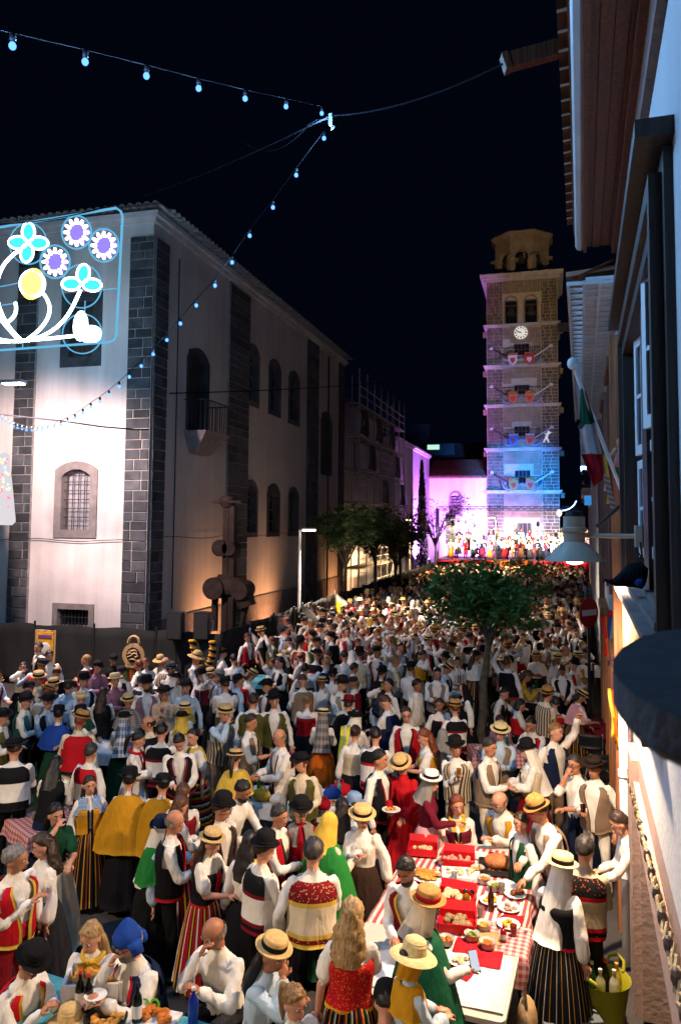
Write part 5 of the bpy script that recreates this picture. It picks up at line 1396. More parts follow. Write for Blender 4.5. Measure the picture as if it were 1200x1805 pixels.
def cable(pts, label, r=.012):
    t = thing('overhead_cable', label, 'cable', pts[0]); wpart(MB().tube(pts, r, 5), 'wire', MATS['black_wire'], t); return t
J = at_d(583, 203, 10.3)
def sag(a, b, s, n=14): return [a.lerp(b, k / n) + Vector((0, 0, -s * 4 * (k / n) * (1 - k / n))) for k in range(n + 1)]
cable(sag(b1, J, .12), 'thin black cable from the wooden beam to the junction of the light strings')
cable(sag(J, at_d(-60, 392, 19), .5), 'loose black cable from the light junction down to the flower sign')
cable(sag(J + Vector((0, 0, -.05)), at_d(560, 210, 10.6), .0, 2) + sag(at_d(545, 218, 10.7), at_d(430, 250, 12), .25), 'second loose wire looping left of the light junction', .008)
cable([at_d(0, 730, 18.8), at_d(110, 742, 18.9), at_d(180, 752, 18.9), at_d(240, 757, 19.2), at_d(262, 757, 19.6)], 'thick black cable stretched low across the convent front', .02)
cable(sag(PS(1, 8.6, -.1), at_d(860, 640, 66), .5), 'thin cable slung across the street from the convent to the tower', .02)
jn = thing('cable_clamp', 'small white clamp where the strings of bulbs meet', 'clamp', J); MB().box((0, 0, -.06), (.05, .05, .16)).build('clamp', WHITEPAINT, jn); MB().tube([(0, 0, -.1), (.02, 0, -.2), (.05, 0, -.16)], .012, 5).build('hook', WHITEPAINT, jn)

# ------------------------------------------------------------------ glowing flower sign
SY = 15.2
def sg(x, y): return at_y(x, y, SY)
so = sg(100, 500)
sign = thing('flower_light_sign', 'glowing neon sign of white stems with blue and violet flowers', 'light sign', so)
NEON = emit('neon_tube', (.75, .95, 1.0), 9); CYAN = emit('neon_cyan', (.05, .62, .78), 1.6); VIO = emit('neon_violet', (.30, .22, .9), 1.2); PINKL = emit('neon_pink', (1, .72, .85), 6); YEL = emit('neon_yellow', (1, .72, .12), 3.0); BLUEF = emit('rope_light', (.15, .55, .9), .9)
def sp(mb, name, m__, par=None): 
    M = local(sign); mb.v = [tuple(M @ Vector(v)) for v in mb.v]; return mb.build(name, m__, par or sign, 'all')
def bez(p, n=18):
    p = [np.array(q, float) for q in p]; out = []
    for k in range(n + 1):
        t = k / n; q = list(p)
        while len(q) > 1: q = [q[i] * (1 - t) + q[i + 1] * t for i in range(len(q) - 1)]
        out.append(tuple(q[0]))
    return out
SX_ = lambda pts: [sg(*p) for p in pts]
sp(MB().tube(SX_([(-120, 420), (0, 400), (205, 366), (213, 372), (216, 382), (205, 590), (200, 600), (190, 603), (0, 617), (-120, 627)]), .028, 6), 'frame', BLUEF)
for a_, b_ in (((0, 505), (40, 497)), ((0, 538), (28, 534)), ((160, 512), (205, 508)), ((40, 600), (40, 613)), ((150, 530), (149, 556))): sp(MB().tube(SX_([a_, b_]), .014, 5), 'brace', BLUEF)
for st in ([(40, 601), (-10, 560), (-30, 480), (35, 440)], [(35, 601), (5, 570), (-40, 520), (-60, 440)], [(44, 601), (105, 560), (90, 530), (70, 510)], [(50, 600), (110, 585), (125, 550), (142, 510)], [(-60, 605), (20, 602), (80, 598), (145, 590)], [(-60, 580), (0, 602), (20, 602), (40, 601)], [(8, 570), (30, 560), (30, 545), (27, 533)]):
    sp(MB().tube(SX_(bez(st)), .038, 8), 'stem', NEON)
def petal(c, d, L, w):
    d = np.array(d, float); d /= np.hypot(*d); n_ = np.array((-d[1], d[0])); c = np.array(c, float); pts = []
    for k in range(21):
        a = 2 * math.pi * k / 20; pts.append(tuple(c + d * (L * .5 - L * .5 * math.cos(a)) + n_ * w * math.sin(a)))
    sp(MB().tube(SX_(pts), .024, 6, False), 'petal_outline', NEON)
    q = [sg(*p) + Vector((0, .03, 0)) for p in pts[:-1]]; sp(MB().prism(q, (0, .03, 0)), 'petal', CYAN)
def circ(c, r, m__, th, name, el=1.0): sp(MB().tube(SX_([(c[0] + r * math.cos(2 * math.pi * k / 28), c[1] + r * el * math.sin(2 * math.pi * k / 28)) for k in range(29)]), th, 6, False), name, m__)
for c, prt in (((50, 427), ((0, -1), (1, .05), (-1, 0), (-.15, 1))), ((144, 500), ((.15, -1), (1, .1), (-1, 0)))):
    circ((c[0], c[1] + (2 if len(prt) > 3 else 4)), 33 if len(prt) > 3 else 35, BLUEF, .016, 'hoop', 1.1)
    for d_ in prt: petal((c[0] + d_[0] * 2, c[1] + d_[1] * 2), d_, 33, 11)
circ((145, 588), 35, BLUEF, .016, 'hoop')
for d_, L in (((0, -1), 34), ((1, 0), 34)):
    petal((142, 592), d_, L, 11)
sp(MB().ball(sg(160, 588), (.28, .06, .2), None, 14, 8), 'glow_bud', NEON); sp(MB().ball(sg(142, 574), (.2, .06, .36), None, 14, 8), 'glow_bud', NEON)
sp(MB().ball(sg(57, 500), (.34, .08, .38), None, 18, 10), 'yellow_disc', YEL); circ((57, 500), 20, NEON, .05, 'disc_ring', 1.1)
for c in ((135, 409), (183, 432), (97, 461)):
    circ(c, 26, BLUEF, .022, 'flower_ring', 1.12); sp(MB().lathe([(0, 0), (.27, 0), (.27, .02), (0, .02)], 20, sg(*c) + Vector((0, .08, 0)), Matrix.Rotation(R(-90), 3, 'X')), 'flower_disc', VIO)
    for k in range(12):
        a = 2 * math.pi * k / 12; p0 = sg(c[0] + 14 * math.cos(a), c[1] + 15.5 * math.sin(a)); p1 = sg(c[0] + 22 * math.cos(a), c[1] + 24.5 * math.sin(a)); sp(MB().tube([p0, p1], [.05, .032], 6), 'flower_bulb', PINKL)
for x in (30, 120): sp(MB().tube([sg(x, 402 - x * .17), sg(x, 402 - x * .17) + Vector((0, 0, .5))], .012, 5), 'hanger', IRON)
lamp('sign_light', 'POINT', sg(80, 500) + Vector((0, 1.0, 0)), 60, (.55, .85, 1.0), sign, size=1.0)
lamp('sign_light', 'POINT', sg(-60, 520) + Vector((0, 1.2, 0)), 90, (.55, .85, 1.0), sign, size=1.2)
# luminous lady figure at the left edge
ly = at_y(4, 860, 17.5); lady = thing('luminous_figure', 'tall white glowing figure dotted with red and gold at the left edge', 'light sign', ly)
mb = MB(); sil = [(.0, .98), (.12, .9), (.18, .7), (.16, .55), (.24, .2), (.33, -.4), (.40, -.9), (.3, -1.0)]; mb.prism([(x, 0, y) for x, y in sil] + [(-x, 0, y) for x, y in reversed(sil)], (0, .08, 0)); mb.build('panel', emit('figure_white', (.95, .90, .95), .8), lady)
rl = random.Random(2)
for k in range(46):
    y = rl.uniform(-.9, .85); w = .12 + .24 * (1 - (y + 1) / 2); MB().ball((rl.uniform(-w, w), -.02, y), .035, None, 6, 4).build('lamp_dot', (emit('dot_red', (1, .2, .25), 2), emit('dot_gold', (1, .7, .3), 2), emit('dot_blue', (.4, .6, 1), 2))[k % 3], lady)

# ------------------------------------------------------------------ street lamps
INV0 = CAM_ROT.transposed()
def street_lamp(px, py, d, arm, label, power, color, foot=0.0, aim=None, base_x=None, angle=150):
    h = at_d(px, py, d); bx = h + arm
    t = thing('street_lamp', label, 'street lamp', (bx.x, bx.y, foot), 0, 'slim street lamps')
    hz = h.z - foot
    MB().tube([(0, 0, 0), (0, 0, hz * .5), (0, 0, hz)], [.07, .06, .05], 8).build('pole', STEEL, t)
    rel = Vector((h.x - bx.x, h.y - bx.y, hz))
    MB().tube([(0, 0, hz - .05), rel * 1.0 + Vector((0, 0, .03))], .04, 7).build('arm', STEEL, t)
    ang = math.atan2(rel.y, rel.x); rm = Matrix.Rotation(ang, 3, 'Z')
    MB().box(rel + Vector((0, 0, .03)), (.55, .24, .07), rm).build('lamp_head', STEEL, t); MB().box(rel + Vector((0, 0, -.02)), (.46, .19, .03), rm).build('led_panel', emit('led_' + label[:6], color, 28), t)
    lamp('lamp_light', 'SPOT', h + Vector((0, 0, -.08)), power, color, t, aim or h + Vector((0, 0, -5)), .15, angle, .5)
    return t
street_lamp(545, 934, 29.5, Vector((-.38, 0, 0)), 'slim lamp post with a white lamp head before the convent side', 8000, (1, .80, .62), aim=at_d(545, 934, 29.5) + Vector((3.5, -1.5, -5)), angle=118)
street_lamp(24, 675, 18.0, Vector((-1.2, -.1, 0)), 'lamp on a curved arm at the left edge above the sagging bulbs', 6000, (1, .70, .60), aim=at_d(40, 1000, 20.5))
street_lamp(720, 916, 50, Vector((.0, .5, 0)), 'far lamp post with amber head beside the lilac church', 5000, (1, .66, .32))
street_lamp(866, 912, 54, Vector((.3, 0, 0)), 'slim lamp post in front of the lilac wall by the stage', 3500, (1, .78, .5))

lb = Vector((-9.5, 1.5, 7.6)); vb = INV0 @ (lb - CAM_P)  # unseen lamp post, added to brighten the left of the crowd
street_lamp(PP_X + F_PX * vb.x / -vb.z, PP_Y - F_PX * vb.y / -vb.z, -vb.z, Vector((-.8, -.4, 0)), 'tall lamp post on the square outside the picture to the left', 4000, (1, .78, .58))
# ------------------------------------------------------------------ cloth-covered fence round the convent
fpost = MB().tube([(0, 0, 0), (0, 0, 1.82)], .03, 6).mesh('post', IRON)
def fence(pts, h, label):
    t = thing('site_fence', label, 'fence', pts[0]); M = local(t)
    for k, p in enumerate(pts): place(fpost, 'post', t, M @ Matrix.Translation(p))
    for k, (a, b) in enumerate(zip(pts, pts[1:])):
        a, b = Vector(a), Vector(b); d = (b - a); n_ = Vector((d.y, -d.x, 0)).normalized(); rp = random.Random(k)
        mb = MB(); sheet(mb, lambda u, v, kk: a + d * u + n_ * (.03 * math.sin(u * 9 + k) * (1 - .3 * v) + .02 * math.sin(u * 23 + v * 3) - kk) + Vector((0, 0, .04 + (h + .03 * math.sin(u * 6.3 + k)) * v)), 14, 6, .012)
        wpart(mb, 'cloth_panel', MATS['fence_cloth'] if k % 5 else MATS['fence_cloth'], t, 'all')
    return t
FX, FY = -8.6, 19.0
fence([Vector((-22 + 1.93 * k, FY - .0 + .1, 0)) for k in range(8)], 1.68, 'black cloth-covered fence in front of the convent facade')
fence([Vector((-8.49 - .0 * k, FY + .1 + 2.0 * k, 0)) for k in range(20)], 1.72, 'long dark cloth-covered fence running up the street beside the convent side')

# rusty steel sculpture behind the fence
sx = at_x(402, 1110, -9.7); RUST = mat('dark_rust', (.022, .012, .009), rough=.85, vary=.5, scale=5, bump=.3)
scl = thing('steel_sculpture', 'rusty abstract steel sculpture of drums and curved plates on a twin column', 'sculpture', (-9.7, sx.y, 0))
SY0 = sx.y
def ss(px, py): p = at_y(px, py, SY0); return Vector((p.x + 9.7, 0, p.z))
for a_, b_ in (((397, 1112), (401, 892)), ((408, 1112), (411, 892))):
    MB().hull8([ss(*a_) + Vector((-.09, -.13, 0)), ss(*a_) + Vector((.09, -.13, 0)), ss(*a_) + Vector((.09, .13, 0)), ss(*a_) + Vector((-.09, .13, 0))], [ss(*b_) + Vector((-.09, -.13, 0)), ss(*b_) + Vector((.09, -.13, 0)), ss(*b_) + Vector((.09, .13, 0)), ss(*b_) + Vector((-.09, .13, 0))]).build('column', RUST, scl)
MB().box(ss(404, 885), (1.0, .5, .07)).build('cross_plate', RUST, scl); MB().lathe([(0, -.18), (.2, -.18), (.28, 0), (.28, .06), (.2, .16), (0, .16)], 14, ss(402, 884)).build('cap_drum', RUST, scl, True)
rx = Matrix.Rotation(R(90), 3, 'X')
MB().lathe([(0, -.25), (.26, -.25), (.26, .25), (0, .25)], 18, ss(392, 966), rx).build('drum', RUST, scl, True); MB().lathe([(0, -.25), (.22, -.25), (.22, .25), (0, .25)], 18, ss(408, 967), rx).build('drum', RUST, scl, True)
MB().lathe([(0, -.4), (.34, -.4), (.34, .4), (0, .4)], 20, ss(384, 1036), rx).build('drum', RUST, scl, True); MB().lathe([(0, -.35), (.28, -.35), (.28, .35), (0, .35)], 20, ss(428, 1040), rx).build('drum', RUST, scl, True)
MB().tube([ss(384, 1030), ss(404, 1034), ss(426, 1038), ss(436, 1070)], [.3, .34, .3, .26], 10, squash=1.1).build('curved_plate', RUST, scl, True)
MB().tube([ss(379, 1050), ss(378, 1112)], .11, 8).build('leg', RUST, scl); MB().tube([ss(432, 1070), ss(424, 1108)], [.12, .05], 8).build('leg', RUST, scl)
MB().box((.1, 0, .55), (1.6, .8, 1.1)).build('plinth', GREYSTONE, scl)

# loudspeakers on stands behind the fence
for px, lab in ((311, 'left loudspeaker on its stand above the black fence'), (358, 'right loudspeaker by the rusty sculpture above the black fence')):
    p = at_d(px, 1103, 20.6); sp_ = thing('loudspeaker', lab, 'loudspeaker', (p.x, p.y, 0), R(10), 'loudspeakers above the fence')
    z0 = p.z - .36; mb = MB(); mb.prism([(-.21, -.2, z0), (.21, -.2, z0), (.17, .2, z0), (-.17, .2, z0)], (0, 0, .72)); mb.build('cabinet', BLACKPLASTIC, sp_)
    MB().box((0, -.215, z0 + .36), (.36, .02, .64)).build('grille', mat('speaker_mesh', (.02, .02, .021), rough=.6, vary=.5, scale=90), sp_); MB().tube([(0, 0, 0), (0, 0, z0)], .03, 8).build('stand', IRON, sp_)
    MB().tube([(.22, 0, z0 + .5), (.27, 0, z0 + .5), (.27, 0, z0 + .2), (.22, 0, z0 + .2)], .012, 5).build('handle', STEEL, sp_)
# wooden jug-shaped cut-out with a wave emblem, ribbons below
kp = at_d(235, 1152, 18.6); ku = kp.z
jug = thing('cutout_sign', 'pale wooden handbag-shaped cut-out with a black wave emblem on the fence', 'sign', (kp.x, kp.y, 0))
body = [(.30 * math.sin(a), 0, ku - .05 + .29 * -math.cos(a)) for a in [R(35) + R(290) * k / 22 for k in range(23)]]
mb = MB(); mb.prism(body, (0, .03, 0)); mb.box((0, .015, ku - .31), (.44, .03, .07)); mb.build('plywood', PALEWOOD, jug)
MB().tube([(.15 * math.cos(a), .015, ku + .24 + .17 * math.sin(a)) for a in [math.pi * k / 12 for k in range(13)]], .035, 6).build('handle', PALEWOOD, jug)
em = MB(); c = Vector((0, -.008, ku - .04)); em.lathe([(.185, 0), (.185, .008), (0, .008)], 24, c, Matrix.Rotation(R(90), 3, 'X')); eo = em.build('emblem_disc', IRON, jug)
wv = MB()
for pts in ([(-.15, -.05), (-.05, -.02), (.03, .05), (.1, .04), (.13, -.02), (.07, -.05), (.04, -.01)], [(-.12, .08), (-.04, .1), (.04, .12), (.12, .09)], [(-.1, -.12), (0, -.09), (.09, -.12)], [(-.16, .02), (-.08, .05), (0, .03)]): wv.tube([c + Vector((x, -.012, z)) for x, z in pts], [.012] + [.026] * (len(pts) - 2) + [.008], 6)
wv.build('wave_mark', PALEWOOD, jug); MB().tube([(0, .06, 0), (0, .06, ku)], .03, 6).build('post', DARKWOOD, jug)
rb = thing('ribbon_bunch', 'bunch of rainbow ribbons hanging under the wooden cut-out sign', 'ribbons', (kp.x, kp.y - .05, ku - .36))
for k, c_ in enumerate(('blue', 'green', 'red', 'yellow', 'orange', 'purple', 'white', 'crimson')):
    mb = MB(); x0 = -.26 + .07 * k; sheet(mb, lambda u, v, kk: Vector((x0 + u * .06, -.02 * math.sin(v * 5 + k) - kk, -.55 * (1 - v))), 2, 6, .003); mb.build('ribbon', C(c_), rb, 'all', fix=False)
# posters on the fence
def poster(px, py, d, w, h, cols, label, yaw=0.0):
    p = at_d(px, py, d); t = thing('poster', label, 'poster', (p.x, p.y, p.z), yaw)
    fr = MB(); fr.box((0, .02, 0), (w + .1, .03, h + .1)); fr.build('board', PALEWOOD if 'wooden' in label else GREYSTONE, t)
    MB().box((0, -.002, 0), (w, .012, h)).build('sheet', cols[0], t); MB().box((0, -.012, h * .36), (w * .8, .008, h * .1)).build('title_strip', cols[1], t); MB().ball((w * .05, -.012, -h * .05), (w * .3, .01, h * .22), None, 12, 6).build('picture', cols[2], t, 'all'); MB().box((0, -.012, -h * .4), (w * .7, .008, h * .05)).build('caption_strip', cols[1], t)
mat('poster_yellow', lin('#d19a20'), vary=.3, scale=5); mat('poster_purple', lin('#6a3f86'), vary=.3); mat('poster_blank', lin('#b8a48a'), vary=.35, scale=6)
poster(79, 1141, 18.7, .48, .72, (MATS['poster_yellow'], MATS['poster_purple'], MATS['crest_white']), 'yellow poster in a wooden frame on the black fence')
poster(500, 1110, 24.6, .5, .8, (MATS['poster_blank'], MATS['crest_orange'], MATS['crest_red']), 'beige poster leaning on the long dark fence', R(70))
# corn garland loop on the fence
gp = at_d(350, 1150, 19.3); ga = thing('corn_garland', 'yellow and black garland of dried corn looped on the fence below the loudspeakers', 'garland', gp)
def loop(pts):
    for k in range(len(pts)): pass
for pts in ([(338, 1128), (341, 1140), (343, 1152), (346, 1163), (351, 1172), (358, 1178)], [(374, 1130), (375, 1142), (374, 1154), (371, 1164), (366, 1173)]):
    q = [at_d(x, y, 18.7) for x, y in pts]
    for a_, b_ in zip(q, q[1:]):
        for s in range(3): c = a_.lerp(b_, (s + .5) / 3); wpart(MB().ball(c, (.11, .09, .045), Matrix.Rotation(R(20 * s), 3, 'Y'), 8, 5), 'corn_cob', (C('gold'), C('black'), C('tan'))[s], ga, 'all')
# small flags leaning on the fence
for px, py, d, cols, lab in ((440, 1135, 22, ('#b9b6b0', '#9a3326', '#1f5f38'), 'white red and green striped flag drooping on the fence'), (590, 1060, 31, ('#c9c2b4', '#d0a52a', '#d0a52a'), 'white and yellow flag tied to the long fence'), (533, 1085, 27, ('#c9c2b4', '#7fa0c0', '#c9a93a'), 'pale flag with blue and yellow bands on the long fence')):
    p = at_d(px, py, d); t = thing('flag', lab, 'flag', (p.x, p.y, 0)); MB().tube([(0, 0, 0), (0, 0, p.z + .45)], .018, 6).build('pole', WHITEPAINT, t)
    mb = MB(); sheet(mb, lambda u, v, k: Vector((.05 + .55 * u, -.05 * math.sin(u * 8) - k, p.z - .4 + .75 * v - .45 * u)), 12, 6, .004, lambda i, j: 2 - i // 2); mb.build('cloth', [cloth('flagcol_' + c[1:], lin(c)) for c in cols], t, 'all', fix=False)
# amber uplights washing the convent side
for u, p_, c_ in ((4.2, 900, (1, .42, .18)), (9.5, 800, (1, .42, .18)), (19.5, 500, (1, .42, .16)), (27.5, 900, (1, .5, .22))):
    t = thing('ground_spotlight', 'amber floodlight on the ground against the convent side, ' + ('nearest the sculpture' if u < 6 else 'before the three lower windows' if u < 12 else 'at the far corner' if u < 22 else 'at the foot of the scaffolding'), 'floodlight', PS(u, 0.0, -1.9), 0, 'amber floodlights along the convent')
    MB().box((0, 0, .12), (.22, .3, .2)).build('housing', IRON, t); MB().box((-.115, 0, .16), (.012, .26, .14)).build('lens', emit('amber_lens', (1, .5, .2), 6), t)
    lamp('flood_light', 'SPOT', t.location + Vector((-.14, 0, .2)), p_, c_, t, PS(u, 1.3, 0), .1, 98, 1.0)
# ------------------------------------------------------------------ stage at the foot of the tower
ST = thing('stage', 'low stage with red and orange front cloth below the clock tower', 'stage', (-2.6, 66, 0))
MB().box((0, 2, .85), (13.5, 6, 1.7)).build('platform', DARKWOOD, ST)
for k in range(9): 
    mb = MB(); sheet(mb, lambda u, v, kk: Vector((-6.7 + 1.49 * (k + u), -1.06 - .05 * math.sin(u * 12) + kk, .1 + 1.62 * v - .12 * math.sin(u * math.pi) * v)), 10, 3, .01); mb.build('front_cloth', C('orange') if k in (3, 4) else C('red'), ST, 'all', fix=False)
tr = thing('lighting_truss', 'black lighting truss spanning in front of the tower with bright lamps', 'truss', (-2.6, 66.5, 0))
zt_ = at_y(870, 897, 66.5).z
for x in (-6.9, 6.6): MB().box((x, 0, zt_ / 2), (.28, .28, zt_)).build('leg', IRON, tr)
for o in ((0, 0), (.3, 0), (.15, -.26)): MB().tube([(-6.9, o[1] * .5, zt_ - .1 + o[0]), (6.6, o[1] * .5, zt_ - .1 + o[0])], .035, 6).build('chord', IRON, tr)
lc = MB()
for k in range(44): x = -6.9 + 13.5 * k / 44; lc.tube([(x, 0, zt_ - .1 + (.3 if k % 2 else 0)), (x + 13.5 / 44, 0, zt_ - .1 + (0 if k % 2 else .3))], .018, 4)
lc.build('lacing', IRON, tr)
def stage_lamp(x, c, power, aim, kind, y=0.0, z=None, ang=60, label=None, glow=12):
    z = zt_ - .45 if z is None else z
    t = thing('stage_lamp', label, 'stage lamp', (-2.6 + x, 66.5 + y, z), 0, 'stage lamps'); 
    d = (Vector(aim) - t.location).normalized(); rot = frame_z(d)
    MB().lathe([(.06, -.22), (.12, -.2), (.14, .1), (.15, .14), (.13, .14), (0, .10)], 14, (0, 0, 0), rot).build('can', IRON, t, True); MB().lathe([(0, .12), (.125, .12), (.125, .13), (0, .135)], 14, (0, 0, 0), rot).build('lens', emit('lens_%d_%d_%d' % tuple(int(9 * v) for v in c), c, glow), t)
    MB().tube([(0, 0, .3), (0, 0, .05)], .03, 5).build('yoke', IRON, t)
    if -12 < y < 3 and z < 6: MB().tube([(0, .16, .3), (0, .16, -z)], .03, 6).build('stand', IRON, t)  # stand added to hold up the lamp
    lamp('beam_light', 'SPOT', t.location + d * .2, power, c, t, aim, .1, ang, .6)
WS = (1, .80, .55); PU = (.55, .17, 1.0); BL = (.03, .27, 1.0); MG = (.95, .28, .95)
for x_, lb in ((-5.2, 'leftmost warm white lamp on its stand before the stage'), (-1.7, 'warm white lamp on its stand left of the stage middle'), (1.6, 'warm white lamp on its stand right of the stage middle'), (4.1, 'rightmost warm white lamp on its stand before the stage')): stage_lamp(x_, WS, 6500, (-2.6 + x_, 67.2, 2.6), 's', -3.4, 4.7, 85, lb, 40)  # assumed lamps on added stands, to light the performers from in front
stage_lamp(-6.3, PU, 10000, (-7.5, 73.6, 4), 'p', 2.6, 2.9, 120, 'violet stage lamp low at the left wing of the stage')
stage_lamp(-7.5, PU, 36000, (-11.3, 66, 5), 'p', -.5, 1.4, 140, 'violet stage lamp aimed at the long church wall', )
stage_lamp(-9.2, (.62, .25, 1.0), 20000, (-9, 73.6, 3), 'p', 2.0, .6, 120, 'lilac stage lamp on the ground below the lilac gable wall')
stage_lamp(-3.4, BL, 6000, (-3.4, 73, 5.0), 'b', -4.2, 2.2, 50, 'blue stage lamp aimed up at the left side of the tower')
stage_lamp(3.4, BL, 6000, (-1.5, 73, 5.0), 'b', -4.2, 2.2, 50, 'blue stage lamp aimed up at the right side of the tower')
stage_lamp(.1, MG, 5000, (-2.5, 73, 4.2), 'm', -1.6, 1.6, 44, 'magenta stage lamp at the centre of the tower foot')
stage_lamp(4.05, (1, .76, .50), 46000, (-2.5, 73, 25), 'w', -35, 7.75, 36, 'amber floodlight on the far house eave shining at the top of the tower')  # assumed floodlight, added to light the belfry
stage_lamp(4.5, (.02, .24, 1.0), 120000, (-2.6, 73, 7.5), 'b', -20.5, 7.1, 24, 'blue floodlight on the far house eave washing the lower tower')  # assumed floodlight, added for the blue on the lower storeys
stage_lamp(4.75, (.75, .2, 1.0), 6000, (-2.4, 73, 4.5), 'm', -13.5, 6.2, 18, 'violet floodlight on the far house eave aimed at the middle of the tower')  # assumed floodlight, added to tint the tower middle violet
stage_lamp(4.2, (.12, .28, 1.0), 34000, (-2.5, 73, 16), 'b', -27.5, 7.2, 27, 'pale blue floodlight on the far house eave washing the whole tower shaft')  # assumed floodlight, added to tint the whole shaft blue
pa = thing('line_array', 'black column loudspeaker hanging at the left end of the truss', 'loudspeaker', (-2.6 - 5.7, 66.3, zt_ - .5))
for k in range(6): MB().prism([(-.42, -.3, -.42 * k - .4), (.42, -.3, -.42 * k - .4), (.36, .3, -.42 * k - .4), (-.36, .3, -.42 * k - .4)], (0, 0, .38)).build('cabinet', BLACKPLASTIC, pa)
MB().tube([(0, 0, 0), (0, 0, .5)], .04, 5).build('hoist', IRON, pa)
bxx = thing('subwoofer', 'black bass speaker box at the left front of the stage', 'loudspeaker', (-8.4, 64.6, 0)); MB().box((0, 0, .75), (1.4, 1.0, 1.5)).build('cabinet', BLACKPLASTIC, bxx); MB().box((0, -.51, .75), (1.2, .03, 1.3)).build('grille', MATS['speaker_mesh'], bxx)
# cart wheel leaning at the right end of the stage
whp = at_y(988, 968, 65); wh = thing('cart_wheel', 'pale wooden cart wheel at the right end of the stage', 'wheel', whp)
mb = MB(); mb.tube([(.75 * math.cos(2 * math.pi * k / 24), 0, .75 * math.sin(2 * math.pi * k / 24)) for k in range(25)], .07, 6, False); mb.build('rim', PALEWOOD, wh)
for k in range(10): a = 2 * math.pi * k / 10; MB().tube([(.1 * math.cos(a), 0, .1 * math.sin(a)), (.72 * math.cos(a), 0, .72 * math.sin(a))], .035, 5).build('spoke', PALEWOOD, wh)
MB().ball((0, 0, 0), .14, None, 10, 6).build('hub', PALEWOOD, wh)

# ------------------------------------------------------------------ trees
def leafmat(k, c):
    m, nt, b = nodes_of(k); nz = N(nt, 'ShaderNodeNewGeometry')
    mp = N(nt, 'ShaderNodeMapRange'); mp.inputs['To Min'].default_value = .5; mp.inputs['To Max'].default_value = 1.6; nt.links.new(nz.outputs['Random Per Island'], mp.inputs['Value'])
    mul = N(nt, 'ShaderNodeVectorMath', operation='SCALE'); mul.inputs[0].default_value = c; nt.links.new(mp.outputs[0], mul.inputs['Scale']); nt.links.new(mul.outputs[0], b.inputs['Base Color'])
    b.inputs['Roughness'].default_value = .5; b.inputs['Specular IOR Level'].default_value = .3
    MATS[k] = m; return m
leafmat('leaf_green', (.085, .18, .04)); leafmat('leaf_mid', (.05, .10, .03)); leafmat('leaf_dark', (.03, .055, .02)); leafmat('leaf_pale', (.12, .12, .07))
BARK = mat('bark', (.10, .085, .06), rough=.95, vary=.4, scale=8, bump=.8, bscale=20)
def tree(x, y, h, cr, cz, nleaf, leaf, size, label, seed, flat=.6, lean=(0, 0)):
    rn = random.Random(seed); t = thing('tree', label, 'tree', (x, y, 0))
    tk = MB(); top = Vector((lean[0], lean[1], cz - cr * flat * .5)); mid = top * .5 + Vector((rn.uniform(-.1, .1), rn.uniform(-.1, .1), 0)); r0 = .035 * h * .8
    tk.tube([(0, 0, 0), mid * .5 + Vector((.03, .02, 0)), mid, top], [r0, r0 * .8, r0 * .7, r0 * .5], 8)
    tips = []
    for k in range(9):
        a = rn.uniform(0, 6.28); e = Vector((cr * .75 * math.cos(a) * rn.uniform(.5, 1), cr * .75 * math.sin(a) * rn.uniform(.5, 1), rn.uniform(-.1, .8) * cr * flat)) + Vector((lean[0], lean[1], cz)); st = mid.lerp(top, rn.uniform(.5, 1))
        m_ = st.lerp(e, .5) + Vector((0, 0, .12 * cr)); tk.tube([st, m_, e], [r0 * .4, r0 * .25, r0 * .08], 6); tips += [e, m_, st.lerp(e, .75)]
        for q in range(3): e2 = e + Vector((rn.uniform(-1, 1), rn.uniform(-1, 1), rn.uniform(-.4, .6))) * cr * .4; tk.tube([m_, e2], [r0 * .14, r0 * .04], 4); tips.append(e2)
    tk.build('trunk', BARK, t, True)
    lf = MB(); vs = []; fs = []
    cl = [(tp, rn.uniform(.16, .32) * cr) for tp in tips] + [(Vector((lean[0], lean[1], cz)) + Vector((rn.gauss(0, .45), rn.gauss(0, .45), rn.gauss(0, .3) * flat)) * cr, rn.uniform(.16, .3) * cr) for _ in range(9)]
    for k in range(nleaf):
        c, r = cl[rn.randrange(len(cl))]; d = Vector((rn.gauss(0, 1), rn.gauss(0, 1), rn.gauss(0, .7))); d = d.normalized() * r * rn.random() ** .4
        p = c + d; rot = Euler((rn.uniform(-1, 1), rn.uniform(-1, 1), rn.uniform(0, 6.28))).to_matrix(); s = size * rn.uniform(.6, 1.3); o = len(vs)
        for v in ((0, -s, 0), (s * .4, 0, s * .1), (0, s, 0), (-s * .4, 0, s * .1)): vs.append(tuple(p + rot @ Vector(v)))
        fs += [(o, o + 1, o + 2), (o, o + 2, o + 3)]
    lf.add(vs, fs); lf.build('crown', MATS[leaf], t, fix=False)
    return t
tp_ = at_z(846, 1290, 0); tp_ = at_d(846, 1180, 16.6)
tree(tp_.x, tp_.y, 4.2, 1.5, 2.85, 4200, 'leaf_green', .095, 'leafy green street tree rising out of the crowd on a slim trunk', 4, .55, (.2, .6))
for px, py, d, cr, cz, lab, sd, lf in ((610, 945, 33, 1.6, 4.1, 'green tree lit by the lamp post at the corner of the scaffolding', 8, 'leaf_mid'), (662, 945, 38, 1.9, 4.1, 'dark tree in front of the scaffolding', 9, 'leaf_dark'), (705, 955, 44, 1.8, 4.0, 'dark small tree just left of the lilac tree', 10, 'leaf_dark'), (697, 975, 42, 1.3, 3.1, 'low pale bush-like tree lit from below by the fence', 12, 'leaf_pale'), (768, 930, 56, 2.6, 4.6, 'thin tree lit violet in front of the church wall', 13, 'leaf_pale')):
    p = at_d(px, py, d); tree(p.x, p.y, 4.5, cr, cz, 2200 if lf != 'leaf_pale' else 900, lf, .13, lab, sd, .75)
cp = at_y(725, 880, Y3 + 8); 
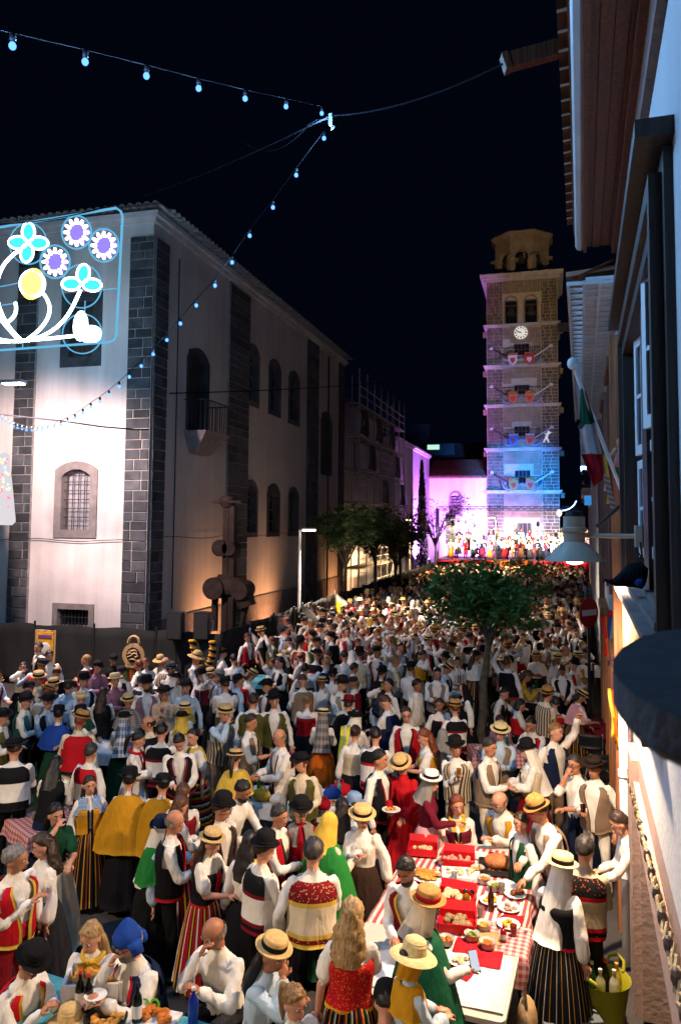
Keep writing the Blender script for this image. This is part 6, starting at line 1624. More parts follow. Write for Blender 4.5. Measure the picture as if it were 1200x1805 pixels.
cyp = thing('tree', 'slim dark cypress silhouette against the violet church wall', 'tree', (CX + .7, Y3 + 8, 0)); ch_ = at_y(725, 812, Y3 + 8).z
MB().tube([(0, 0, 0), (0, 0, ch_ * .5), (0, 0, ch_ * .97)], [.12, .09, .03], 6).build('trunk', BARK, cyp)
rn = random.Random(31); vs = []; fs = []
for k in range(2600):
    z = rn.random() ** .8; r = (.5 * (1 - z) ** .7 + .05) * rn.random() ** .5; a = rn.uniform(0, 6.28); p = Vector((r * math.cos(a), r * math.sin(a), .8 + z * (ch_ - .8))); rot = Euler((rn.uniform(-.6, .6), rn.uniform(-.6, .6), rn.uniform(0, 6))).to_matrix(); o = len(vs)
    for v in ((-.06, 0, -.14), (.06, 0, -.14), (0, 0, .16)): vs.append(tuple(p + rot @ Vector(v)))
    fs.append((o, o + 1, o + 2))
MB().add(vs, fs).build('crown', MATS['leaf_dark'], cyp, fix=False)
# ------------------------------------------------------------------ tables, food, chairs
def tab(px, py, z=.765): return at_z(px, py, z)
def folding_table(c, sx, sy, rz, label, group=None, h=.735):
    t = thing('folding_table', label, 'table', (c[0], c[1], 0), rz, group)
    mb = MB(); r = .06; out = []
    for qx, qy, a0 in ((1, 1, 0), (-1, 1, 90), (-1, -1, 180), (1, -1, 270)):
        for k in range(4): a = R(a0 + 30 * k); out.append((qx * (sx / 2 - r) + r * math.cos(a), qy * (sy / 2 - r) + r * math.sin(a), h - .045))
    mb.prism(out, (0, 0, .045)); mb.build('table_top', mat('table_plastic', lin('#b9b3a8'), rough=.5, vary=.05), t)
    for s in (-1, 1):
        for q in (-1, 1): MB().tube([(s * (sx / 2 - .1), q * (sy / 2 - .2), h - .04), (s * (sx / 2 - .06), q * (sy / 2 - .16), 0)], .016, 6).build('leg', IRON, t)
    return t
def tablecloth(c, sx, sy, rz, m_, label, drop=.22, h=.741, group=None):
    t = thing('tablecloth', label, 'tablecloth', (c[0], c[1], h), rz, group)
    mb = MB(); hx, hy = sx / 2, sy / 2; nx, ny = 26, 30; D = drop
    def P(u, v):
        x = -hx - D + (sx + 2 * D) * u; y = -hy - D + (sy + 2 * D) * v; z = .004 * math.sin(x * 9) * math.sin(y * 7)
        ox, oy = max(0, abs(x) - hx), max(0, abs(y) - hy); o = max(ox, oy)
        if ox: x = math.copysign(hx + .012 + .02 * math.sin(y * 14) * min(1, ox * 6) + .03 * (ox / max(D, .01)), x)
        if oy: y = math.copysign(hy + .012 + .02 * math.sin(x * 14) * min(1, oy * 6) + .03 * (oy / max(D, .01)), y)
        return Vector((x, y, z - o + .005))
    grid(mb, P, nx, ny); mb.uv = {k: [(a * (sx + 2 * D), b * (sy + 2 * D)) for a, b in q] for k, q in mb.uv.items()}
    mb.build('cloth', m_, t, 'all', fix=False); return t
checks('gingham_red', lin('#c9a8a4'), lin('#a5383c'), 15); checks('gingham_dark', lin('#b9b0a8'), lin('#1a1a1a'), 9)
stripes('cloth_stripe_red', [(1, lin('#d8c4bc')), (1, lin('#b04a4a'))], 13)
cloth('teal_cloth', lin('#4f9aa6')); cloth('white_paper', lin('#d5d0cc'), fold=.2); cloth('wine_cloth', lin('#6a1420'))
FOOD = {k: mat('food_' + k, lin(c), rough=.55, vary=.35, scale=30, bump=.6, bscale=60) for k, c in dict(gold='#c48a3a', brown='#6a3a1c', yellow='#c9981c', pale='#c9b48a', potato='#8a7350', orange='#b8661a', pink='#c08a74', green='#6a7a2a', roast='#a8683c').items()}
CERAM = mat('plate_white', lin('#dcd8d2'), rough=.35, vary=.03); REDPL = mat('red_plastic', lin('#b3121e'), rough=.4, vary=.08); TRAY = mat('black_tray', (.02, .02, .022), rough=.35); CLEARPL = mat('clear_tub', lin('#a8a49a'), rough=.25, vary=.1)
NAPRED = cloth('paper_red', lin('#b81824')); KRAFT = cloth('kraft_paper', lin('#a8865c'))
rfood = random.Random(8)
def lumps(mb, n, rx, ry, z, s, flat=.7):
    for _ in range(n):
        a = rfood.uniform(0, 6.28); r = rfood.random() ** .5
        mb.ball((rx * r * math.cos(a), ry * r * math.sin(a), z + rfood.uniform(0, s * .6)), (s * rfood.uniform(.7, 1.2), s * rfood.uniform(.7, 1.1), s * flat), Euler((0, 0, rfood.uniform(0, 3))).to_matrix(), 7, 5)
def plate(p, food, label, n=9, s=.026, r=.115):
    t = thing('plate', label, 'plate', p, 0)
    MB().lathe([(0, .0), (r * .6, 0), (r, .016), (r, .02), (r * .62, .006), (0, .006)], 22).build('dish', CERAM, t, True)
    if food:
        mb = MB(); lumps(mb, n, r * .55, r * .5, .012, s, .6); mb.build('food', FOOD[food], t, 'all')
    return t
def basket(p, sx, sy, food, label, rz=0, n=12, s=.035, m_=None, lid=False, h=.08):
    t = thing('food_box', label, 'box', p, rz); m_ = m_ or REDPL
    mb = MB(); mb.box((0, 0, .004), (sx - .02, sy - .02, .008))
    for x, y, a, b in ((-1, 0, .012, sy), (1, 0, .012, sy)): mb.box((x * sx / 2, 0, h / 2), (.012, sy, h))
    for y in (-1, 1): mb.box((0, y * sy / 2, h / 2), (sx - .014, .012, h))
    mb.build('box', m_, t)
    if lid:
        MB().box((0, sy / 2 + .03, h + .02), (sx, .012, .10), Matrix.Rotation(R(-30), 3, 'X')).build('lid', m_, t)
    mb = MB(); lumps(mb, n, sx * .36, sy * .34, h * .4, s); mb.build('food', FOOD[food], t, 'all'); return t
def tub(p, food, label, r=.07):
    t = thing('food_tub', label, 'tub', p); MB().lathe([(0, 0), (r * .8, 0), (r, .055), (r * 1.06, .058), (r * .95, .05), (0, .012)], 16).build('bowl', CLEARPL, t, True); mb = MB(); lumps(mb, 14, r * .6, r * .6, .03, .022); mb.build('food', FOOD[food], t, 'all'); return t
def bottle(p, h, r, c, label, cap='crest_white', lab=None, trans=.5, cat='bottle', group=None):
    t = thing('bottle', label, cat, p, 0, group); m_ = glass('bottle_' + c, lin(c), .08, trans)
    MB().lathe([(0, 0), (r, 0), (r, h * .58), (r * .85, h * .68), (r * .38, h * .8), (r * .36, h * .94), (0, h * .94)], 14).build('glass', m_, t, True)
    MB().lathe([(r * .42, h * .92), (r * .42, h), (0, h)], 10).build('cap', MATS[cap] if isinstance(cap, str) else cap, t)
    if lab: MB().lathe([(r * 1.02, h * .18), (r * 1.02, h * .48)], 14, cap=False).build('label', MATS[lab], t)
    return t
def cup(p, h, r, c, label, group=None, trans=.7): 
    t = thing('cup', label, 'cup', p, 0, group); MB().lathe([(0, 0), (r * .75, 0), (r, h), (r * .94, h), (r * .7, .008), (0, .008)], 12).build('cup', glass('cup_' + c, lin(c), .1, trans), t, True); return t
def sheet_of(p, sx, sy, rz, m_, name, label, cat):
    t = thing(name, label, cat, p, rz); mb = MB(); sheet(mb, lambda u, v, k: Vector(((u - .5) * sx, (v - .5) * sy, .004 + .01 * math.sin(u * 5 + v * 3) ** 2 - k * .3)), 6, 6, .006); mb.build('sheet', m_, t, 'all', fix=False); return t
# the red table
TCX, TCY, TRZ = -1.02, 8.55, R(-4)
folding_table((-.98, 9.15), 1.5, 1.5, TRZ, 'far folding table under the red striped cloth'); folding_table((-1.08, 7.42), 1.5, 1.75, TRZ, 'near folding table with a bare white corner beside the yellow tub')
tablecloth((-1.0, 8.72), 1.5, 2.2, TRZ, MATS['cloth_stripe_red'], 'red and white striped cloth spread over the food table', .2)
sheet_of(Vector((-.98, 7.05, .742)), 1.2, .85, TRZ, MATS['white_paper'], 'tablecloth', 'plain white paper cloth on the near end of the food table', 'tablecloth')
tablecloth((-.45, 7.75), .42, .5, TRZ, MATS['gingham_red'], 'small red gingham cloth hanging off the right side of the food table', .28, .752)
Z7 = .752
basket(tab(745, 1503), .34, .24, 'pale', 'open red box of snacks at the far left corner of the food table', .1, 16, .03, None, True); basket(tab(808, 1522), .36, .24, 'pink', 'red box of croquettes beside the cake box', .05, 12, .035, None, True)
basket(tab(803, 1590), .38, .24, 'pale', 'red box of bread rolls in the middle of the food table', -.1, 7, .06, None, True); basket(tab(806, 1632), .36, .3, 'potato', 'red basket heaped with wrinkled potatoes', .1, 18, .042, None, True)
MBg = thing('sunglasses', 'dark sunglasses lying in the bread box lid', 'sunglasses', tab(826, 1572, .86))
for s in (-1, 1): MB().ball((s * .035, 0, 0), (.03, .008, .022), None, 10, 6).build('lens', DARKGLASS, MBg, 'all')
for px, py, f, lab in ((845, 1511, None, 'white plate with a black spoon at the far edge of the table'), (844, 1528, None, 'empty white plate next to the red croquette box'), (892, 1563, None, 'empty white plate in front of the roast tray'), (908, 1579, 'brown', 'plate with two brown fritters near the right edge'), (864, 1590, 'yellow', 'plate of yellow omelette beside the brown bottle'), (897, 1603, 'pink', 'plate with a red napkin and leftovers at the right edge'), (896, 1632, 'yellow', 'plate of saffron rice with a fork on a red napkin'), (812, 1697, 'pale', 'plate of rice at the near end of the red napkins'), (786, 1563, 'pink', 'white plate of cold cuts left of the bread box')):
    plate(tab(px, py), f, lab, 2 if f == 'brown' else 10, .05 if f == 'brown' else .026)
tr_ = thing('roast_tray', 'black oven tray with a roast leg of pork', 'tray', tab(884, 1534), .1); MB().box((0, 0, .012), (.5, .34, .018)).box((0, .17, .03), (.5, .012, .05)).box((0, -.17, .03), (.5, .012, .05)).box((.25, 0, .03), (.012, .33, .05)).box((-.25, 0, .03), (.012, .33, .05)).build('tray', TRAY, tr_)
mb = MB(); mb.ball((-.04, 0, .09), (.16, .11, .085), None, 14, 9); mb.ball((.1, -.02, .07), (.1, .08, .06), None, 12, 8); mb.tube([(.15, -.02, .07), (.23, -.03, .06)], [.035, .02], 8); mb.build('roast', FOOD['roast'], tr_, 'all'); mb = MB(); lumps(mb, 26, .2, .13, .02, .018); mb.build('scraps', FOOD['brown'], tr_, 'all')
bx = thing('cake_box', 'flat open cake box with pale slices', 'box', tab(812, 1545), .15); MB().box((0, 0, .02), (.42, .28, .04)).build('box', MATS['white_paper'], bx); mb = MB(); lumps(mb, 12, .16, .09, .045, .035, .4); mb.build('food', FOOD['pale'], bx, 'all')
for px, py, f, lab in ((853, 1556, 'orange', 'plastic tub of orange sauce by the tray'), (871, 1568, 'green', 'plastic tub of green olives near the empty plate'), (781, 1523, 'orange', 'plastic tub of stew behind the chips'), (842, 1538, 'gold', 'small tub of golden sauce beside the cake box'), (852, 1638, 'gold', 'tub of chickpeas beside the potato basket'), (832, 1656, 'green', 'tub of mixed salad on the red napkins'), (859, 1670, 'orange', 'tub of lentils by the kraft paper'), (786, 1664, 'orange', 'tub of sauce next to the green cape')): tub(tab(px, py), f, lab, .075)
ch = thing('crisps_pile', 'pile of golden crisps on paper at the left of the table', 'crisps', tab(752, 1546)); mb = MB(); lumps(mb, 44, .14, .12, .02, .038, .22); mb.build('crisps', FOOD['gold'], ch, 'all'); MB().box((0, 0, .004), (.32, .3, .006)).build('paper', MATS['white_paper'], ch)
for px, py, sx, sy, lab in ((851, 1690, .34, .28, 'red paper napkin at the near right corner'), (900, 1622, .24, .2, 'red paper napkin under the saffron rice plate'), (829, 1672, .3, .26, 'red paper napkin under the salad tub'), (800, 1712, .34, .2, 'red paper napkin under the rice plate')): sheet_of(tab(px, py, .75), sx, sy, rfood.uniform(-.3, .3), NAPRED, 'napkin', lab, 'napkin')
sheet_of(tab(861, 1657, .756), .22, .24, .2, KRAFT, 'kraft_paper', 'brown kraft paper sheet behind the lentil tub', 'paper')
bottle(tab(865, 1604), .23, .032, '#3a1408', 'brown glass bottle standing by the omelette plate', IRON, None, .3); bottle(tab(887, 1660), .15, .03, '#8a0f1a', 'small red sauce bottle on the white corner', 'crest_red', 'crest_white', .1)
cup(tab(821, 1604), .14, .04, '#c98a2a', 'glass of beer beside the potato basket'); cup(tab(771, 1494), .11, .037, '#c9c9c4', 'clear plastic cup at the far left of the table'); cup(tab(884, 1575), .1, .036, '#c9b0a8', 'clear cup near the fritters'); cup(tab(925, 1562), .1, .038, '#b84a4a', 'pinkish plastic cup by the right edge')
for px, py, c, lab in ((835, 1580, '#b88a3a', 'short glass of amber drink behind the bread box'), (846, 1617, '#c9c9c4', 'empty plastic cup between the beer and the brown bottle'), (800, 1555, '#c9c9c4', 'plastic cup before the cake box'), (867, 1520, '#8a2a2a', 'red paper cup at the far end by the black spoon plate'), (775, 1600, '#c9c9c4', 'plastic cup beside the orange straw hat'), (905, 1650, '#b04a3a', 'cup of red drink by the sauce bottle')): cup(tab(px, py), .1, .034, c, lab)
for px, py, rz, lab in ((915, 1640, .3, 'steel fork beside the saffron rice'), (880, 1618, 1.2, 'steel knife left of the napkin plate'), (838, 1552, .8, 'serving spoon by the cake box'), (822, 1705, .2, 'fork on the near rice plate')): ck_ = thing('cutlery', lab, 'cutlery', tab(px, py, .785), rz); MB().tube([(-.09, 0, 0), (.04, 0, .004)], .005, 5).ball((.065, 0, .005), (.028, .014, .004), None, 8, 4).build('steel', STEEL, ck_)
bg = thing('shoulder_bag', 'beige cloth bag hanging off the right side of the food table', 'bag', Vector((-.24, 7.05, .5))); mb = MB(); mb.ball((0, 0, -.05), (.09, .16, .2), None, 12, 8); mb.build('bag', C('tan'), bg, 'all'); MB().tube([(0, -.1, .1), (-.02, 0, .26), (0, .1, .1)], .012, 5).build('strap', C('brown'), bg)
# teal table bottom left
BT = folding_table((-3.42, 5.55), 2.1, .8, R(-8), 'folding table under the teal cloth in the bottom left corner'); tablecloth((-3.42, 5.55), 2.1, .8, R(-8), MATS['teal_cloth'], 'teal cloth on the bottom left table', .18)
fb = thing('food_crate', 'white polystyrene crate full of golden fritters', 'crate', tab(168, 1752, .76), R(22)); sx, sy, h = .46, .34, .17
MB().box((0, 0, .01), (sx - .03, sy - .03, .02)).box((-sx / 2, 0, h / 2), (.03, sy, h)).box((sx / 2, 0, h / 2), (.03, sy, h)).box((0, -sy / 2, h / 2), (sx - .034, .03, h)).box((0, sy / 2, h / 2), (sx - .034, .03, h)).build('crate', MATS['white_paper'], fb); mb = MB(); lumps(mb, 34, .17, .11, .12, .05, .45); mb.build('food', FOOD['gold'], fb, 'all')
for px, py, lab in ((155, 1788, 'dark wine bottle with pale label in front of the white crate'), (241, 1806, 'dark wine bottle with white label by the green paper glasses'), (140, 1782, 'dark wine bottle left of the pale-labelled bottle')): bottle(tab(px, py), .31, .038, '#0c0a08', lab, 'crest_red' if px < 200 else IRON, 'crest_white', .1)
bottle(tab(340, 1804), .27, .04, '#0a2a90', 'cobalt blue water bottle with a white cap', 'crest_white', None, .3); plate(tab(207, 1772), 'brown', 'small plate with scraps beside the white crate', 5, .02, .1)
gg = thing('party_glasses', 'neon green paper party glasses on the teal cloth', 'glasses', tab(264, 1778, .8)); 
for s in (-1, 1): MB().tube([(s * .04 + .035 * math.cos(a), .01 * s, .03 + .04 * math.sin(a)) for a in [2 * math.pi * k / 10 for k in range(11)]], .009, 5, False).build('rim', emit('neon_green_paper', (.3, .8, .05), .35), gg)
fp = thing('food_tray', 'tray of orange fried food at the teal table edge', 'tray', tab(275, 1800)); MB().box((0, 0, .01), (.34, .24, .02)).build('tray', MATS['white_paper'], fp); mb = MB(); lumps(mb, 20, .13, .09, .03, .04, .6); mb.build('food', FOOD['orange'], fp, 'all')
pn = thing('food_pan', 'round pan of browned food at the bottom edge', 'pan', tab(186, 1806)); MB().lathe([(0, 0), (.15, 0), (.17, .05), (.16, .05), (.14, .01), (0, .01)], 20).build('pan', IRON, pn, True); mb = MB(); lumps(mb, 22, .12, .12, .03, .035, .5); mb.build('food', FOOD['gold'], pn, 'all')
ht = thing('straw_hat', 'straw hat set down on the teal table at the bottom left', 'hat', tab(122, 1812, .72)); place(hat_me('widestraw'), 'straw', ht).material_slots[0].link = 'OBJECT'; ht.children[0].material_slots[0].material = MATS['straw']; ht.children[0].scale = (.9, .9, .9)
# other tables through the crowd
OT = []
for px, py, sx, sy, rz, m_, lab in ((530, 1405, 1.6, .75, 8, 'white_paper', 'behind the black felt hat and glasses'), (1000, 1272, 1.5, .75, 2, 'wine_cloth', 'with the wine red cloth by the right wall'), (930, 1222, 1.3, .75, 88, 'gingham_dark', 'with a black checked cloth under the street tree'), (215, 1318, 1.6, .75, 5, 'white_paper', 'with green bottles on the left of the square'), (110, 1438, 1.2, .75, 60, 'gingham_red', 'beside the blue striped shawl'), (590, 1195, 1.5, .75, 0, 'white_paper', 'in the middle of the crowd'), (900, 1322, 1.4, .7, 15, 'gingham_red', 'before the seated red vest'), (440, 1195, 1.6, .75, 20, 'teal_cloth', 'near the long fence with bottles'), (1010, 1175, 1.5, .75, 3, 'white_paper', 'beside the no-entry post')):
    p = at_z(px, py, .74); folding_table((p.x, p.y), sx, sy, R(rz), 'folding table ' + lab); tablecloth((p.x, p.y), sx, sy, R(rz), MATS[m_], 'tablecloth on the table ' + lab, .2); OT.append((p.x, p.y, max(sx, sy) * .55))
    rr = random.Random(px)
    for k in range(6):
        q = Vector((p.x, p.y, .752)) + Matrix.Rotation(R(rz), 3, 'Z') @ Vector((rr.uniform(-.42, .42) * sx, rr.uniform(-.36, .36) * sy, 0))
        wh_ = lab.replace('with ', 'having ')
        if k < 3: plate(q, rr.choice(list(FOOD)), '%s plate of food on the table %s' % (('left', 'middle', 'small')[k], lab), 8, .026, .11)
        elif k < 5: bottle(q, .27, .04, ('#1c6a2a', '#7a9ab0')[k - 3], '%s bottle on the table %s' % (('green', 'clear')[k - 3], lab), 'crest_blue' if k == 4 else 'crest_white', None, .5)
        else: cup(q, .1, .036, '#c9c9c4', 'clear cup on the table ' + lab)
# bags and fans heaped on the middle table
for px, py, c, s, lab in ((462, 1402, 'yellow', .13, 'yellow plastic bag'), (510, 1392, 'orange', .14, 'orange cloth bag'), (535, 1412, 'lemon', .12, 'lemon yellow bag'), (585, 1400, 'blue', .13, 'blue printed bag'), (600, 1392, 'red', .15, 'bright red bag'), (570, 1418, 'crimson', .11, 'crimson bag'), (490, 1410, 'white', .12, 'white plastic bag')):
    t = thing('bag', lab + ' heaped on the middle table behind the felt hat', 'bag', at_z(px, py, .82)); mb = MB(); mb.ball((0, 0, 0), (s, s * .8, s * .7), None, 12, 8)
    mb.v = [tuple(Vector(v) * (1 + .25 * noise.noise(Vector(v) * 14 + Vector((px, 0, 0))))) for v in mb.v]; mb.build('sack', C(c), t, 'all'); MB().tube([(-.05, 0, s * .5), (-.02, 0, s * .95), (.03, 0, s * .95), (.05, 0, s * .5)], .01, 5).build('strap', C(c), t)
wf_ = thing('white_fan', 'white oval paper fan standing among the bags on the middle table', 'fan', at_z(552, 1402, .98)); MB().prism([(.12 * math.cos(a), 0, .19 * math.sin(a)) for a in [2 * math.pi * k / 18 for k in range(18)]], (0, .012, 0)).build('leaf', MATS['white_paper'], wf_); MB().box((0, .006, -.25), (.02, .014, .16)).build('handle', PALEWOOD, wf_); wf_.rotation_euler = (.1, R(25), 0)
yb = thing('banner', 'bright yellow banner strip standing in the crowd beside the orange skirt', 'banner', at_z(596, 1390, .5)); ytop = at_d(607, 1315, (at_z(596, 1390, .5) - CAM_P).length * .99)
mb = MB(); p0 = Vector((0, 0, 0)); p1 = Vector((.10, .05, .95)); sheet(mb, lambda u, v, k: p0.lerp(p1, v) + Vector(((u - .5) * (.10 + .06 * v), .03 * math.sin(v * 9) - k, .03 * u)), 4, 12, .005); mb.build('cloth', emit('hivis_dummy', (1, 1, 0), 0) if False else C('lemon'), yb, 'all', fix=False); MB().tube([(0, .01, -.5), (.1, .06, .97)], .012, 5).build('pole', WHITEPAINT, yb)
# chairs
def chair(px, py, face, label):
    p = at_z(px, py, .75); g_ = Vector((p.x, p.y, 0)); t = thing('folding_chair', label, 'chair', g_, facing(g_, face), 'black folding chairs by the tables')
    MB().box((0, -.02, .45), (.42, .4, .035)).build('seat', BLACKPLASTIC, t)
    mb = MB(); sheet(mb, lambda u, v, k: Vector(((u - .5) * .42, .2 + .03 * (1 - (2 * u - 1) ** 2) + .07 * v - k, .60 + .27 * v)), 8, 4, .015); mb.build('backrest', BLACKPLASTIC, t, 'all', fix=False)
    for s in (-1, 1):
        MB().tube([(s * .21, -.2, 0), (s * .21, .02, .45), (s * .21, .27, .88)], .012, 6).build('leg', STEEL, t); MB().tube([(s * .19, .22, 0), (s * .19, .0, .40), (s * .19, -.16, .45)], .012, 6).build('leg', STEEL, t)
for px, py, f, lab in ((1052, 1335, 200, 'black folding chair by the right wall, nearest the brown hat'), (1040, 1300, 180, 'black folding chair pulled up to the wine red table'), (985, 1335, 175, 'black folding chair behind the white-backed vest'), (975, 1270, 170, 'black folding chair under the red-yoked beige vest'), (455, 1395, 120, 'black folding chair behind the bald head with the wine glass'), (500, 1390, 180, 'black folding chair at the back of the bag table')): chair(px, py, f, lab)
# cool box and tub of bottles at the lower right
cbp = at_z(1000, 1772, .38); cbx = thing('cool_box', 'grey cool box on the ground left of the yellow-green tub', 'cool box', (cbp.x - .02, cbp.y - .05, 0), R(20)); MB().box((0, 0, .16), (.5, .4, .32)).build('body', mat('cooler_grey', lin('#55595c'), rough=.5), cbx); MB().box((0, 0, .35), (.53, .43, .055)).build('lid', mat('cooler_lid', lin('#5f666a'), rough=.5), cbx); MB().tube([(-.27, -.1, .28), (-.3, 0, .2), (-.27, .1, .28)], .012, 6).build('handle', BLACKPLASTIC, cbx)
tb_ = at_z(1063, 1722, .55); tubt = thing('plastic_tub', 'olive yellow flexible tub full of bottles on the lower right', 'tub', (tb_.x, tb_.y, .14)); OL = mat('olive_tub', lin('#8a8a1c'), rough=.45, vary=.06)
MB().lathe([(0, 0), (.16, 0), (.185, .1), (.235, .40), (.245, .41), (.23, .40), (.175, .08), (0, .02)], 28).build('bucket', OL, tubt, True)
for s in (-1, 1): MB().tube([(s * .22, -.09, .40), (s * .27, -.07, .47), (s * .285, 0, .50), (s * .27, .07, .47), (s * .22, .09, .40)], .017, 7).build('handle', OL, tubt, True)
tubt.rotation_euler.z = R(60)
st_ = thing('crate', 'low dark crate under the yellow-green tub', 'crate', (tb_.x, tb_.y, 0)); MB().box((0, 0, .06), (.42, .42, .12)).build('crate', BLACKPLASTIC, st_); MB().box((0, 0, .127), (.38, .38, .015)).build('lid', IRON, st_)
for x, y, c, cp_, lab in ((-.1, .02, '#0c7a2c', 'crest_white', 'green bottle with white cap standing in the tub'), (-.03, -.09, '#b8b48a', 'crest_white', 'clear bottle of pale lemonade at the front of the tub'), (.09, -.07, '#c9c6b8', 'crest_white', 'clear bottle with white cap at the right of the tub'), (.12, .05, '#c9a82a', 'poster_yellow', 'bottle with a yellow cap at the back of the tub'), (.02, .09, '#1a0d0a', 'crest_red', 'dark cola bottle leaning at the back of the tub')): bottle(Vector((tb_.x + x, tb_.y + y, .36)), .30, .045, c, lab, cp_, None, .45)
# ------------------------------------------------------------------ the people one can tell apart, placed by the place they stand in the photograph
SPOTS = []
def H(px, py, face, label, group=None, **d):
    d['face'] = face
    if 'size' not in d: d['size'] = (.93 if d.get('fem') else .985) * random.uniform(.97, 1.03)
    else: d['size'] *= .965
    p, rz = stand_at(px, py, d); SPOTS.append((p[0], p[1]))
    return person(p, rz, d, label, group)
O = lambda c, t='black', y='black': ('open', c, t, y)
Y = lambda c, t='yellow', y='red': ('yoke', c, t, y)
B = lambda c, t='black': ('bodice', c, t, t)
PL = lambda c: ('plain', c, c, c)
BO = ('boater', 'straw', 'black'); FE = ('felt', 'black', 'black'); FF = ('flatfelt', 'black', 'black')
# front row, bottom left to right
H(27, 1515, 35, 'person in red vest with yellow trim, hand on chest, at the left edge', pose='chest', vest=O('red', 'yellow', 'black'), lower='darkred', sash='red', hair=('short', 'grey'), skin=1, wide=1.15)
H(75, 1493, -75, 'person with long curly hair in white blouse and dark skirt, turned left', fem=1, sleeve='bell', pose='hold', skirt='charcoal', hair=('curlylong', 'brown'))
H(98, 1437, 20, 'person in dark green puff-sleeved top, hand raised to the mouth', fem=1, sleeve='puff', shirt='darkgreen', pose='eat', skirt='beige', hair=('long', 'black'))
H(158, 1385, 5, 'person in blue striped shawl over a mustard bodice and striped skirt', fem=1, sleeve='bell', pose='stand', vest=B('mustard'), skirt='stripe_gold', shawl=('scarf', 'stripe_blue'), hair=('long', 'brown'))
H(228, 1378, 165, 'left of two people in mustard capes and black hats, seen from behind', fem=1, sleeve='bell', pose='both', skirt='black', shawl=('cape', 'mustard'), hair=('bun', 'black'), hat=FE)
H(287, 1385, 150, 'right of two people in mustard capes and flat black hats, seen from behind', fem=1, sleeve='bell', pose='look', skirt='black', shawl=('cape', 'mustard'), hair=('bun', 'black'), hat=FF)
H(284, 1465, 95, 'person in white headscarf and dark tricorn with a bright green shawl', fem=1, sleeve='bell', shirt='paleblue', pose='give', skirt='black', shawl=('shawl', 'green'), hood=('veil', 'white'), hair=('none', 'black'), hat=('tricorn', 'navy', None))
H(307, 1450, 80, 'bald person in white shirt and red-edged black vest, in profile', pose='hold', vest=O('black', 'red'), lower='black', hair=('bald', 'grey'), skin=1)
H(318, 1422, 120, 'person with long brown hair over white sleeves and a wine red bodice', fem=1, sleeve='long', vest=B('darkred'), skirt='stripe_red', hair=('long', 'chestnut'), pose='both')
H(391, 1427, 40, 'person in black hat and glasses with a dark striped vest', vest=PL('stripe_dark_vest'), hat=FE, glasses=1, pose='look', skin=1, beard=None)
H(372, 1487, 55, 'person in small straw boater, black bodice and white puff sleeves', fem=1, sleeve='puff', vest=B('black', 'red'), skirt='stripe_red', hair=('long', 'brown'), hat=BO, pose='both')
H(160, 1653, -25, 'fair long-haired person in red bodice and yellow neckerchief leaning over the crate', fem=1, sleeve='bell', pose='sitreach', vest=B('darkred', 'black'), neck='yellow', skirt='darkred', hair=('long', 'blond'), size=1.03)
H(231, 1662, -55, 'seated person in blue knitted pointed cap and navy vest holding a plate', pose='siteat', vest=O('navy', 'red'), hat=('montera', 'blue', None), glasses=1, beard='grey', hair=('short', 'grey'), skin=1, size=1.06, wide=1.15)
H(380, 1645, -40, 'bald person in loose white shirt eating at the bottom of the picture', pose='siteat', hair=('bald', 'grey'), skin=2, size=1.06, lower='charcoal', wide=1.1)
H(53, 1698, 40, 'seated person in black hat and red vest in the bottom left corner', pose='sitdown', vest=O('red', 'gold'), hat=FE, glasses=1, skin=1, size=1.02)
H(479, 1685, 60, 'person in straw hat with wide black band and pale blouse at the bottom', fem=1, sleeve='bell', pose='siteat', shirt='paleblue', hat=('boater', 'straw', 'black'), hair=('long', 'black'), skirt='black', skin=2, size=1.06)
H(519, 1768, 25, 'fair-haired person with ponytail, bareheaded, at the very bottom edge', fem=1, sleeve='bell', pose='sit', hair=('pony', 'honey'), skirt='mustard', size=1.0)
H(680, 1772, 170, 'person in black knitted cap seen from behind at the bottom edge', pose='sitdown', hat=('beanie', 'black', None), shirt='grey', hair=('short', 'black'), size=1.0)
H(727, 1697, 120, 'person in broad straw sun hat with mustard scarf down the back', fem=1, sleeve='bell', shirt='paleblue', pose='both', skirt='stripe_multi', hat=('widestraw', 'palestraw', None), hood=('short', 'mustard'), shawl=('scarf', 'mustard'), hair=('bun', 'brown'), size=.93)
H(753, 1600, 95, 'person in orange straw hat over a pale scarf and long green cape', fem=1, sleeve='long', pose='hold', hat=('boater', 'darkstraw', 'red'), hood=('scarf', 'cream'), shawl=('cape', 'emerald'), skirt='stripe_multi', hair=('none', 'black'), skin=3, size=1.02)
H(620, 1618, 178, 'person with curly fair hair in red embroidered bodice and striped skirt, from behind', fem=1, sleeve='puff', vest=B('embroidered_red', 'gold'), skirt='stripe_multi', apron=None, hair=('curlylong', 'blond'), pose='hold', size=1.03)
H(552, 1505, 178, 'person seen from behind in cream vest with red yoke and yellow edging', vest=Y('cream', 'yellow', 'embroidered_dark_red'), hair=('short', 'darkgrey'), pose='hold', lower='black', size=1.06, wide=1.08)
H(466, 1499, 115, 'person in black hat and white vest with black yoke, holding a plate', vest=Y('white', 'darkred', 'black'), hat=FE, pose='hold', size=1.0)
H(440, 1488, 160, 'dark-haired person with yellow neckerchief behind the black yoked vest', fem=1, sleeve='bell', neck='yellow', hair=('long', 'black'), skirt='black', pose='hold', size=.95)
H(716, 1536, -25, 'bearded person in red vest edged yellow and black by the food table', vest=O('darkred', 'yellow'), hair=('short', 'black'), beard='black', pose='reach', skin=2, size=1.02)
H(492, 1440, 60, 'grey-haired person in red vest with black lapels, smiling to the right', vest=O('red', 'black'), hair=('short', 'darkgrey'), pose='hold', skin=1)
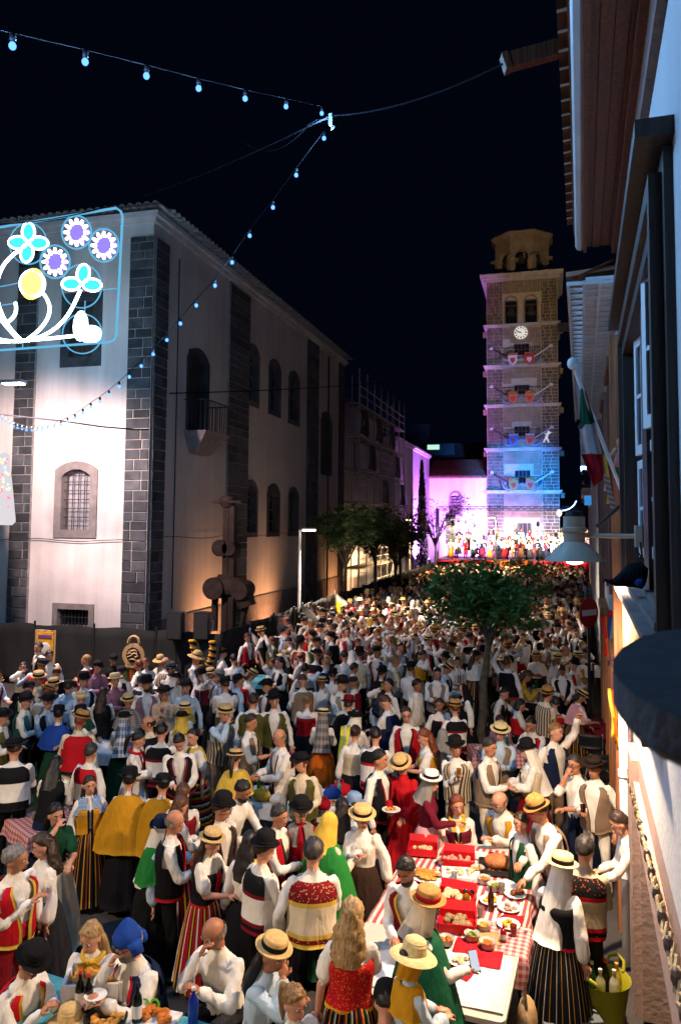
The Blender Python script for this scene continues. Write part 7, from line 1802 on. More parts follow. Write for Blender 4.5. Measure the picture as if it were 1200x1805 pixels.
H(530, 1432, 5, 'person in black felt hat and glasses with burgundy jacket and grey scarf', fem=1, sleeve='long', shirt='crimson', shawl=('scarf', 'grey'), hat=FE, glasses=1, skirt='black', pose='both', hair=('bob', 'grey'))
H(579, 1455, 130, 'person in yellow headscarf and bright green cape', fem=1, shirt='cream', shawl=('cape', 'green'), hood=('scarf', 'yellow'), hair=('none', 'black'), skirt='darkgreen', pose='hold')
H(638, 1443, -20, 'person in straw boater, glasses and white blouse with a dark brown skirt', fem=1, sleeve='bell', hat=BO, tilt=8, glasses=1, skirt='darkbrown', pose='chest', hair=('bun', 'brown'), wide=1.12)
H(603, 1427, 170, 'person with straight black hair behind the white blouse, back turned', fem=1, hair=('long', 'black'), shirt='white', skirt='black', pose='both')
H(623, 1424, 175, 'person in pale blue denim hat behind the straw boater', fem=1, hat=('felt', 'denim', None), shirt='paleblue', skirt='navy', pose='stand', hair=('bun', 'brown'), size=.9)
H(427, 1395, 50, 'dark-haired person in plain white shirt leaning over the bag table', pose='reach', hair=('short', 'black'), beard='black', skin=2, lower='charcoal')
H(669, 1340, 60, 'dark-haired person in white shirt and long black vest beside the red dress', vest=O('black', 'darkred'), hair=('short', 'black'), pose='stand', skin=1, size=1.05)
H(708, 1350, -20, 'person in boater and bright red dress holding a white plate', fem=1, shirt='red', vest=None, skirt='red', hat=BO, glasses=1, sash='green', pose='down', hair=('bun', 'brown'), size=1.0)
H(759, 1380, 75, 'person in boater over a grey headscarf, burgundy jacket and pink skirt', fem=1, shirt='burgundy', skirt='pink', hat=('boater', 'white', 'black'), hood=('scarf', 'grey'), hair=('none', 'grey'), pose='hold', size=.97)
H(805, 1420, 5, 'seated person with long auburn hair, yellow scarf and wine jacket', fem=1, shirt='white', vest=B('burgundy'), neck='yellow', shawl=None, hair=('long', 'auburn'), pose='sit', skirt='brown', size=1.04)
H(882, 1413, -35, 'bald person in glasses and ochre vest sitting at the far side of the table', vest=PL('mustard'), hair=('bald', 'grey'), glasses=1, beard='grey', pose='sitreach', lower='cream', size=1.06, wide=1.1)
H(950, 1432, -60, 'person in tan fedora and grey-brown vest bending to the roast', vest=PL('taupe'), hat=('fedora', 'darkstraw', 'black'), pose='reach', lower='tan', skin=1)
H(918, 1452, -60, 'person in dark green vest half hidden behind the tan fedora', vest=PL('darkgreen'), pose='stand', size=.9)
H(1047, 1355, -25, 'person in brown felt hat and taupe vest by the right wall', vest=PL('taupe'), hat=('flatfelt', 'darkbrown', 'black'), pose='hold', lower='white', skin=1, size=1.04)
H(1013, 1348, -35, 'person in glasses and white shirt with a hand over the mouth', pose='eat', glasses=1, hair=('short', 'darkgrey'), sleeve='roll', lower='navy', skin=1)
H(990, 1536, 165, 'person in straw hat and long white headcloth with scalloped black skirt, from behind', fem=1, sleeve='bell', vest=B('black', 'red'), skirt='stripe_thin', apron=None, shawl=None, hat=('boater', 'palestraw', 'black'), hood=('veil', 'white'), hair=('none', 'black'), pose='give', size=1.0)
H(1030, 1500, 172, 'grey-haired person from behind in beige vest with black embroidered yoke', vest=('yoke', 'beige', 'red', 'embroidered_black'), hair=('short', 'darkgrey'), pose='hold', lower='black', shirt='beige', size=1.04)
H(1092, 1452, -80, 'person in white shirt reaching out from behind the wooden pilaster', pose='reach', hair=('short', 'brown'), lower='charcoal')
H(863, 1318, 55, 'dark grey haired person in white shirt and brown vest eating, in profile', vest=PL('taupe'), hair=('short', 'darkgrey'), pose='hold', lower='cream', skin=1, size=1.05)
H(930, 1325, -75, 'person in black hat with a long white veil and red skirt', fem=1, sleeve='bell', hat=FE, hood=('veil', 'white'), hair=('none', 'black'), skirt='darkred', vest=B('cream'), pose='both')
H(803, 1320, -10, 'person in black hat and cream striped vest, looking down', vest=PL('stripe_vest'), hat=FE, pose='chest', lower='cream', skin=1)
H(936, 1278, -25, 'seated dark-haired person in bright red vest under the street tree', vest=O('red', 'black'), pose='siteat', hair=('short', 'black'), skin=1)
H(881, 1273, 0, 'seated person in mauve jumper with long brown hair', fem=1, shirt='mauve', hair=('long', 'brown'), pose='sit', skirt='black')
H(917, 1243, 100, 'person with black bob in white blouse and red bodice, sitting', fem=1, sleeve='puff', vest=B('red'), hair=('bob', 'black'), pose='sit', skirt='darkred')
H(888, 1223, 70, 'person in black vest stretching an arm across the checked table', vest=PL('black'), pose='sitreach', hair=('short', 'black'), size=1.05)
H(928, 1193, 90, 'curly-haired person in bright yellow jacket at the checked table', fem=1, shirt='yellow', hair=('curlylong', 'chestnut'), pose='sitdown', skirt='black', size=1.1)
H(990, 1182, 0, 'person in black vest standing behind the far right table', vest=PL('black'), pose='down', hair=('short', 'black'), skin=2)
H(978, 1240, 178, 'seated person from behind in beige vest with red yoke', vest=('yoke', 'beige', 'darkred', 'red'), pose='sit', hair=('short', 'darkgrey'))
H(887, 1168, 178, 'person in tall straw hat with green band and pink blouse', fem=1, shirt='pink', hat=('widestraw', 'palestraw', 'darkgreen'), shawl=('scarf', 'darkgreen'), pose='sit', hair=('bun', 'brown'), size=1.1, skirt='black')
H(982, 1312, 175, 'seated person in dark hat and white shirt, back turned, on a black chair', vest=Y('white', 'black', 'black'), hat=FE, pose='sit')
H(770, 1188, 0, 'dark-haired person in white shirt and grey vest, hands together', vest=PL('grey'), pose='both', hair=('short', 'black'), lower='darkbrown', sash='cream', skin=1, size=1.05)
H(817, 1218, -70, 'person in black headscarf and long black vest under the tree', fem=1, sleeve='bell', hood=('scarf', 'black'), hair=('none', 'black'), vest=O('black', 'darkred'), skirt='black', pose='stand')
H(805, 1168, 20, 'person in pale blue laced bodice beneath the street tree', fem=1, sleeve='puff', vest=B('paleblue', 'brown'), skirt='stripe_multi', hair=('short', 'black'), pose='hold')
H(928, 1150, 100, 'seated person in white headscarf and red bodice by the tree trunk', fem=1, hood=('scarf', 'white'), vest=B('red'), hair=('none', 'black'), skirt='red', pose='sit', size=1.1)
H(997, 1147, 175, 'dark-haired person in white, back turned, below the no-entry sign', fem=1, hair=('bob', 'black'), skirt='black', pose='both')
H(1015, 1187, -60, 'person in white cap and plaid shawl by the far right table', fem=1, hood=('short', 'white'), shawl=('shawl', 'plaid_brown'), hair=('none', 'black'), skirt='black', pose='sit', size=1.1)
# left square
H(40, 1178, 10, 'long-haired person in white blouse drinking in front of the yellow poster', fem=1, sleeve='bell', hair=('long', 'brown'), pose='drink', skirt='black', sash='orange')
H(68, 1142, -60, 'person in black vest in profile beside the yellow poster', vest=PL('black'), hair=('short', 'darkgrey'), pose='stand', size=1.08)
H(87, 1157, 5, 'tall dark-haired person in charcoal vest facing the viewer by the poster', vest=PL('charcoal'), hair=('short', 'black'), pose='stand', sash='mustard', size=1.05)
H(172, 1176, 30, 'person in dark cap and mauve shirt by the fence', shirt='mauve', hat=('cap', 'black', None), pose='both')
H(200, 1164, 0, 'person in black cap and black shirt beside the wooden cut-out', shirt='black', hat=('cap', 'black', None), pose='both', skin=0)
H(283, 1167, -20, 'person in straw hat and pale shawl in front of the fence', fem=1, shirt='cream', shawl=('shawl', 'cream'), hat=('widestraw', 'straw', 'black'), pose='both', skirt='black')
H(257, 1170, -30, 'person with long red hair and dark green bodice near the cut-out', fem=1, sleeve='bell', vest=B('darkgreen'), hair=('long', 'auburn'), skirt='stripe_red', pose='hold')
H(148, 1201, 20, 'person in black hat, pale blue shirt and black vest', shirt='paleblue', vest=PL('black'), hat=FE, pose='hold')
H(203, 1201, 30, 'person in straw hat and mauve shirt chatting', shirt='mauve', hat=('boater', 'palestraw', 'beige'), pose='talk')
H(214, 1186, -40, 'person in dark cap and black vest with white shirt near the ribbons', vest=PL('black'), hat=('cap', 'charcoal', None), pose='look')
H(121, 1212, 170, 'person in dark cap and pale shirt with braces, back turned', shirt='paleblue', hat=('cap', 'charcoal', None), braces='black', pose='hold')
H(95, 1210, 15, 'person in boater with broad dark band and pale blue shirt', shirt='paleblue', hat=BO, pose='chest')
H(50, 1214, 60, 'person in dark hat and dark green vest with red sash', vest=PL('darkgreen'), hat=('flatfelt', 'charcoal', 'black'), sash='red', pose='both')
H(45, 1238, 65, 'person in dark hat and teal vest holding food, at the left', vest=PL('teal'), hat=('fedora', 'charcoal', 'black'), pose='hold')
H(85, 1238, 25, 'person in dark hat and black vest over a pale blue shirt', shirt='paleblue', vest=PL('black'), hat=('flatfelt', 'black', 'black'), pose='hold', glasses=1)
H(143, 1234, 10, 'person in straw hat with dark green bodice in the left crowd', fem=1, sleeve='bell', vest=B('darkgreen'), hat=('boater', 'straw', 'white'), pose='hold', skirt='black')
H(182, 1224, 170, 'person with long brown hair and dark vest seen from behind', fem=1, sleeve='bell', vest=O('black'), hair=('long', 'brown'), skirt='black', pose='hold')
H(226, 1238, -10, 'person in straw boater, glasses and plaid shawl', fem=1, shawl=('shawl', 'plaid_brown'), hat=BO, glasses=1, pose='both', skirt='black', shirt='grey')
H(258, 1208, 5, 'person in black hat and brown vest facing the viewer, bearded', vest=PL('mauve'), hat=FE, beard='brown', pose='stand', skin=1)
H(290, 1224, -30, 'person in dark hat and peach shirt raising a wine glass', shirt='peach', hat=('flatfelt', 'darkbrown', 'black'), pose='chest', glasses=1, wide=1.1)
H(328, 1213, -20, 'smiling person in dark hat with grey braces and pale shirt', shirt='paleblue', braces='grey', hat=('fedora', 'charcoal', 'black'), pose='stand')
H(308, 1197, 60, 'person in black hat over a white scarf and red skirt', fem=1, hat=FF, hood=('scarf', 'white'), hair=('none', 'black'), skirt='red', pose='both')
H(326, 1252, -70, 'person in straw hat with yellow scarf and white blouse', fem=1, sleeve='bell', hat=('boater', 'palestraw', 'black'), hood=('scarf', 'yellow'), hair=('none', 'black'), skirt='olive', pose='chest')
H(103, 1262, 165, 'person in black curly hat and bright blue shawl, back turned', fem=1, hat=('felt', 'black', None), shawl=('shawl', 'blue'), skirt='darkgreen', pose='both', hair=('bun', 'black'))
H(143, 1262, -80, 'person in dark hat with green scarf, cream bodice and burgundy skirt', fem=1, sleeve='bell', hat=FE, hood=('scarf', 'darkgreen'), hair=('none', 'black'), vest=B('beige'), skirt='burgundy', pose='hold')
H(218, 1270, 172, 'person in flat black hat with pale plaid headcloth and green skirt', fem=1, sleeve='bell', hat=FF, hood=('veil', 'plaid'), hair=('none', 'black'), skirt='darkgreen', pose='both')
H(25, 1322, 170, 'person from behind in dark hat and white shirt with woven bag strap', vest=Y('white', 'black', 'black'), hat=('flatfelt', 'black', 'black'), pose='both', size=1.05, wide=1.1)
H(98, 1350, 165, 'person with very long dark hair and white sleeves, back turned', fem=1, sleeve='bell', vest=O('black'), hair=('long', 'black'), skirt='navy', pose='reach')
H(160, 1327, 140, 'grey-haired person in cream vest with red collar, half turned away', vest=('yoke', 'cream', 'red', 'red'), hair=('short', 'darkgrey'), pose='stand', lower='black')
H(244, 1305, 70, 'dark-haired person in white blouse with red sash near the green bottles', fem=1, sleeve='bell', neck='red', hair=('pony', 'black'), skirt='white', pose='both')
H(285, 1291, 160, 'dark-haired person in white vest with black yoke, back turned', vest=Y('white', 'darkred', 'black'), hair=('short', 'black'), pose='both')
H(316, 1309, -5, 'dark-haired person in black vest with red lining, looking down', vest=O('black', 'darkred'), hair=('short', 'black'), pose='down', skin=0)
H(340, 1300, -70, 'person in yellow shawl and banded red skirt, hair in a bun', fem=1, sleeve='puff', shirt='white', vest=B('red'), shawl=('scarf', 'yellow'), skirt='stripe_band', hair=('bun', 'black'), pose='chest')
H(320, 1269, 175, 'person in black hat over a yellow scarf, back turned', fem=1, hat=FF, hood=('scarf', 'yellow'), hair=('none', 'black'), skirt='olive', pose='both', size=.93)
H(322, 1400, 175, 'person with loose brown hair seen from behind before the striped vest', fem=1, hair=('long', 'chestnut'), sleeve='bell', vest=B('darkred'), skirt='stripe_red', pose='hold', size=.96)
H(4, 1266, 60, 'person in dark hat cut by the left edge', hat=('flatfelt', 'black', 'black'), pose='hold', vest=PL('olive'))
H(397, 1208, 178, 'person from behind in white shirt with green braces and brown trousers', hat=('fedora', 'charcoal', 'black'), lower='taupe', braces='darkgreen', pose='both', sash='olive', size=1.03)
H(356, 1192, -30, 'person in black hat and maroon bodice with white scarf', fem=1, hat=FE, hood=('scarf', 'white'), vest=B('burgundy'), hair=('none', 'black'), skirt='black', pose='hold')
H(385, 1196, -60, 'person in grey hat and plaid shawl drinking', fem=1, hat=('felt', 'grey', 'black'), shawl=('shawl', 'plaid'), pose='drink', skirt='black')
H(412, 1163, 175, 'dark-haired person in white shirt from behind, near the corn garland', hair=('short', 'black'), pose='both', size=1.02)
H(393, 1152, 100, 'person in dark cap with a white cockade by the corn garland', fem=1, hat=('cap', 'black', None), sleeve='bell', pose='hold', skirt='black')
H(493, 1169, -50, 'person with dark hair and black vest, arms crossed', fem=1, vest=PL('black'), hair=('bob', 'black'), pose='crossed', sleeve='roll', skirt='black', size=1.06)
H(471, 1211, -55, 'person in flat dark hat and black vest over a white shirt', vest=O('black', 'darkred'), hat=('flatfelt', 'black', 'black'), pose='hold')
H(420, 1201, 110, 'person in black cap with a raised arm and pale sleeves', shirt='paleblue', vest=PL('black'), hat=('cap', 'black', None), pose='wave')
H(483, 1236, 0, 'person in dark hat and moss green vest facing the viewer', vest=PL('olive'), hat=('fedora', 'black', 'black'), pose='stand')
H(446, 1236, 170, 'dark-haired person in moss green vest seen from behind', vest=PL('olive'), hair=('short', 'brown'), pose='stand', size=1.04, wide=1.1)
H(442, 1274, 65, 'dark-haired person in taupe vest and rolled sleeves eating', vest=PL('taupe'), hair=('short', 'brown'), pose='hold', lower='taupe', sleeve='roll', size=1.05, skin=1)
H(493, 1301, -65, 'bald person in white vest with burgundy yoke holding a wine glass', vest=('yoke', 'white', 'burgundy', 'burgundy'), hair=('bald', 'grey'), pose='both', skin=1, size=1.05, lower='black')
H(541, 1238, 175, 'fair person with hair pinned up and red bodice, from behind', fem=1, sleeve='puff', vest=B('red'), hair=('bun', 'honey'), skirt='black', pose='both', apron=None)
H(538, 1181, 170, 'person in grey vest with black back and dark hair, turned away', vest=('yoke', 'grey', 'black', 'grey'), hair=('short', 'black'), pose='hold')
H(569, 1264, 172, 'person in flat straw hat and patterned shawl with a long orange skirt', fem=1, sleeve='bell', hat=('boater', 'palestraw', 'black'), hood=('veil', 'plaid_brown'), hair=('none', 'black'), skirt='orange', pose='wave' if False else 'both')
H(626, 1294, 175, 'person with brown hair tied up and cream bodice, back turned, dark skirt', fem=1, sleeve='bell', vest=B('beige'), hair=('bun', 'brown'), skirt='black', pose='hold')
H(662, 1298, 165, 'dark-haired person in white vest with black yoke and red collar, back turned', vest=Y('white', 'red', 'black'), hair=('short', 'black'), pose='both')
H(602, 1207, 40, 'person in brown felt hat and pale grey vest, in white sleeves', vest=PL('grey'), hat=('fedora', 'darkbrown', 'black'), pose='both')
H(614, 1244, 160, 'person in dark red round hat and black shawl, back turned', fem=1, hat=('felt', 'darkred', 'black'), shawl=('shawl', 'black'), skirt='black', pose='both')
H(627, 1268, 150, 'person in wide black hat and white shoulders, back turned', fem=1, sleeve='bell', hat=FF, hood=('scarf', 'white'), hair=('none', 'black'), skirt='black', pose='hold')
H(684, 1209, -50, 'dark-haired person in grey-green vest and white sleeves drinking', vest=PL('darkgrey'), hair=('short', 'black'), pose='drink', lower='cream', skin=1, size=1.03)
H(735, 1209, 60, 'dark-haired person in loose white shirt and pale trousers, in profile', hair=('short', 'black'), pose='stand', lower='cream', skin=2)
H(716, 1261, -5, 'person in glasses and red vest facing the viewer in mid crowd', vest=O('red', 'black'), glasses=1, hair=('short', 'brown'), pose='stand', size=1.03)
H(748, 1301, -80, 'person with long curly auburn hair and mustard bodice', fem=1, sleeve='puff', vest=B('mustard'), hair=('curlylong', 'auburn'), skirt='black', pose='both')
H(780, 1300, 170, 'person in pale grey patterned shawl, back turned, before the striped vest', fem=1, shawl=('shawl', 'plaid'), hood=('scarf', 'grey'), hair=('none', 'grey'), skirt='black', pose='both', size=.93)
H(724, 1181, 170, 'person in black hat and white shirt, back turned, left of the grey vest', hat=FE, pose='both')
H(673, 1188, 150, 'person in black felt hat with dark shawl near the centre', fem=1, hat=FE, shawl=('shawl', 'black'), skirt='black', pose='hold')
H(586, 1192, 160, 'person in black felt hat and pale blouse beside the brown felt hat', fem=1, hat=FE, sleeve='bell', skirt='black', pose='both')
H(633, 1154, 175, 'person in black hat and cream vest with red sash from behind', hat=FE, vest=PL('cream'), sash='red', pose='stand', size=1.05)
H(607, 1157, 172, 'short-haired person in plain white shirt from behind', hair=('short', 'brown'), pose='both', size=1.05)
H(656, 1045, 10, 'person in straw hat near the far fence above the crowd', hat=('boater', 'straw', 'black'), vest=O('darkred'), pose='talk', size=1.05)
H(644, 1066, 30, 'person with a green yellow and white flag round the shoulders by the fence', fem=1, shawl=('cape', 'green'), neck='yellow', skirt='white', pose='stand')
H(510, 1105, 20, 'person in white shirt standing by the beige poster', pose='talk', hair=('short', 'black'))
H(604, 1075, -20, 'tall person in white shirt before the pale flag on the fence', pose='stand', size=1.06, hair=('short', 'brown'))
# cups, plates and glasses in hands
LABELP = {r[0]['label']: r for r in PEOPLE}
def held(words_, side, fn, *a):
    for l, r in LABELP.items():
        if words_ in l: return fn(hand_of(r, side) + Vector((0, 0, .0)), *a)
def wine_glass(p, label):
    t = thing('wine_glass', label, 'glass', p + Vector((0, 0, -.05))); MB().lathe([(0, 0), (.035, .003), (.008, .01), (.006, .08), (.03, .11), (.038, .15), (.032, .19), (.030, .19), (.034, .15), (0, .1)], 12).build('glass', glass('wine_glass', (.8, .75, .75), .03, .9), t, True); MB().lathe([(0, .1), (.028, .112), (.034, .14), (0, .141)], 12).build('wine', mat('red_wine', (.12, .01, .015), rough=.1), t, True)
held('holding a wine glass', -1, wine_glass, 'glass of red wine held by the bald person in the burgundy yoke'); held('raising a wine glass', -1, wine_glass, 'glass of dark wine held against the peach shirt')
held('bright red dress', -1, plate, 'gold', 'white plate of food held by the person in the red dress', 8, .026, .12); held('black yoke, holding a plate', -1, plate, 'gold', 'white plate of fritters held by the black-yoked vest', 8, .026, .13); held('holding a plate', -1, lambda p: None)
held('navy vest holding a plate', 1, plate, None, 'small white plate held by the person in the blue pointed cap', 0, .02, .09)
for w, sd, c, lab in (('moss green vest facing', -1, '#c9c9c4', 'moss green vest'), ('grey vest, hands together', -1, '#c9a85a', 'grey vest with hands together'), ('teal vest holding', -1, '#c9c9c4', 'teal vest'), ('drinking in front of the yellow poster', -1, '#c9c9c4', 'long-haired drinker by the poster'), ('grey-green vest and white sleeves', -1, '#c9a85a', 'drinker in the grey-green vest'), ('pale grey vest, in white', -1, '#c9c9c4', 'brown felt hat'), ('taupe vest and rolled', -1, '#c9c9c4', 'taupe vest with rolled sleeves'), ('cream striped vest', -1, '#b07a2a', 'cream striped vest'), ('taupe vest by the right wall', -1, '#3a1408', 'brown felt hat at the wall')):
    held(w, sd, lambda p: cup(p + Vector((0, 0, -.03)), .12, .036, c, 'plastic cup held by the ' + lab, None, .6))
def phone(p, label): t = thing('phone', label, 'phone', p + Vector((0, 0, .05)), R(30)); MB().box((0, 0, 0), (.078, .01, .155), Matrix.Rotation(R(-35), 3, 'X')).build('body', BLACKPLASTIC, t); MB().box(Matrix.Rotation(R(-35), 3, 'X') @ Vector((0, -.0065, 0)), (.07, .003, .143), Matrix.Rotation(R(-35), 3, 'X')).build('screen', emit('phone_screen', (.75, .8, .9), .9), t)
held('long green cape', -1, phone, 'phone with a lit screen held above the food by the green cape')

# ------------------------------------------------------------------ the rest of the crowd that can be told apart
rc = random.Random(23)
HATS = [('black felt hat', FE), ('wide black hat', FF), ('straw boater', BO), ('pale straw boater', ('boater', 'palestraw', 'black')), ('wide straw hat', ('widestraw', 'straw', 'black')), ('brown fedora', ('fedora', 'darkbrown', 'black')), ('grey fedora', ('fedora', 'darkgrey', 'black')), ('dark cap', ('cap', 'charcoal', None)), ('tan fedora', ('fedora', 'darkstraw', 'black'))]
MV = [('black vest', PL('black')), ('red vest', O('red')), ('grey vest', PL('grey')), ('taupe vest', PL('taupe')), ('dark red vest', O('darkred')), ('red-yoked cream vest', Y('cream')), ('black-yoked white vest', Y('white', 'darkred', 'black')), ('olive vest', PL('olive')), ('navy vest', PL('navy')), ('brown striped vest', PL('stripe_vest')), ('plain white shirt', None), ('black vest edged red', O('black', 'red'))]
FV = [('red bodice', B('red')), ('black bodice', B('black', 'red')), ('wine red bodice', B('darkred')), ('dark green bodice', B('darkgreen')), ('mustard bodice', B('mustard')), ('plain white blouse', None), ('blue shawl', 'blue'), ('white shawl', 'white'), ('black shawl', 'black'), ('yellow shawl', 'yellow'), ('pink shawl', 'pink'), ('green cape', 'green')]
SK = [('black skirt', 'black'), ('gold-striped skirt', 'stripe_gold'), ('many-striped skirt', 'stripe_multi'), ('red striped skirt', 'stripe_red'), ('burgundy skirt', 'burgundy'), ('orange skirt', 'orange'), ('dark green skirt', 'darkgreen')]
PO = [('stand', 'standing'), ('hold', 'one hand raised'), ('both', 'hands together'), ('eat', 'eating'), ('talk', 'gesturing'), ('look', 'looking aside'), ('drink', 'drinking'), ('chest', 'hand on chest'), ('lookl', 'head turned'), ('down', 'looking down'), ('backs', 'hands behind the back'), ('wave', 'arm raised'), ('crossed', 'arms crossed')]
HC = [('black', 'dark hair'), ('brown', 'brown hair'), ('chestnut', 'chestnut hair'), ('darkgrey', 'grey hair'), ('honey', 'fair hair'), ('auburn', 'red hair')]
USED = set(); TXY = (tp_.x, tp_.y)
def zone(x, y):
    w = 'by the long fence' if x < -7 and y > 19 else 'near the right wall' if x > -1.3 else 'under the street tree' if math.hypot(x - TXY[0], y - TXY[1]) < 2.3 else 'at mid street'
    if y < 19 and x < -7: w = 'on the left of the square'
    return w + (', near' if y < 15 else '' if y < 20 else ' beyond the tables' if y < 25 else ', farther up')
n_fill = 300 - len(PEOPLE); tries = 0
cand = []
def free(x, y, r):
    return all((x - a) ** 2 + (y - b) ** 2 > r * r for a, b in SPOTS) and all((x - a) ** 2 + (y - b) ** 2 > q * q for a, b, q in OT + [(-1.0, 9.1, 1.25), (-1.05, 7.3, 1.2), (-3.4, 5.5, 1.3)]) and math.hypot(x - TXY[0], y - TXY[1]) > .5 and math.hypot(x - ns.x, y - ns.y) > .4
INV = CAM_ROT.transposed()
def pix(p):
    v = INV @ (Vector(p) - CAM_P); return (PP_X + F_PX * v.x / -v.z, PP_Y - F_PX * v.y / -v.z) if v.z < -.5 else (-9e3, 0)
yy = 10.2
while n_fill > 0 and yy < 45:
    row = []
    for _ in range(26):
        y = yy + rc.uniform(-.28, .28); y = min(y, 1e9); xl = -8.0 if y > 18.6 else -16; xr = .5 + .0366 * y - (.55 if y < 19 else .4)
        x = rc.uniform(xl, xr); px = pix((x, y, 1.6))[0]
        if not -30 < px < 1200: continue
        if x < -6.3 and 15.2 < y < 19.4 and pix((x, y, 1.7))[1] < 1150: continue
        if not free(x, y, .58 if y < 18 else .5): continue
        if y < 13 and rc.random() < .55: continue
        if n_fill <= 0: break
        SPOTS.append((x, y)); n_fill -= 1
        for attempt in range(60):
            fem = rc.random() < .48; d = dict(fem=int(fem), skin=rc.choice((0, 0, 1, 1, 2))); hc = rc.choice(HC); po = rc.choice(PO); d['pose'] = po[0]
            bits = []
            if rc.random() < .52:
                hn, hv = rc.choice(HATS if not fem else HATS[:5]); d['hat'] = hv; bits.append(hn)
            elif fem and rc.random() < .3: c_ = rc.choice(('white', 'cream', 'yellow', 'black')); d['hood'] = ('scarf', c_); d['hair'] = ('none', 'black'); bits.append(c_ + ' headscarf')
            else: bits.append('bareheaded, ' + hc[1])
            if 'hair' not in d: d['hair'] = (rc.choice(('long', 'bun', 'bob', 'curlylong', 'pony')) if fem else rc.choice(('short', 'short', 'short', 'bald')), hc[0])
            if d['hair'][0] == 'bald' and not d.get('hat'): bits = ['bald']
            if fem:
                d['sleeve'] = rc.choice(('bell', 'bell', 'puff')); nm, v = rc.choice(FV); sk = rc.choice(SK); d['skirt'] = sk[1]; bits += [nm, sk[0]]
                if isinstance(v, str): d['shawl'] = ('cape' if v == 'green' else 'shawl', v)
                elif v: d['vest'] = v
                if rc.random() < .25: d['apron'] = 'white'
            else:
                d['sleeve'] = rc.choice(('long', 'long', 'roll')); nm, v = rc.choice(MV); bits.append(nm); lo_ = rc.choice((('black', 'black'), ('cream', 'pale'), ('charcoal', 'charcoal'), ('taupe', 'brown'))); d['lower'] = lo_[0]
                if v: d['vest'] = v
                if rc.random() < .3: d['sash'] = rc.choice(('red', 'darkred', 'mustard'))
                d['shirt'] = rc.choice(('white', 'white', 'white', 'cream', 'paleblue'))
            if bits[0].startswith('bare') or bits[0] == 'bald': head = bits[0] + ' person in '; rest = bits[1:]
            else: head = 'person in '; rest = bits
            lab = head + (', '.join(rest[:-1]) + ' and ' + rest[-1] if len(rest) > 1 else rest[0]) + ', ' + po[1] + ' ' + zone(x, y)
            if lab not in USED and len(lab.split()) <= 16: USED.add(lab); break
        d['var'] = rc.choice((0, 1)); d['size'] = (.92 if fem else .985) * rc.uniform(.94, 1.05); d['wide'] = rc.uniform(.96, 1.1)
        person((x, y, 0), rc.uniform(0, 6.28), d, lab, 'people in festival dress')
        if po[0] in ('hold', 'drink', 'both', 'eat') and y < 22 and rc.random() < .55: cup(hand_of(PEOPLE[-1], -1) + Vector((0, 0, -.03)), .12, .036, rc.choice(('#c9c9c4', '#c9c9c4', '#c9a23a')), ' '.join(('plastic cup held by the ' + lab.replace('person in ', 'one in ').replace(' person', ' one')).split()[:16]).rstrip(','), 'plastic cups held in the crowd', .6)
    yy += .42
Y_END = yy - .2
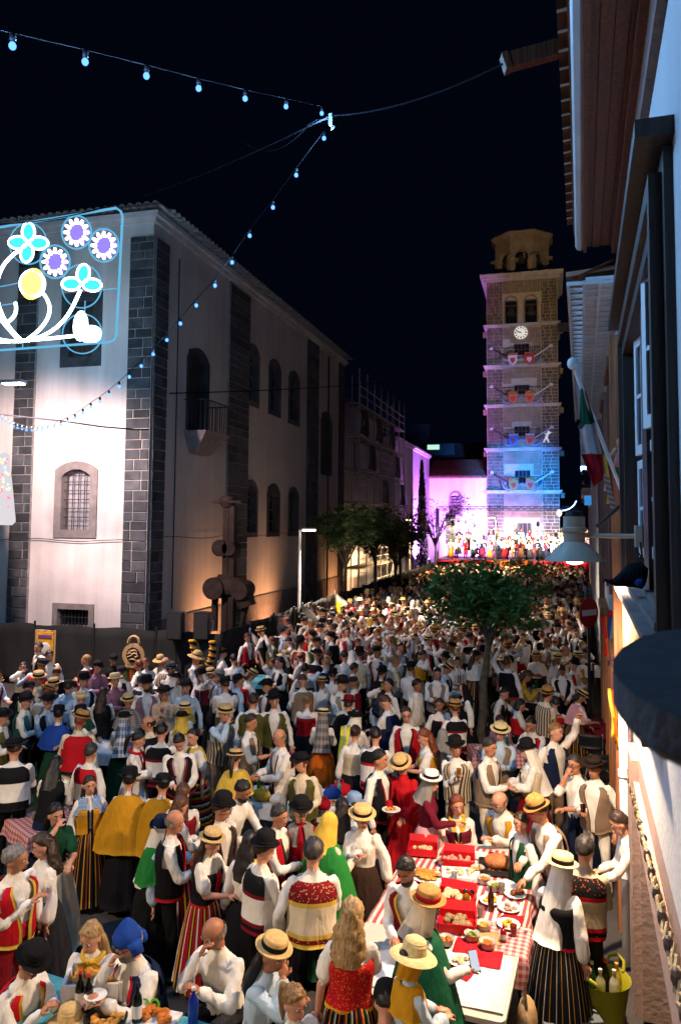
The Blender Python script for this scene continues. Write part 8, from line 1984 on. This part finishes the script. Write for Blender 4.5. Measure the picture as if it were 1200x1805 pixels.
# ------------------------------------------------------------------ the far crowd, packed up to the stage
cm, nt_c, bc = nodes_of('crowd_cloth'); ca = N(nt_c, 'ShaderNodeVertexColor'); ca.layer_name = 'Col'; nt_c.links.new(ca.outputs[0], bc.inputs['Base Color']); bc.inputs['Roughness'].default_value = .85; bc.inputs['Specular IOR Level'].default_value = .15
SKL = [lin('#c08a70'), lin('#a86c50'), lin('#8c5a42')]
def crowd(name, spots, bright=False, sit=False):
    mb = MB(); cols = []
    def put(f0, c): cols.extend([c] * (len(mb.f) - f0))
    for x, y, z, rz in spots:
        M3 = Matrix.Rotation(rz, 3, 'Z'); s = rc.uniform(.89, 1.02); P0 = Vector((x, y, z)); pt = lambda a, b, c: P0 + M3 @ Vector((a, b, c)) * s
        fem = rc.random() < .5; top = lin(CLOTH[rc.choice(('white',) * 6 + ('cream', 'cream', 'paleblue', 'red', 'black', 'mauve'))]); low = lin(CLOTH[rc.choice(('black', 'black', 'charcoal', 'taupe', 'darkred', 'brown', 'darkgreen', 'orange'))]); over = lin(CLOTH[rc.choice(('black', 'black', 'red', 'darkred', 'grey', 'taupe', 'white', 'white', 'olive', 'navy'))])
        h0 = -.35 if sit else 0
        f0 = len(mb.f)
        if fem: mb.tube([pt(0, 0, .1), pt(0, 0, .6 + h0), pt(0, 0, 1.02 + h0)], [.34, .24, .15], 8)
        else: mb.tube([pt(.09, 0, .05), pt(.09, 0, .9 + h0)], [.06, .09], 6); mb.tube([pt(-.09, 0, .05), pt(-.09, 0, .9 + h0)], [.06, .09], 6)
        put(f0, low); f0 = len(mb.f); mb.tube([pt(0, 0, .88 + h0), pt(0, 0, 1.1 + h0), pt(0, 0, 1.32 + h0), pt(0, 0, 1.42 + h0)], [.16, .16, .19, .08], 8, squash=.72); put(f0, over if rc.random() < .6 else top)
        f0 = len(mb.f)
        for q in (-1, 1):
            e = pt(q * .27, .03, 1.08 + h0); w_ = pt(q * rc.uniform(.02, .25), -rc.uniform(.05, .34), rc.choice((.85, 1.1, 1.1, 1.25, 1.5)) + h0); mb.tube([pt(q * .18, 0, 1.36 + h0), e, w_], [.065, .065, .05], 5)
        put(f0, top); f0 = len(mb.f); sk = rc.choice(SKL); hd = pt(0, -.01, 1.57 + h0); mb.ball(hd, (.078 * s, .09 * s, .115 * s), M3, 8, 6); put(f0, sk)
        f0 = len(mb.f); hc = lin(rc.choice(('#120d0b', '#2e1d13', '#4a2a18', '#6e6a66', '#96784c'))); t = rc.random()
        if t < .38:
            c_ = lin(rc.choice(('#121114', '#121114', '#121114', '#c9a262', '#c9a262', '#d3bd85', '#4a3324'))); mb.lathe([(.17, .06), (.17, .07), (.1, .075), (.095, .16), (0, .165)], 9, hd, M3)
            put(f0, c_)
        elif t < .5: mb.ball(hd + M3 @ Vector((0, .03, -.03)), (.12, .12, .17), M3, 8, 5); put(f0, lin('#c9c2b4'))
        else:
            mb.ball(hd + M3 @ Vector((0, .022, .02)), (.085, .095, .112), M3, 8, 5)
            if fem: mb.ball(hd + M3 @ Vector((0, .06, -.12)), (.09, .05, .17), M3, 7, 5)
            put(f0, hc)
        f0 = len(mb.f)
        put(f0, top)
    me = mb.mesh(name, cm, 'all', fix=False); at = me.color_attributes.new('Col', 'FLOAT_COLOR', 'CORNER'); arr = []
    for f, c in zip(mb.f, cols): arr.extend((c[0], c[1], c[2], 1.0) * len(f))
    at.data.foreach_set('color', arr)
    o = bpy.data.objects.new(name, me); COL.objects.link(o); return o
spots = []; cell = {}
y = Y_END
while y < 64.4:
    x = -7.9 + rc.uniform(0, .4)
    while x < .5 + .0366 * y - .4:
        if rc.random() < .86: spots.append((x + rc.uniform(-.14, .14), y + rc.uniform(-.2, .2), 0, rc.uniform(0, 6.28)))
        x += rc.uniform(.52, .72)
    y += rc.uniform(.55, .72)
o = crowd('crowd', spots); o['kind'] = 'stuff'; o['label'] = 'dense far crowd in white shirts and hats packed up to the stage'; o['category'] = 'crowd'
perf = []
for r_ in range(4):
    for k in range(18): perf.append((-8.3 + .66 * k + rc.uniform(-.12, .12), 65.5 + .75 * r_, 1.7 + .30 * r_, rc.uniform(-.4, .4)))
o = crowd('performers', perf, sit=(False)); o['kind'] = 'stuff'; o['label'] = 'rows of brightly lit performers in white on the stage'; o['category'] = 'performers'
